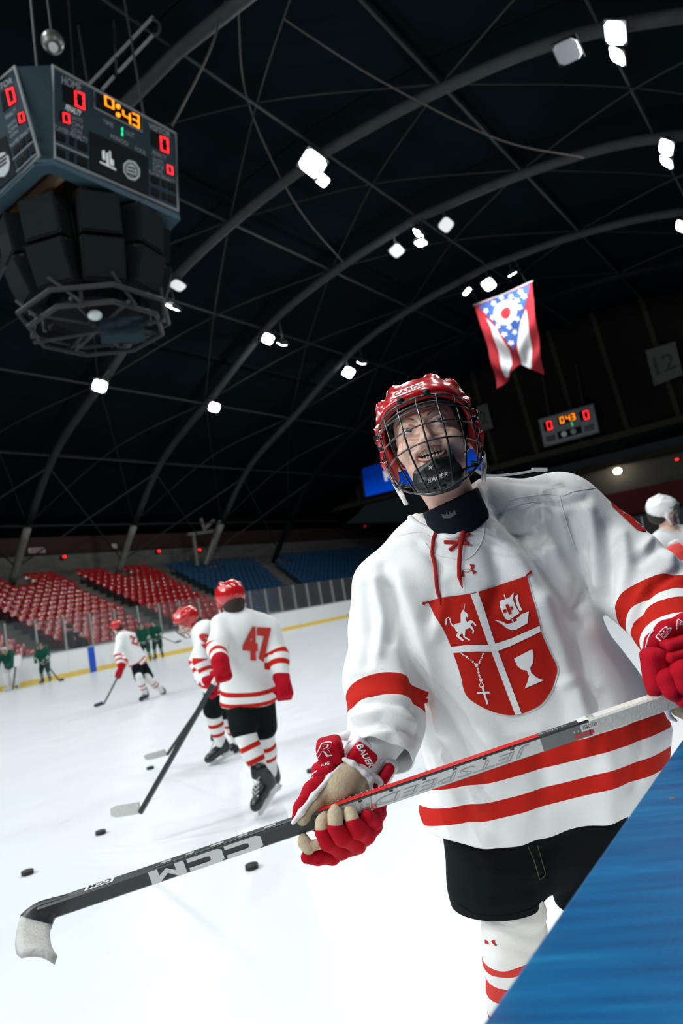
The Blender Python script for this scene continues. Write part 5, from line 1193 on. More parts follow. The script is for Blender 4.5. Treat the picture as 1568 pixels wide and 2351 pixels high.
M_helm = mat('helmet_red', (0.52, 0.010, 0.012), 0.20, spec=0.6, coat=0.6)
helmet = np_mesh('helmet', V, F, M_helm, man, label='glossy red hockey helmet')
HEB = BVHTree.FromPolygons([tuple(x) for x in V], [tuple(f) for f in F])
ls = SDF((-.12, -.14, -.09), (.12, .15, .13), 0.004); ls.ell((0, -.012, .016), (.088, .1135, .0835)); ls.ell((0, -.010, .014), (.077, .097, .078), None, .003, True)
ls.box((0, .115, -.085), (.074, .10, .128), None, .04, .01, True); ls.box((0, -.02, -.16), (.2, .2, .10), None, .01, .01, True)
V, F = ls.mesh(); V = Hn(laplace(V, F, 2)); np_mesh('foam_liner', V, F, M_black, helmet, label='black foam liner')
M_dec = mat('decal_white', (0.82, 0.83, 0.83), 0.35); M_ink = mat('decal_red', (0.45, 0.01, 0.012), 0.35)
def rrect(q, n=5):        # rounded quad outline in photo px
    mp = quad_map(q); pts = []
    for cx, cy, a0 in ((.97, .86, 0), (.03, .86, 90), (.03, .14, 180), (.97, .14, 270)):
        for k in range(n): a = R(a0 + 90 * k / (n - 1)); pts.append(mp(cx + .03 * math.cos(a), cy + .14 * math.sin(a)))
    return pts
cq = Zh([(318, 322), (540, 238), (543, 275), (322, 362)])
drape('name_sticker', [rrect(cq)], M_dec, helmet, HEB, 0.0008, 4, 'white sticker with team name')
drape_text('lettering', 'CARDS', Zh([(328, 326), (534, 249), (537, 272), (331, 350)]), M_ink, helmet, HEB, 0.0016, bold=0.035, mx=3.5)
# ---------------------------------------------------------------- wire cage
M_wire = mat('cage_wire', (0.012, 0.013, 0.015), 0.25, spec=0.7, coat=0.3)
cage = thing('x', 'x', 'x', HO); cage.name = 'face_cage'; del cage['label'], cage['category']; cage.parent = man; cage.location = HO - man.location
def cg(th, z):        # th degrees from straight ahead (+ = his left), z height
    a = np.interp(z, [-.146, -.11, -.07, -.02, .03, .07], [.070, .086, .097, .102, .103, .099]); b_ = np.interp(z, [-.146, -.11, -.07, -.02, .03, .07], [.130, .141, .148, .148, .138, .122])
    return (a * math.sin(R(th)), .002 + b_ * math.cos(R(th)), z)
def wire(pts, r_=.0017): hpart('cage_wire', MB().tube([p for p in pts], r_, 7), M_wire, cage)
TH = [-64, -42, -21, 1, 23, 45, 66]
ztop = lambda th: .044 - .014 * (abs(th) / 60.0) ** 2.2
zbot = lambda th: -.146 + .050 * (abs(th) / 68.0) ** 2.0
for th in TH: wire([cg(th * (1 - 0.12 * max(0, -z - .06) / .07), z) for z in np.linspace(ztop(th), zbot(th), 14)], .0019)
for z in (.012, -.022, -.056): wire([cg(th, z + .006 * math.cos(R(th))) for th in np.linspace(-86, 86, 30)], .0018)
wire([cg(th, ztop(th)) for th in np.linspace(-84, 84, 30)], .0022); wire([cg(th, ztop(th) - .016) for th in np.linspace(-84, 84, 30)], .0018)
wire([cg(th, zbot(th)) for th in np.linspace(-80, 80, 30)], .0022)
wire([cg(th, -.098) for th in list(np.linspace(-74, -50, 6))]); wire([cg(th, -.098) for th in list(np.linspace(50, 74, 6))])
for g_ in (-1, 1):
    wire([cg(g_ * 84, ztop(84)), cg(g_ * 88, 0), cg(g_ * 88, -.04), cg(g_ * 84, -.07), cg(g_ * 80, zbot(80))], .003)
    wire([cg(g_ * 76, ztop(76)), cg(g_ * 78, 0), cg(g_ * 77, -.04), cg(g_ * 75, -.075), cg(g_ * 70, zbot(70))], .0022)
    hpart('side_clip', MB().box((g_ * .103, .010, .022), (.010, .016, .030)).box((g_ * .107, .004, .030), (.008, .022, .014)), M_black, cage, 'black side clip', False)
    q = cg(g_ * 15, .046); hpart('brow_clip', MB().sphere((q[0] - .0, q[1] + .001, q[2] + .004), (.0075, .006, .0075)), M_black, cage, 'black brow clip')
# chin cup
cs_ = SDF((-.09, .03, -.16), (.09, .15, -.05), .0025)
cs_.ell((0, .088, -.109), (.049, .032, .030), None, 0, False, 2.8); cs_.ell((0, .070, -.088), (.040, .040, .026), None, .006, True)
cs_.chain([(-.034, .106, -.092), (.006, .119, -.085), (.034, .108, -.082)], [.007, .009, .008], .008)
for g_ in (-1, 1):
    for k in range(3): cs_.chain([(g_ * (.010 + .010 * k), .128 - .003 * k, -.078), (g_ * (.016 + .013 * k), .126 - .006 * k, -.103)], [.0022, .0022], .002, True)
cs_.chain([(-.048, .098, -.112), (-.026, .116, -.116), (0, .121, -.117), (.026, .116, -.116), (.048, .098, -.112)], [.004] * 5, .003)
cs_.chain([(-.048, .090, -.127), (0, .116, -.131), (.048, .090, -.127)], [.0025] * 3, .002, True)
V, F = cs_.mesh(); V = Hn(laplace(V, F, 2, .4))
cup = np_mesh('chin_cup', V, F, mat('chin_black', (0.011, 0.012, 0.013), 0.42, spec=0.5), man, label='black padded chin cup')
CB = BVHTree.FromPolygons([tuple(x) for x in V], [tuple(f) for f in F])
drape_text('lettering', 'BAUER', Zh([(568, 945), (716, 886), (720, 915), (572, 970)]), mat('print_pale', (0.6, 0.62, 0.63), 0.4), cup, CB, .0012, bold=0.02, slant=0.15, mx=3.5)
drape('maker_mark', [Zh([(574, 845), (592, 850), (612, 838), (596, 858), (606, 870), (592, 864), (576, 872), (586, 857)])], mat('print_pale', (0, 0, 0)), cup, CB, .0012, 4)
for g_ in (-1, 1): hpart('chin_strap', MB().tube(spline([(g_ * .046, .088, -.108), (g_ * .066, .07, -.102), (g_ * .084, .030, -.088)], 5), .009, 8, flat=.3, up=(0, 0, 1)), M_black, cup, 'black strap with stud')
for g_ in (-1, 1): hpart('strap_stud', MB().sphere((g_ * .072, .066, -.099), (.006, .006, .006)), M_dark, cup)
# ear loops and straps (clear and white)
M_strap = mat('strap_white', (0.74, 0.75, 0.75), 0.6)
for g_ in (-1, 1):
    hpart('ear_loop', MB().tube(spline([(g_ * .092, .028, -.028), (g_ * .095, .012, -.060), (g_ * .092, -.008, -.085), (g_ * .085, .012, -.108)], 6), [.0055] * 19, 8, flat=.35), M_strap, helmet, True and 'white ear loop')
    hpart('strap', MB().tube(spline([(g_ * .085, .012, -.108), (g_ * .083, .022, -.118), (g_ * .080, .028, -.128)], 5), .0048, 8, flat=.35), M_strap, helmet, 'white strap end')
st_pts = [H(.085, .012, -.105)] + [P(x, y, d) for x, y, d in ((1092, 1078, 1.50), (1108, 1089, 1.50), (1140, 1092, 1.505), (1190, 1087, 1.51), (1235, 1079, 1.52))]
part('loose_strap', MB().tube(spline(st_pts, 6), .0042, 8, flat=.4).vf, M_strap, helmet, True, 'white strap lying over the shoulder')
part('strap_buckle', MB().box(P(1238, 1078, 1.515), (.032, .014, .008), frame(cu, cr)).vf, M_strap, helmet, False, 'white buckle')
# ---------------------------------------------------------------- stick (rests in both gloves: a thing of its own)
def strip_frames(axis_px, d0, d1): return [P(x, y, d0 + (d1 - d0) * i / (len(axis_px) - 1)) for i, (x, y) in enumerate(axis_px)]
S0, S1 = P(1640, 1569, 1.270), P(95, 2095, 1.250)          # butt end, heel
sax = (S1 - S0).normalized(); SL = (S1 - S0).length
tocam = (CAM - (S0 + S1) / 2).normalized(); tocam = (tocam - sax * tocam.dot(sax)).normalized(); upn = sax.cross(tocam)
if upn.z < 0: upn = -upn
rot = R(27); fn_ = (tocam * math.cos(rot) - upn * math.sin(rot)).normalized(); tn_ = (upn * math.cos(rot) + tocam * math.sin(rot)).normalized()   # front face, top face
stick = thing('hockey_stick', 'white black and red hockey stick held across the body by the nearest player', 'stick', (S0 + S1) / 2)
M_carbon = mat('stick_carbon', (0.030, 0.036, 0.039), 0.35, spec=0.35); M_swhite = mat('stick_white', (0.62, 0.64, 0.64), 0.35); M_sred = mat('stick_red', (0.62, 0.02, 0.02), 0.35)
M_tape = mat('grip_tape', (0.66, 0.65, 0.60), 0.85, bump=0.2, bscale=260, noise=0.14, nscale=90); M_sgrey = mat('stick_grey', (0.16, 0.17, 0.175), 0.4, noise=0.25, nscale=40)
HFc, HTp = .0150, .0098      # half sizes along the front face and the top face
def spx(x):                  # distance from the butt end of the point of the axis above photo column x
    lo_, hi_ = 0.0, SL
    for _ in range(40):
        m_ = (lo_ + hi_) / 2; X_, Y_ = proj_np(np.array([tuple(S0 + sax * m_)]))
        if X_[0] > x: lo_ = m_
        else: hi_ = m_
    return lo_
def shaft_part(name, x0, x1, m, grow=0.0, label=None):
    a, b_ = spx(x0), spx(x1); V = []; ch = .003
    prof = [(HFc - ch, HTp), (HFc, HTp - ch), (HFc, -HTp + ch), (HFc - ch, -HTp), (-HFc + ch, -HTp), (-HFc, -HTp + ch), (-HFc, HTp - ch), (-HFc + ch, HTp)]
    for s_ in (a, b_):
        for u_, v_ in prof: V.append(S0 + sax * s_ + tn_ * (u_ * (1 + grow)) + fn_ * (v_ * (1 + grow)))
    F = [(i, (i + 1) % 8, 8 + (i + 1) % 8, 8 + i) for i in range(8)] + [tuple(range(7, -1, -1)), tuple(range(8, 16))]
    return part(name, (V, F), m, stick, label=label, recalc=True)
def sface(x, v, top=False, off=.0006):      # photo column, -1..1 across the face
    p = S0 + sax * spx(x)
    return p + tn_ * (HFc + off) + fn_ * (v * (HTp - .002)) if top else p + fn_ * (HTp + off) + tn_ * (v * (HFc - .0025))
def splate(name, x0, x1, v0, v1, m, top=False, off=.0006, label=None, skew=0):
    V = [sface(x0, v0, top, off), sface(x1, v0, top, off), sface(x1 + skew, v1, top, off), sface(x0 + skew, v1, top, off)]
    return part(name, (V, [(0, 1, 2, 3)]), m, stick, label=label)
def stext(txt, x0, x1, v0, v1, m, top=False, off=.0012, label=None, **k):     # lettering reads from the butt end, so it is upside down here
    V, F = text2d(txt, **k); return part('lettering', ([sface(x0 + (x1 - x0) * x, v0 + (v1 - v0) * y, top, off) for x, y in V], F), m, stick, label=label)
shaft_part('shaft', 1640, 95, M_carbon)
shaft_part('grip_tape', 1640, 1352, M_tape, 0.12, 'white cloth tape on the grip')
splate('white_side', 1240, 735, 1, -1, M_swhite, label='white side of the shaft'); splate('grey_side', 1345, 1240, 1, -1, M_sgrey)
splate('red_edge', 1240, 735, -0.75, 0.95, M_sred, True, label='red edge of the shaft')
splate('price_label', 1370, 1330, 1.0, -0.1, mat('label_paper', (0.75, 0.75, 0.73), 0.6), off=.0016)
stext('19710426', 1366, 1334, 0.15, 0.85, M_black, off=.0022)
splate('label_top', 1368, 1330, 1.0, -1.0, mat('label_paper', (0, 0, 0)), True, off=.0018)
for i in range(5): splate('red_block', 1356 - 9 * i, 1349 - 9 * i, -0.2, -0.8, M_sred, off=.0012); splate('grey_tick', 1352 - 9 * i, 1349 - 9 * i, 0.1, 0.35, M_swhite, off=.0012)
stext('INT - 65 FLEX - P29', 1305, 1240, -0.2, 0.4, M_swhite, True, label='flex print')
M_line = mat('outline_grey', (0.28, 0.29, 0.30), 0.4)
stext('JETSPEED', 1215, 860, 0.85, -0.75, M_line, off=.0010, slant=0.25, label='JETSPEED outline letters'); stext('JETSPEED', 1213, 864, 0.72, -0.62, M_swhite, off=.0016, slant=0.25, bold=-0.035)
stext('FT', 855, 815, 0.85, -0.75, M_line, slant=0.25); stext('FT', 853, 817, 0.7, -0.6, M_swhite, off=.0016, slant=0.25, bold=-0.03)
stext('8', 862, 848, -0.95, -0.2, M_sred, off=.002); stext('PRO', 846, 826, -0.9, -0.3, mat('stick_dark_red', (0.3, 0.02, 0.02), 0.4), off=.002)
for x in (1180, 1118, 1050, 980, 905, 835): splate('scuff', x, x - 9, 1.0, 0.75, M_black, off=.002)
for k in range(36): splate('red_dot', 1230 - 13.5 * k, 1226 - 13.5 * k, -0.85, -0.6, M_swhite, True, off=.0016)
# CCM letters near the blade (built from bars, upside down)
def sletter(poly, x0, x1):
    return part('lettering', ([sface(x0 + (x1 - x0) * x, 1.0 - 2.0 * y, False, .0012) for x, y in poly], [tuple(range(len(poly)))]), M_swhite, stick, label='big white block letter')
BC = [(.12, 0), (1, 0), (1, .30), (.44, .30), (.36, .38), (.36, .62), (.44, .70), (1, .70), (1, 1), (.12, 1), (0, .86), (0, .14)]
BM = [(0, 0), (.26, 0), (.26, .52), (.5, .12), (.74, .52), (.74, 0), (1, 0), (1, 1), (.76, 1), (.5, .52), (.24, 1), (0, 1)]
sletter(BC, 602, 520); sletter(BC, 514, 435); sletter(BM, 428, 348)
splate('badge', 268, 203, 0.95, -0.9, M_swhite, True, off=.001); stext('CCM', 262, 210, 0.7, -0.7, M_black, True, off=.0018, bold=0.02)
splate('edge_glint', 690, 360, 0.8, 1.0, M_sgrey, True, off=.001)
for x, w_ in ((640, 26), (575, 22), (520, 30), (452, 18), (400, 24)): splate('scuff', x, x - w_, -0.2, 0.5, mat('scuff_pale', (0.35, 0.36, 0.37), 0.5), True, off=.0014)
# blade: curves down and towards the camera
BL = [((52, 2098), (150, 2088), 1.250), ((44, 2112), (117, 2131), 1.235), ((40, 2135), (112, 2152), 1.17), ((38, 2160), (115, 2178), 1.11), ((41, 2180), (122, 2194), 1.06), ((52, 2190), (129, 2205), 1.025)]
def blade_part(name, L, th, m, label=None):
    V = []; n = len(L)
    for i, (a, b_, d) in enumerate(L):
        A_, B_ = P(*a, d), P(*b_, d * 1.0); t_ = (P(*L[min(i + 1, n - 1)][0], L[min(i + 1, n - 1)][2]) - P(*L[max(i - 1, 0)][0], L[max(i - 1, 0)][2])); nn = t_.cross(B_ - A_).normalized() * th
        for k in range(6): q = A_.lerp(B_, k / 5); cup_ = nn.normalized() * (.006 * math.sin(math.pi * k / 5)) * (i / n); V += [q + cup_ + nn, q + cup_ - nn]
    F = []
    for i in range(n - 1):
        for k in range(5):
            a, b_ = i * 12 + k * 2, (i + 1) * 12 + k * 2; F += [(a, a + 2, b_ + 2, b_), (a + 1, b_ + 1, b_ + 3, a + 3)]
        for k in (0, 5): a, b_ = i * 12 + k * 2, (i + 1) * 12 + k * 2; F.append((a, b_, b_ + 1, a + 1))
    for i in (0, n - 1):
        for k in range(5): a = i * 12 + k * 2; F.append((a, a + 1, a + 3, a + 2))
    return part(name, (V, F), m, stick, True, label, recalc=True)
def dense(L, n=4):
    A_ = spline([(*a, d) for a, b_, d in L], n); B_ = spline([(*b_, d) for a, b_, d in L], n); return [((p.x, p.y), (q.x, q.y), p.z) for p, q in zip(A_, B_)]
M_btape = mat('blade_tape', (0.47, 0.48, 0.46), 0.85, bump=0.3, bscale=160, noise=0.25, nscale=60)
blade_part('blade_heel', dense([((175, 2050), (215, 2052), 1.25), ((120, 2064), (185, 2062), 1.25), ((75, 2078), (155, 2080), 1.25), ((52, 2098), (128, 2103), 1.245), ((45, 2112), (117, 2131), 1.237)]), .0052, M_carbon, 'grey blade heel')
blade_part('blade', dense([((45, 2110), (118, 2128), 1.238)] + BL[2:]), .0058, M_btape, 'blade wrapped in white tape')
# ---------------------------------------------------------------- gloves
M_gred = mat('glove_red', GLOVE_RED, 0.8, bump=0.25, bscale=500, spec=0.12); M_palm = mat('palm_suede', (0.50, 0.41, 0.285), 0.9, spec=0.1, noise=0.14, nscale=45, bump=0.25, bscale=200); M_pipe_w = mat('glove_piping', (0.78, 0.78, 0.80), 0.6)
def blob(name, ops, m, par, h=.0030, it=2, label=None, ks=0.008):
    pts = []
    for o in ops:
        if o[0] == 'c': pts += [(Vector(p), r_) for p, r_ in zip(o[1], o[2])]
        else: pts.append((Vector(o[1]), max(o[2]) * 1.5))
    lo = np.min([[c - r_ for c in p] for p, r_ in pts], 0) - 4 * h; hi = np.max([[c + r_ for c in p] for p, r_ in pts], 0) + 4 * h
    s = SDF(lo, hi, h)
    for o in ops:
        k = o[-1] if isinstance(o[-1], float) else ks
        if o[0] == 'c': s.chain(o[1], o[2], k)
        elif o[0] == 'b': s.box(o[1], o[2], o[3], o[4], k)
        elif o[0] == 'e': s.ell(o[1], o[2], o[3], k)
    V, F = s.mesh(); V = laplace(V, F, it, .5)
    return np_mesh(name, V, F, m, par, label=label), BVHTree.FromPolygons([tuple(v) for v in V], [tuple(f) for f in F])
U1 = .000209
def ga(x, y, d): return P(600 + x / 3.92, 1640 + y / 3.92, d)
def im_frame(ang, tiltx=0.0, tilty=0.0):        # axes: x to image right (turned by ang deg), y up, z to the camera
    x = cr * math.cos(R(ang)) + cu * math.sin(R(ang)); z = (-cf + x * tiltx + cu * tilty).normalized(); y = z.cross(x).normalized(); x = y.cross(z)
    return Matrix(((x.x, y.x, z.x), (x.y, y.y, z.y), (x.z, y.z, z.z)))
G1 = thing('g', '-', '-', P(780, 1830, 1.3)); G1.name = 'glove'; del G1['category']; G1['label'] = 'red glove with tan palm holding the shaft'; G1.parent = man; G1.location = P(780, 1830, 1.3) - man.location
def gc(pts, rs): return ('c', [ga(*p) for p in pts], [r_ * U1 for r_ in rs])
def gb(x, y, d, w_, h_, th, ang, rd=35, tx=0., ty=0.): return ('b', ga(x, y, d), (w_ * U1 / 2, h_ * U1 / 2, th), im_frame(ang, tx, ty), min(rd * U1, th * .95))
blob('cuff_lining', [gb(910, 370, 1.345, 330, 300, .020, -38), gb(1115, 520, 1.345, 150, 270, .020, -32)], M_pipe_w, G1, label='white cuff binding')
o, B1 = blob('cuff_panel', [gb(905, 378, 1.326, 240, 205, .020, -38)], M_gred, G1); drape_text('lettering', 'BAUER', [(600 + x / 3.92, 1640 + y / 3.92) for x, y in [(905, 262), (1018, 462), (968, 482), (853, 285)]], M_dec, o, B1, .0012, bold=.03, slant=.12, mx=4)
blob('cuff_panel', [gb(1118, 530, 1.328, 95, 210, .020, -32)], M_gred, G1)
blob('cuff_strap', [gc([(985, 540, 1.315), (1070, 610, 1.31)], [42, 34]), gc([(1000, 530, 1.32), (1085, 420, 1.325)], [22, 22])], M_pipe_w, G1, .002)
o, B2 = blob('backhand_roll', [gb(620, 330, 1.330, 245, 235, .028, 14, 60)], M_gred, G1)
drape_text('lettering', 'R', [(600 + x / 3.92, 1640 + y / 3.92) for x, y in [(540, 262), (690, 222), (640, 372), (475, 400)]], M_dec, o, B2, .0010, bold=.05, mx=4); drape_text('lettering', 'R', [(600 + x / 3.92, 1640 + y / 3.92) for x, y in [(548, 270), (680, 236), (630, 360), (488, 390)]], M_gred, o, B2, .0018, bold=.0, mx=4)
o, B3 = blob('backhand_roll', [gb(580, 520, 1.320, 250, 200, .028, 30, 60)], M_gred, G1)
drape_text('lettering', 'ILES', [(600 + x / 3.92, 1640 + y / 3.92) for x, y in [(545, 442), (615, 428), (612, 454), (542, 470)]], M_dec, o, B3, .0012, bold=.03, mx=4)
drape_text('lettering', 'UC', [(600 + x / 3.92, 1640 + y / 3.92) for x, y in [(450, 535), (510, 500), (460, 575), (385, 605)]], M_dec, o, B3, .0012, bold=.04, mx=4)
blob('thumb', [gc([(590, 560, 1.312), (455, 690, 1.285), (350, 840, 1.262), (300, 930, 1.252)], [95, 82, 58, 30])], M_gred, G1, label='red thumb shell')
blob('thumb_piping', [gc([(725, 455, 1.305), (620, 560, 1.285), (470, 735, 1.262), (360, 880, 1.245), (285, 975, 1.238)], [16, 20, 24, 24, 20])], M_pipe_w, G1, .002)
blob('palm', [gc([(800, 520, 1.315), (700, 660, 1.300), (600, 800, 1.290)], [130, 170, 120]), gc([(900, 620, 1.315), (840, 760, 1.300)], [110, 130]), gc([(620, 640, 1.290), (480, 800, 1.268), (370, 950, 1.248)], [62, 60, 52]), gc([(500, 800, 1.270), (470, 930, 1.262)], [55, 40])], M_palm, G1, label='tan suede palm')
blob('wrist_piping', [gc([(745, 405, 1.303), (820, 440, 1.299), (930, 530, 1.297), (985, 590, 1.299), (985, 700, 1.300)], [22, 22, 22, 24, 22])], M_pipe_w, G1, .002)
blob('heel_panel', [gc([(1050, 600, 1.325), (1065, 760, 1.318), (1070, 900, 1.310)], [70, 66, 55])], M_gred, G1)
blob('wrist_sleeve', [('c', [ga(880, 470, 1.345), armR[3].lerp(armR[4], 0.3)], [.044, .052])], M_sew, G1, .005, label='bunched white sleeve end')
blob('cuff_lining', [gc([(640, 215, 1.375), (770, 190, 1.372), (900, 215, 1.370), (1030, 290, 1.368), (1130, 390, 1.366), (1190, 490, 1.362)], [34, 40, 44, 44, 42, 30])], M_pipe_w, G1, .003)
blob('palm', [gc([(500, 985, 1.285), (700, 1010, 1.292), (880, 960, 1.298)], [70, 95, 80])], mat('palm_black', (0.015, 0.014, 0.013), 0.8), G1, .003, label='black inner palm')  # black blob filling the gap between thumb and fingers
def finger(red, tip, rr, rt):
    blob('finger', [gc(red, rr)], M_gred, G1, .0026, label='red padded finger'); blob('fingertip', [gc(tip, rt)], M_palm, G1, .0022)
finger([(760, 1215, 1.320), (640, 1280, 1.275), (510, 1285, 1.245), (410, 1285, 1.238)], [(425, 1200, 1.238), (385, 1150, 1.242), (375, 1095, 1.252)], [60, 66, 62, 56], [58, 50, 34])
blob('fingertip', [gc([(400, 1190, 1.238), (520, 1170, 1.240)], [50, 44])], M_palm, G1, .0022)
finger([(880, 1190, 1.320), (720, 1225, 1.262), (600, 1150, 1.232), (545, 1060, 1.226)], [(542, 1020, 1.228), (550, 960, 1.236), (570, 905, 1.248)], [66, 72, 70, 64], [60, 50, 34])
finger([(960, 1100, 1.315), (850, 1160, 1.255), (730, 1100, 1.222), (665, 1020, 1.216)], [(665, 975, 1.218), (664, 900, 1.228), (662, 850, 1.244)], [70, 74, 76, 70], [66, 58, 42])
finger([(1030, 1010, 1.315), (950, 1080, 1.252), (870, 1040, 1.224), (825, 975, 1.220)], [(818, 945, 1.222), (800, 895, 1.232), (782, 865, 1.246)], [66, 74, 72, 66], [61, 52, 36])
blob('knuckle_roll', [gc([(1070, 890, 1.315), (1010, 960, 1.262), (960, 930, 1.242)], [62, 74, 66])], M_gred, G1, .0026)
# the other glove, at the right edge
U2 = .000207
def gd(x, y, d): return P(1300 + x / 3.918, 1100 + y / 3.918, d)
def hc(pts, rs): return ('c', [gd(*p) for p in pts], [r_ * U2 for r_ in rs])
def hb(x, y, d, w_, h_, th, ang, rd=40, tx=0., ty=0.): return ('b', gd(x, y, d), (w_ * U2 / 2, h_ * U2 / 2, th), im_frame(ang, tx, ty), min(rd * U2, th * .95))
G2 = thing('g', '-', '-', P(1560, 1530, 1.3)); G2.name = 'glove'; del G2['category']; G2['label'] = 'red glove over the taped butt end'; G2.parent = man; G2.location = P(1560, 1530, 1.3) - man.location
o, B4 = blob('cuff_panel', [hc([(745, 1600, 1.300), (790, 1470, 1.288), (900, 1360, 1.278), (1080, 1290, 1.275), (1260, 1270, 1.285)], [60, 80, 86, 86, 80])], M_gred, G2)
for txt, q in (('B', [(800, 1420), (905, 1300), (960, 1350), (850, 1465)]), ('A', [(950, 1290), (1060, 1235), (1085, 1310), (985, 1352)]), ('U', [(1095, 1230), (1210, 1200), (1230, 1280), (1115, 1305)])):
    drape_text('lettering', txt, ZS(q), M_dec, o, B4, .0010, bold=.05, mx=4); c_ = np.mean(q, 0); drape_text('lettering', txt, ZS([tuple(c_ + (np.array(p) - c_) * .80) for p in q]), M_gred, o, B4, .0018, bold=-.005, mx=4)
part('cuff_piping', MB().tube(spline([q + n * .001 for q, n in (hit(B4, *p) for p in ZS([(700, 1590), (722, 1500), (745, 1420), (790, 1360)])) if q], 5), .0016, 6).vf, M_pipe_w, G2, True)
blob('side_panel', [hb(800, 1700, 1.262, 200, 360, .026, 8, 70), hc([(790, 1880, 1.268), (800, 1930, 1.272)], [75, 60])], M_gred, G2)
blob('backhand_roll', [hb(1060, 1440, 1.262, 430, 95, .026, 17, 45)], M_gred, G2); blob('backhand_roll', [hb(1075, 1545, 1.252, 440, 95, .026, 17, 45)], M_gred, G2)
blob('finger', [hc([(930, 1690, 1.262), (905, 1800, 1.236), (950, 1900, 1.228), (985, 1950, 1.240)], [84, 86, 76, 60])], M_gred, G2, .0026)
blob('finger', [hc([(1030, 1640, 1.252), (1045, 1740, 1.224), (1060, 1850, 1.220), (1075, 1930, 1.236)], [96, 98, 84, 62])], M_gred, G2, .0026)
blob('finger', [hc([(1190, 1610, 1.252), (1200, 1730, 1.222), (1195, 1860, 1.222)], [90, 92, 70])], M_gred, G2, .0026); blob('finger', [hc([(1330, 1590, 1.262), (1345, 1700, 1.236), (1330, 1820, 1.236)], [84, 84, 66])], M_gred, G2, .0026)
blob('thumb', [hc([(1150, 1960, 1.235), (1060, 1985, 1.226), (1010, 1960, 1.232)], [66, 66, 52])], M_gred, G2, .0026)
blob('palm', [hb(1080, 2085, 1.285, 290, 170, .016, -25, 80)], M_palm, G2, label='tan palm below the shaft'); blob('palm_piping', [hc([(930, 2030, 1.280), (912, 2080, 1.279), (930, 2140, 1.279), (985, 2172, 1.28)], [18, 18, 18, 18])], M_pipe_w, G2, .002)
# ---------------------------------------------------------------- trousers, socks, skates
ps = SDF(np.min([tuple(x) for x in (PEL, KR, KL)], 0) - .3, np.max([tuple(x) for x in (PEL, KR, KL)], 0) + .32, .007)
PH = P(1200, 1800, 1.60)
ps.ell(P(1235, 1945, 1.585), (.11, .10, .10), None, .05)
ps.ell(PH, (.19, .12, .16), frame(nax, e1), .02)
TR = [P(1118, 1900, 1.585), P(1140, 2030, 1.555), P(1160, 2150, 1.535)]; TL_ = [P(1335, 1880, 1.61), P(1365, 2020, 1.625), P(1385, 2140, 1.635)]
ps.chain(TR, [.104, .108, .098], .02); ps.chain(TL_, [.104, .106, .096], .03)
V, F = ps.mesh(); V = laplace(V, F, 3)
N_p = vnormals(V, F); x_, y_ = proj_np(V); dsp = np.zeros(len(V))
for pl, wd, h_ in [([(1050, 1960), (1100, 2000), (1180, 2010)], 12, .004), ([(1070, 2040), (1140, 2060), (1220, 2040)], 12, -.004), ([(1245, 1960), (1250, 2040), (1255, 2090)], 16, -.012), ([(1100, 1940), (1130, 2000), (1120, 2080)], 16, .004)]: dsp += h_ * np.exp(-(seg_dist2(x_, y_, pl) / wd) ** 2)
V = V + N_p * dsp[:, None] * (1 if (N_p * (np.array(CAM) - V)).sum(1)[np.argmin(y_ * 0 + np.linalg.norm(V - np.array(CAM), axis=1))] > 0 else -1)
M_pants = mat('trouser_black', (0.0055, 0.0085, 0.0095), 0.8, bump=0.25, bscale=250, spec=0.08)
pants = np_mesh('trousers', V, F, M_pants, man, label='black hockey trousers')
PB = BVHTree.FromPolygons([tuple(v) for v in V], [tuple(f) for f in F])
b = bmesh.new(); b.from_mesh(pants.data)
for px, nn in (((1150, 2112), (TR[1] - TR[2]).normalized() + cu * .15), ((1370, 2085), (TL_[1] - TL_[2]).normalized())):
    pc = P(*px, 1.45 if px[0] < 1200 else 1.56) - man.location; g_ = [f for f in b.faces if ((f.calc_center_median() + man.location) - (TR[2] if px[0] < 1200 else TL_[2])).length < .165 and abs((f.calc_center_median() + man.location - P(1258, 2080, 1.58)).dot(e1)) < 9 and (((f.calc_center_median() + man.location - P(1258, 2080, 1.58)).dot(e1)) < 0) == (px[0] < 1200)]
    bmesh.ops.bisect_plane(b, geom=list({v for f in g_ for v in f.verts}) + list({e for f in g_ for e in f.edges}) + g_, plane_co=pc, plane_no=nn, clear_inner=True, dist=1e-5)
b.to_mesh(pants.data); b.free()
for pl in ([(1211, 1942), (1225, 1975), (1238, 2020)], [(1233, 1940), (1243, 1975), (1252, 2006), (1240, 2018)]):
    pp_ = [q + n * .001 for q, n in (hit(PB, *p) for p in spline2(pl, 6)) if q]
    part('waist_string', MB().tube(pp_, .0011, 6).vf, mat('string_olive', (0.12, 0.12, 0.05), 0.8), pants, True)
hem_pts = [q + n * .0006 for q, n in (hit(PB, *p) for p in spline2([(1052, 2076), (1090, 2098), (1150, 2104), (1215, 2088), (1248, 2064)], 6)) if q]
if len(hem_pts) > 3: part('hem_seam', MB().tube(hem_pts, .0012, 5).vf, M_pants, pants, True)
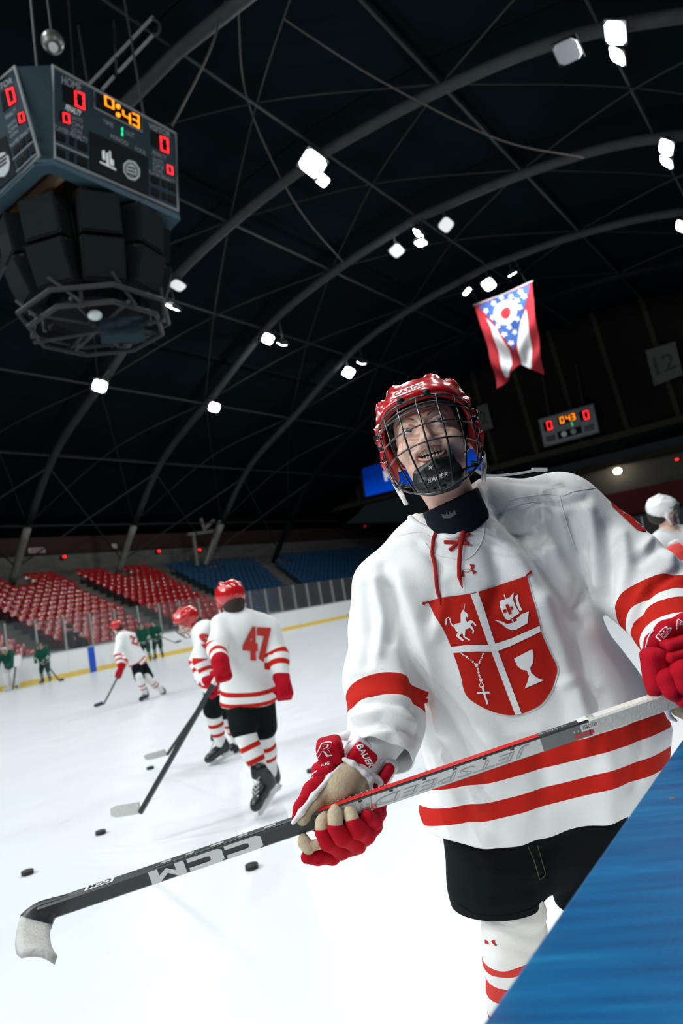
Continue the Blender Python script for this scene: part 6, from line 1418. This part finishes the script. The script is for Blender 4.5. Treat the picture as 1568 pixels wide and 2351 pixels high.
def sock(K, A, top_r, label, bands, K0=None):
    s = SDF(np.minimum(K, A) - .2, np.maximum(K, A) + .2, .006); d = (A - K)
    s.chain([K - d * 0.12, K + d * 0.10, K + d * 0.35, K + d * .62, A], [top_r, top_r * .98, top_r * .93, top_r * .80, .050], .02)
    V, F = s.mesh(); V = laplace(V, F, 2); N_s = vnormals(V, F); un = np.array(d.normalized()); t = (V - np.array(K)) @ un
    V = V + N_s * (.0022 * np.sin(t * 150 + 3 * np.sin(V @ np.array(cr) * 20)) * np.clip(1 - t / .12, 0, 1))[:, None]
    # bands tilt a little across the leg
    tb = t + .42 * ((V - np.array(K)) @ np.array(cr)) - .10 * ((V - np.array(K)) @ np.array(cf))
    bd = np.max([w_ - np.abs(tb - c) for c, w_ in bands], 0)
    return np_mesh('sock', V, F, stripe_mat('sock_knit', (0.80, 0.79, 0.77), (0.60, 0.05, 0.04), .85, .3), man, attr=bd, label=label), BVHTree.FromPolygons([tuple(v) for v in V], [tuple(f) for f in F])
KS = P(1180, 2140, 1.54)
sock1, SB1 = sock(KS, AR_, .072, 'white hockey sock with red bands', [(.038, .0085), (.098, .020), (.19, .03)])
sock(P(1362, 2095, 1.64), AL_, .070, 'white hockey sock with red bands, mostly hidden', [(.05, .012), (.12, .03)])
drape('maker_mark', [[(1113, 2157), (1121, 2161), (1123, 2168), (1114, 2166)], [(1128, 2160), (1137, 2158), (1136, 2163), (1142, 2170), (1137, 2171), (1130, 2164)]], M_lace, sock1, SB1, .001, 4)
def skate_parts(A, toe_dir, par, h=.008, sc=1.0, m=None, steel=True):
    m = m or mat('skate_black', (0.010, 0.012, 0.014), 0.35, spec=0.5); t = Vector((toe_dir[0], toe_dir[1], toe_dir[2] if len(toe_dir) > 2 else 0)).normalized(); up = Vector((0, 0, 1)) - t * t.z; up.normalize(); sd = t.cross(up)
    A = Vector(A); q = lambda f, u_, s_=0: A + (t * f + up * u_ + sd * s_) * sc
    bs = SDF(np.array(A) - .33 * sc, np.array(A) + .33 * sc, h)
    bs.chain([q(-.015, .10), q(-.02, .02), q(-.03, -.035)], [.056 * sc, .050 * sc, .046 * sc], .03 * sc); bs.chain([q(-.02, -.03), q(.07, -.03), q(.15, -.045), q(.175, -.05)], [.045 * sc, .046 * sc, .040 * sc, .032 * sc], .03 * sc)
    bs.cone(q(.05, .10), q(.02, .17), .022 * sc, .014 * sc, .02 * sc)
    V, F = bs.mesh(); V = laplace(V, F, 2); sk = np_mesh('skate', V, F, m, par, label='black hockey skate')
    b = MB(); Mx = Matrix((t, sd, up)).transposed()
    for f in (-.02, .13): b.box(q(f, -.095), (.075 * sc, .03 * sc, .045 * sc), Mx)
    b.box(q(.055, -.113), (.27 * sc, .012 * sc, .018 * sc), Mx); part('blade_holder', b.vf, mat('holder_white', (0.72, 0.74, 0.75), 0.4), sk)
    part('runner', MB().prism([q(-.085, -.118, -.0015), q(-.06, -.138, -.0015), q(.17, -.138, -.0015), q(.20, -.115, -.0015)], sd * .003 * sc).vf, M_steel, sk)
    lc = MB()
    for k in range(6): lc.tube([q(.035 + .022 * k, .085 - .020 * k, -.03), q(.052 + .022 * k, .062 - .018 * k, 0), q(.035 + .022 * k, .085 - .020 * k, .03)], .0045 * sc, 5)
    part('skate_lace', lc.vf, mat('skate_lace_white', (0.6, 0.6, 0.58), 0.8), sk)
    return sk
skate_parts(AR_, (-.85, -.5), man); skate_parts(AL_, (-.75, -.65), man)
# ================================================================== THE OTHER PLAYERS
def skater(label, J, sc, fwd, pal, h=.016, group=None, num=None, bands=True, pads=False, detail=1):
    """J: joint -> world point. A is the arm/leg on the image left, B on the right. fwd: where the face points"""
    base = (J['anA'] + J['anB']) / 2; base = Vector((base.x, base.y, 0)); root = thing('hockey_player', label, 'person', base, group)
    f = Vector(fwd).normalized(); up = (J['head'] - J['neck']); up = (up - f * up.dot(f)).normalized(); sx = f.cross(up)
    Mh = Matrix((sx, f, up)).transposed(); hp = lambda x, y, z: J['head'] + (Mh @ Vector((x, y, z))) * sc
    # body: one continuous figure, seen at the face and neck
    pts = list(J.values()); lo = np.min([tuple(p) for p in pts], 0) - .3; hi = np.max([tuple(p) for p in pts], 0) + .3
    b = SDF(lo, hi, max(h, .018)); b.ell(J['head'], np.array((.075, .092, .105)) * sc, Mh); b.ell(hp(0, .045, -.06), np.array((.050, .050, .055)) * sc, Mh, .02)
    b.cone(hp(0, .088, -.01), hp(0, .105, -.035), .010 * sc, .014 * sc, .012)
    b.cone(J['head'], J['neck'], .055 * sc, .06 * sc, .02); mid = (J['shA'] + J['shB']) / 2; b.chain([J['neck'], mid, J['pel']], [.07 * sc, .11 * sc, .11 * sc], .04)
    for s_ in 'AB':
        b.chain([mid, J['sh' + s_], J['el' + s_], J['wr' + s_], J['ha' + s_]], [.08 * sc, .055 * sc, .042 * sc, .032 * sc, .035 * sc], .02); b.chain([J['pel'], J['hip' + s_], J['kn' + s_], J['an' + s_]], [.10 * sc, .08 * sc, .055 * sc, .04 * sc], .03)
    V, F = b.mesh(); np_mesh('body', laplace(V, F, 1), F, M_skin, root)
    # jersey
    j = SDF(lo, hi, h); dn = (mid - J['pel']).normalized() * .05 * sc; hemA = J['hipA'] - dn; hemB = J['hipB'] - dn
    j.cone(J['shA'].lerp(mid, .35), hemA - dn * 2.4, .105 * sc, .130 * sc, .05 * sc); j.cone(J['shB'].lerp(mid, .35), hemB - dn * 2.4, .105 * sc, .130 * sc, .10 * sc); j.cone(mid, J['pel'] - dn * 3, .12 * sc, .15 * sc, .10 * sc)
    j.half((hemA + hemB) / 2 - dn * .1, -dn)
    for s_ in 'AB':
        j.cone(J['neck'] - (J['neck'] - mid) * .2, J['sh' + s_], .055 * sc, .078 * sc, .05 * sc); j.chain([J['sh' + s_], J['el' + s_], J['wr' + s_]], [.082 * sc, .076 * sc, .060 * sc], .03 * sc)
    V, F = j.mesh(); V = laplace(V, F, 2); N = vnormals(V, F); axis = np.array((mid - J['pel']).normalized())
    V = V + N * (.006 * sc * np.sin(V @ np.array(sx) * 22 / sc + 2 * np.sin(V @ axis * 9)) + .004 * sc * np.sin(V @ axis * 31 + V @ np.array(f) * 14))[:, None]
    hm = (np.array(hemA) + np.array(hemB)) / 2; t = (V - hm) @ axis
    armA = [J['shA'], J['elA'], J['wrA']]; armB = [J['shB'], J['elB'], J['wrB']]; bd = np.full(len(V), -.05)
    tA, dA = along(V, [tuple(p) for p in armA]); tB, dB = along(V, [tuple(p) for p in armB]); dT = np.minimum(along(V, [tuple(J['shA'].lerp(mid, .35)), tuple(hemA)])[1], along(V, [tuple(J['shB'].lerp(mid, .35)), tuple(hemB)])[1])
    tb = np.maximum(.016 * sc - np.abs(t - .095 * sc), .016 * sc - np.abs(t - .015 * sc))
    def ab(tt_, L): return np.maximum(.020 * sc - np.abs(tt_ - (L - .19 * sc)), .020 * sc - np.abs(tt_ - (L - .10 * sc)))
    LA = (armA[0] - armA[1]).length + (armA[1] - armA[2]).length; LB = (armB[0] - armB[1]).length + (armB[1] - armB[2]).length
    if bands:
        bd = np.where((dA < dT) & (dA < dB) & (dA < .12 * sc), ab(tA, LA), np.where((dB < dT) & (dB < .12 * sc), ab(tB, LB), np.where(t < .16 * sc, tb, -.05)))
    jersey_ = np_mesh('jersey', V, F, stripe_mat('jersey_' + pal['name'], pal['jersey'], pal['band'], .8), root, attr=bd)
    jb = BVHTree.FromPolygons([tuple(v) for v in V], [tuple(q) for q in F])
    if num and isinstance(num[0], list): drape('back_number', [[(200 + x / 3.015, 1300 + y / 3.015) for x, y in q] for q in num], mat('number_' + pal['name'], pal['band'], .7), jersey_, jb, .008, 7, 'red number 47 on the back')
    elif num: drape_text('back_number', num[0], num[1], mat('number_' + pal['name'], pal['band'], .7), jersey_, jb, .008, bold=.07, mx=8, label='red number on the back' if pal['name'] == 'white' else None)
    # trousers, socks, skates
    p = SDF(lo, hi, h); p.ell(J['pel'], np.array((.14, .11, .12)) * sc, Mh, .02)
    for s_ in 'AB': p.chain([J['hip' + s_], J['hip' + s_].lerp(J['kn' + s_], .82)], [.112 * sc, .106 * sc], .02)
    V, F = p.mesh(); V = laplace(V, F, 2)
    tr = np_mesh('trousers', V, F, pal['pants'], root)
    for s_ in 'AB':
        K, A = J['kn' + s_], J['an' + s_]; d = A - K; kk = 1.75 if pads else 1.0
        q = SDF(np.minimum(K, A) - .3, np.maximum(K, A) + .3, h); q.chain([K - d * .28, K, K + d * .4, A], [.078 * sc * kk, .078 * sc * kk, .074 * sc * kk, .050 * sc * kk], .02)
        V, F = q.mesh(); V = laplace(V, F, 2); tt_ = ((V - np.array(K)) @ np.array(d)) / d.length; L = d.length
        bd = np.maximum(.018 * sc - np.abs(tt_ - .10 * sc), .018 * sc - np.abs(tt_ - .20 * sc))
        np_mesh('leg_pad' if pads else 'sock', V, F, mat('pad_' + pal['name'], (0.74, 0.75, 0.74), .6) if pads else stripe_mat('sock_' + pal['name'], pal['sock'], pal['band'], .85), root, attr=bd)
        sk = skate_parts(A, J['toe' + s_] - A, root, max(.012, h * .8), sc)
    # gloves with thumb and four fingers
    for s_ in 'AB':
        W, Hd = J['wr' + s_], J['ha' + s_]; d = (Hd - W).normalized(); g = SDF(np.minimum(W, Hd) - .22, np.maximum(W, Hd) + .22, max(.008, h * .6))
        n1 = d.orthogonal().normalized() if abs(d.dot(f)) > .95 else (f - d * f.dot(d)).normalized(); n2 = d.cross(n1)
        g.cone(W + d * .00, W + d * .05 * sc, .064 * sc, .055 * sc); g.cone(W + d * .05 * sc, Hd, .046 * sc, .050 * sc, .02)
        for k in range(4):
            o = n2 * ((k - 1.5) * .026 * sc); g.chain([Hd + o, Hd + o + d * .055 * sc + n1 * .01, Hd + o + d * .06 * sc + n1 * .055 * sc, Hd + o + d * .02 * sc + n1 * .06 * sc], [.021 * sc, .021 * sc, .019 * sc, .017 * sc], .004)
        g.chain([W + d * .07 * sc + n1 * .02 - n2 * .04 * sc, Hd - n2 * .06 * sc + n1 * .045 * sc], [.024 * sc, .020 * sc], .01)
        V, F = g.mesh(); gl_ = np_mesh('glove', laplace(V, F, 1), F, pal['glove'], root)
    # helmet
    hl = SDF(np.array(J['head']) - .26 * sc, np.array(J['head']) + .26 * sc, max(.008, h * .6))
    hl.ell(hp(0, -.005, .035), np.array((.108, .132, .105)) * sc, Mh, 0, False, 2.2)
    for g_ in (-1, 1): hl.chain([hp(g_ * .04, .10, .09), hp(g_ * .045, 0, .135), hp(g_ * .045, -.09, .10)], [.012 * sc] * 3, .012); hl.chain([hp(g_ * .075, .06, .09), hp(g_ * .08, -.05, .10)], [.012 * sc] * 2, .012); hl.cone(hp(g_ * .10, .005, .0), hp(g_ * .095, .0, -.06), .014 * sc, .012 * sc, .015)
    for g_ in (-1, 1): hl.chain([hp(g_ * .02, .08, .125), hp(g_ * .02, -.06, .138)], [.010 * sc] * 2, .004, True)
    hl.ell(hp(0, -.01, .02), np.array((.093, .117, .095)) * sc, Mh, .004, True); hl.box(hp(0, .115, -.075), np.array((.09, .10, .13)) * sc, Mh, .03, .01, True); hl.box(hp(0, -.02, -.16), np.array((.2, .2, .10)) * sc, Mh, .01, .01, True)
    V, F = hl.mesh(); he = np_mesh('helmet', laplace(V, F, 1), F, pal['helmet'], root)
    part('hair', ([hp(*v) for v in MB().sphere((0, -.042, -.030), (.086, .092, .095), nu=12, nv=8).V], MB().sphere((0, 0, 0), 1, nu=12, nv=8).F), M_hair, root, True)
    if detail:
        cw = MB(); r_ = .0032 * sc if detail > 1 else .005 * sc
        for th in (-60, -36, -12, 12, 36, 60): cw.tube([hp(.108 * math.sin(R(th)), .145 * math.cos(R(th)) * (1 - .25 * max(0, -z - .04) / .08), z) for z in np.linspace(.05, -.125, 6)], r_, 5)
        for z in (.05, .0, -.05, -.125): cw.tube([hp(.108 * math.sin(R(th)), .145 * math.cos(R(th)) * (1 - .25 * max(0, -z - .04) / .08), z) for th in np.linspace(-80, 80, 13)], r_, 5)
        part('face_cage', cw.vf, M_wire, root, True)
        for g_ in (-1, 1): part('strap', MB().tube([hp(g_ * .10, 0, -.04), hp(g_ * .095, .03, -.10), hp(g_ * .07, .07, -.13)], .008 * sc, 6).vf, M_strap, root, True)
    return root
def far_stick(label, grip, butt, heel, toe, sc=1.0, tape=True):
    t = thing('hockey_stick', label, 'stick', (heel.x, heel.y, min(heel.z, toe.z)))
    ax = (heel - butt).normalized(); M = frame(ax, (toe - heel)); b = MB(); b.box((butt + heel) / 2, (.030 * sc, .022 * sc, (heel - butt).length), M); part('shaft', b.vf, M_carbon, t)
    part('butt_tape', MB().tube([butt, butt.lerp(heel, .08)], .021 * sc, 8).vf, M_tape, t)
    bl = (toe - heel); upb = (butt - heel).normalized(); upb = (upb - bl.normalized() * upb.dot(bl.normalized())).normalized(); sd = bl.cross(upb).normalized(); V = []; n = 7
    for i in range(n):
        s_ = i / (n - 1); c = heel + bl * s_ + sd * (.02 * sc * s_ * s_); hh = .036 * sc * (1 - .35 * max(0, s_ - .8) / .2)
        for u_, v_ in ((-hh, .005), (hh, .005), (hh, -.005), (-hh, -.005)): V.append(c + upb * (u_ + .03 * sc) + sd * v_ * sc)
    F = [(i * 4 + k, i * 4 + (k + 1) % 4, (i + 1) * 4 + (k + 1) % 4, (i + 1) * 4 + k) for i in range(n - 1) for k in range(4)] + [(3, 2, 1, 0), (4 * n - 4, 4 * n - 3, 4 * n - 2, 4 * n - 1)]
    part('blade', (V, F), M_btape if tape else M_carbon, t, recalc=True)
    return t
PAL_W = dict(name='white', jersey=(.78, .80, .80), band=RED, sock=(.78, .79, .78), pants=M_pants, glove=M_gred, helmet=M_helm)
M_green = (0.008, 0.075, 0.048)
PAL_G = dict(name='green', jersey=M_green, band=(.62, .64, .55), sock=M_green, pants=mat('trouser_green_black', (.006, .018, .014), .7), glove=mat('glove_green', (.01, .045, .03), .7), helmet=mat('helmet_green', (.008, .06, .04), .3))
def joints(L, **k): return {n: (P(*v) if len(v) == 3 else v) for n, v in {**L, **k}.items()}
ON = lambda x, y, z=.12: onplane(x, y, 2, z)
# player 47, back turned
d = 5.05
J47 = joints(dict(head=(530, 1376, 5.05), neck=(538, 1412, 5.05), shA=(510, 1436, 4.98), shB=(618, 1445, 5.08), elA=(498, 1492, 4.80), wrA=(505, 1518, 4.62), haA=(510, 1536, 4.60), elB=(641, 1505, 5.0), wrB=(646, 1556, 4.90), haB=(652, 1576, 4.85),
     pel=(572, 1590, 5.05), hipA=(548, 1596, 5.02), hipB=(596, 1594, 5.06), knA=(562, 1684, 4.92), anA=(608, 1795, 4.84), toeA=(566, 1858, 4.66), knB=(606, 1684, 5.10), anB=(622, 1780, 5.22), toeB=(590, 1800, 5.1)))
skater('person in white jersey number 47 with back turned, leaning on a stick', J47, 1.0, (J47['toeA'] - J47['anA']) * .3 + Vector((cf.x, cf.y, 0)) * .75 - Vector((cr.x, cr.y, 0)) * .3, PAL_W, .013, num=('47', [(557, 1438), (622, 1441), (628, 1522), (556, 1517)]), detail=2)
far_stick('dark stick with white taped blade leaned on by player 47', J47['haA'], P(505, 1545, 4.60), P(322, 1866, 4.55), P(252, 1878, 4.60), 1.05)
# the player half hidden behind 47
J2 = joints(dict(head=(430, 1426, 6.75), neck=(447, 1449, 6.8), shA=(470, 1452, 6.62), shB=(468, 1452, 7.0), elA=(462, 1516, 6.55), wrA=(478, 1560, 6.5), haA=(490, 1580, 6.5), elB=(452, 1520, 7.0), wrB=(462, 1560, 6.9), haB=(478, 1575, 6.85),
     pel=(500, 1566, 6.8), hipA=(494, 1572, 6.7), hipB=(506, 1570, 6.95), knA=(490, 1640, 6.75), anA=(508, 1712, 6.80), toeA=(464, 1738, 6.72), knB=(520, 1642, 7.05), anB=(548, 1705, 7.2), toeB=(505, 1722, 7.15)))
skater('person in white jersey bent forward, half hidden behind player 47', J2, 1.0, -Vector((cr.x, cr.y, 0)) - Vector((cf.x, cf.y, 0)) * .25 + Vector((0, 0, -.45)), PAL_W, .014, num=('9', [(458, 1450), (492, 1462), (490, 1496), (456, 1484)]), detail=2)
far_stick('stick with pale taped blade of the bent player behind number 47', J2['haA'], P(492, 1575, 6.5), P(384, 1732, 6.8), P(334, 1748, 6.85))
# skater bent low in the middle distance
J3 = joints(dict(head=(268, 1440, 13.9), neck=(281, 1454, 13.9), shA=(276, 1466, 13.7), shB=(302, 1462, 14.1), elA=(270, 1502, 13.5), wrA=(276, 1526, 13.4), haA=(278, 1538, 13.4), elB=(288, 1506, 13.9), wrB=(282, 1528, 13.7), haB=(275, 1548, 13.6),
     pel=(316, 1518, 14.0), hipA=(311, 1522, 13.85), hipB=(322, 1520, 14.1), knA=(322, 1562, 13.75), anA=(334, 1594, 13.95), toeA=(322, 1600, 13.8), knB=(345, 1562, 14.1), anB=(374, 1588, 14.5), toeB=(371, 1602, 14.4)))
skater('person in white jersey skating bent low in the middle distance', J3, 1.0, -Vector((cr.x, cr.y, 0)) * .9 + Vector((cf.x, cf.y, 0)) * .3 + Vector((0, 0, -.3)), PAL_W, .02, num=('22', [(296, 1458), (316, 1462), (322, 1484), (302, 1478)]), detail=1)
far_stick('long dark stick of the skater bent low in the middle distance', J3['haB'], P(282, 1532, 13.4), P(238, 1617, 13.35), P(217, 1625, 13.3), tape=False)
# green team by the far boards
def standing(x, y, dd, hpx, lean=0.0, k=1.0):    # simple upright stance with feet at a photo point
    g = onplane(x, y, 2, 0); rt = Vector((cr.x, cr.y, 0)).normalized(); fw = Vector((-cf.x, -cf.y, 0)).normalized(); q = lambda a, b_, c: g + rt * a * k + fw * b_ * k + Vector((0, 0, c * k))
    return dict(head=q(-.02, .10 + lean, 1.62), neck=q(0, .05 + lean * .7, 1.46), shA=q(-.20, .03 + lean * .6, 1.38), shB=q(.20, .03 + lean * .6, 1.38), elA=q(-.28, .12 + lean, 1.10), elB=q(.28, .12 + lean, 1.10), wrA=q(-.18, .34 + lean, .98), wrB=q(.22, .30 + lean, .96), haA=q(-.14, .40 + lean, .95), haB=q(.2, .38 + lean, .92),
                pel=q(0, -.04, .90), hipA=q(-.11, -.03, .88), hipB=q(.11, -.03, .88), knA=q(-.14, .07, .52), knB=q(.14, .07, .52), anA=q(-.16, 0, .145), anB=q(.16, 0, .145), toeA=q(-.22, .2, .145), toeB=q(.22, .2, .145)), g, q
fwc = Vector((-cf.x, -cf.y, 0))
Jg, g0, q0 = standing(107, 1569, 26, 92, .05, .90); skater('small person in green jersey standing near the far boards with a stick', Jg, .92, fwc + Vector((cr.x, cr.y, 0)) * .5, PAL_G, .03, detail=1)
far_stick('stick held by the green jersey skater near the blue stripe', Jg['haB'], q0(.12, .35, 1.0), q0(.78, .5, .03), q0(1.0, .55, .03), 1.3, tape=False)
Jg, g0, q0 = standing(30, 1584, 25, 110, .22, .98)
for n in ('head', 'neck'): Jg[n] = Jg[n] + Vector((0, 0, -.12))
skater('goalie in green jersey and bulky white leg pads at far left', Jg, 1.05, fwc, dict(PAL_G, name='goalie', helmet=mat('mask_pale', (.62, .60, .58), .3), pants=mat('pad_white', (.70, .71, .70), .6)), .03, bands=False, pads=True, detail=1)
t = thing('goalie_blocker', 'white rectangular blocker pad held out by the green goalie', 'glove', q0(.42, .42, .95)); part('pad', MB().cbox(q0(.50, .42, 1.05), (.24, .09, .42), frame((0.25, 0.2, 1), cr)).vf, mat('pad_white', (0, 0, 0)), t); part('strap', MB().box(q0(.50, .36, 1.05), (.2, .06, .05)).vf, M_black, t)
far_stick('broad pale goalie stick at the far left', None, q0(.45, .4, 1.15), q0(.30, .6, .05), q0(-.05, .65, .05), 1.8)
Jg, g0, q0 = standing(338, 1522, 29.5, 88, .05, .98); skater('person in green jersey by the far boards, left of a close pair', Jg, 1.0, fwc + Vector((cr.x, cr.y, 0)) * .6, PAL_G, .03, detail=1)
Jg, g0, q0 = standing(366, 1514, 29.5, 88, .05, 1.0); skater('person in green jersey by the far boards, right of a close pair', Jg, 1.0, fwc - Vector((cr.x, cr.y, 0)) * .6, PAL_G, .03, detail=1)
far_stick('thin stick held between the two green jersey skaters', None, q0(.1, .4, 1.1), q0(.95, .5, .6), q0(1.2, .5, .62), 1.2, tape=False)
# white-masked goalie at the right edge
JR = joints(dict(head=(1520, 1172, 6.5), neck=(1535, 1215, 6.55), shA=(1510, 1248, 6.5), shB=(1600, 1235, 6.6), elA=(1516, 1318, 6.4), wrA=(1535, 1350, 6.25), haA=(1550, 1368, 6.2), elB=(1640, 1310, 6.5), wrB=(1650, 1370, 6.35), haB=(1655, 1395, 6.3),
     pel=(1545, 1400, 6.6), hipA=(1522, 1408, 6.55), hipB=(1568, 1400, 6.65), knA=(1500, 1480, 6.4), anA=(1505, 1562, 6.55), toeA=(1480, 1590, 6.4), knB=(1600, 1480, 6.6), anB=(1620, 1555, 6.8), toeB=(1630, 1580, 6.6)))
M_padr = mat('pad_red', (.55, .02, .015), .6)
skater('goalie with white helmet and red pads at the right edge, behind the sleeve', JR, 1.05, Vector((cr.x, cr.y, 0)) * .95 - Vector((cf.x, cf.y, 0)) * .1, dict(PAL_W, name='keeper', helmet=mat('helmet_white', (.78, .79, .79), .2, coat=.4), pants=M_padr, sock=(.55, .02, .015)), .015, detail=2)
t = thing('catching_glove', 'red goalie catching glove at the right edge', 'glove', P(1556, 1268, 6.1)); blob('pocket', [('e', P(1556, 1268, 6.1), (.14, .08, .13), im_frame(20)), ('c', [P(1540, 1300, 6.1), P(1568, 1320, 6.1)], [.06, .06])], M_padr, t, .012); part('lacing', MB().tube(spline([P(1535, 1250, 6.02), P(1556, 1240, 6.0), P(1575, 1255, 6.02)], 4), .012, 6).vf, M_strap, t)
# pucks on the ice
def puck(x, y, lab, tilt=0):
    q = onplane(x, y, 2, .0125); b = MB(); n = 20
    for z0, z1, r0_, r1_ in ((-.0127, -.0105, .0362, .0381), (-.0105, .0105, .0381, .0381), (.0105, .0127, .0381, .0362)): b.tube([q + Vector((0, 0, z0)), q + Vector((0, 0, z1))], [r0_, r1_], n)
    o = settle('puck', lab, 'puck', b.vf, mat('puck_rubber', (.008, .008, .009), .55, bump=.5, bscale=200), smooth=False, group='pucks on the ice'); return o
puck(231, 1911, 'black puck on the ice below the white blade of player 47'); puck(63, 2003, 'black puck near the left edge above the big stick'); puck(578, 1989, 'black puck between the stick and the glove fingers'); puck(714, 1769, 'black puck half hidden behind the red glove'); puck(345, 1763, 'black puck beside the second pale stick blade')
# spectators behind the glass
def spectator(x, y, ylev, z0, lab, top_c, leg_c, k=1.0):
    g = onplane(x, y, 1, ylev); g.z = z0; root = thing('person', lab, 'person', g); rt = Vector((1, 0, 0)); q = lambda a, b_, c: g + rt * a * k + Vector((0, -b_, 0)) * k + Vector((0, 0, c * k))
    s = SDF(np.array(g) - (.6, .6, .1), np.array(g) + (.6, .6, 2.0), .03); s.ell(q(0, .03, 1.62), (.085 * k, .10 * k, .12 * k)); s.cone(q(0, 0, 1.58), q(0, 0, 1.40), .06, .07, .02); s.chain([q(0, 0, 1.40), q(0, 0, 0.95)], [.12, .12], .05)
    for g_ in (-1, 1): s.chain([q(g_ * .10, 0, 1.38), q(g_ * .22, 0, 1.36), q(g_ * .27, .02, 1.10), q(g_ * .22, .16, .92)], [.07, .065, .05, .045], .03); s.chain([q(g_ * .09, 0, .95), q(g_ * .10, .02, .50), q(g_ * .11, 0, .04)], [.10, .07, .05], .03)
    V, F = s.mesh(); np_mesh('body', laplace(V, F, 2), F, M_skin, root)
    c = SDF(np.array(g) - (.6, .6, .1), np.array(g) + (.6, .6, 2.0), .03); c.chain([q(0, 0, 1.42), q(0, 0, .92)], [.15, .17], .05)
    for g_ in (-1, 1): c.chain([q(g_ * .10, 0, 1.38), q(g_ * .22, 0, 1.36), q(g_ * .27, .02, 1.10), q(g_ * .23, .14, .95)], [.09, .085, .07, .06], .04)
    V, F = c.mesh(); np_mesh('jacket', laplace(V, F, 2), F, mat('jacket_' + lab[:14].replace(' ', '_'), top_c, .8), root)
    l_ = SDF(np.array(g) - (.6, .6, .1), np.array(g) + (.6, .6, 2.0), .03)
    for g_ in (-1, 1): l_.chain([q(g_ * .08, 0, .95), q(g_ * .10, .02, .50), q(g_ * .11, 0, .08)], [.12, .09, .07], .03)
    V, F = l_.mesh(); np_mesh('jeans', laplace(V, F, 2), F, mat('jeans_' + lab[:14].replace(' ', '_'), leg_c, .85), root)
    part('hair', MB().sphere(q(0, -.02, 1.67), (.095 * k, .105 * k, .10 * k), nu=12, nv=8).vf, M_hair, root, True)
    return root
spectator(164, 1478, 27.65, 0.0, 'person in dark navy jacket standing behind the glass at left', (.012, .016, .026), (.02, .035, .075), 1.25)
spectator(190, 1500, 26.85, 0.0, 'person in black coat low behind the glass beside the navy one', (.008, .009, .010), (.012, .014, .018), 1.0)
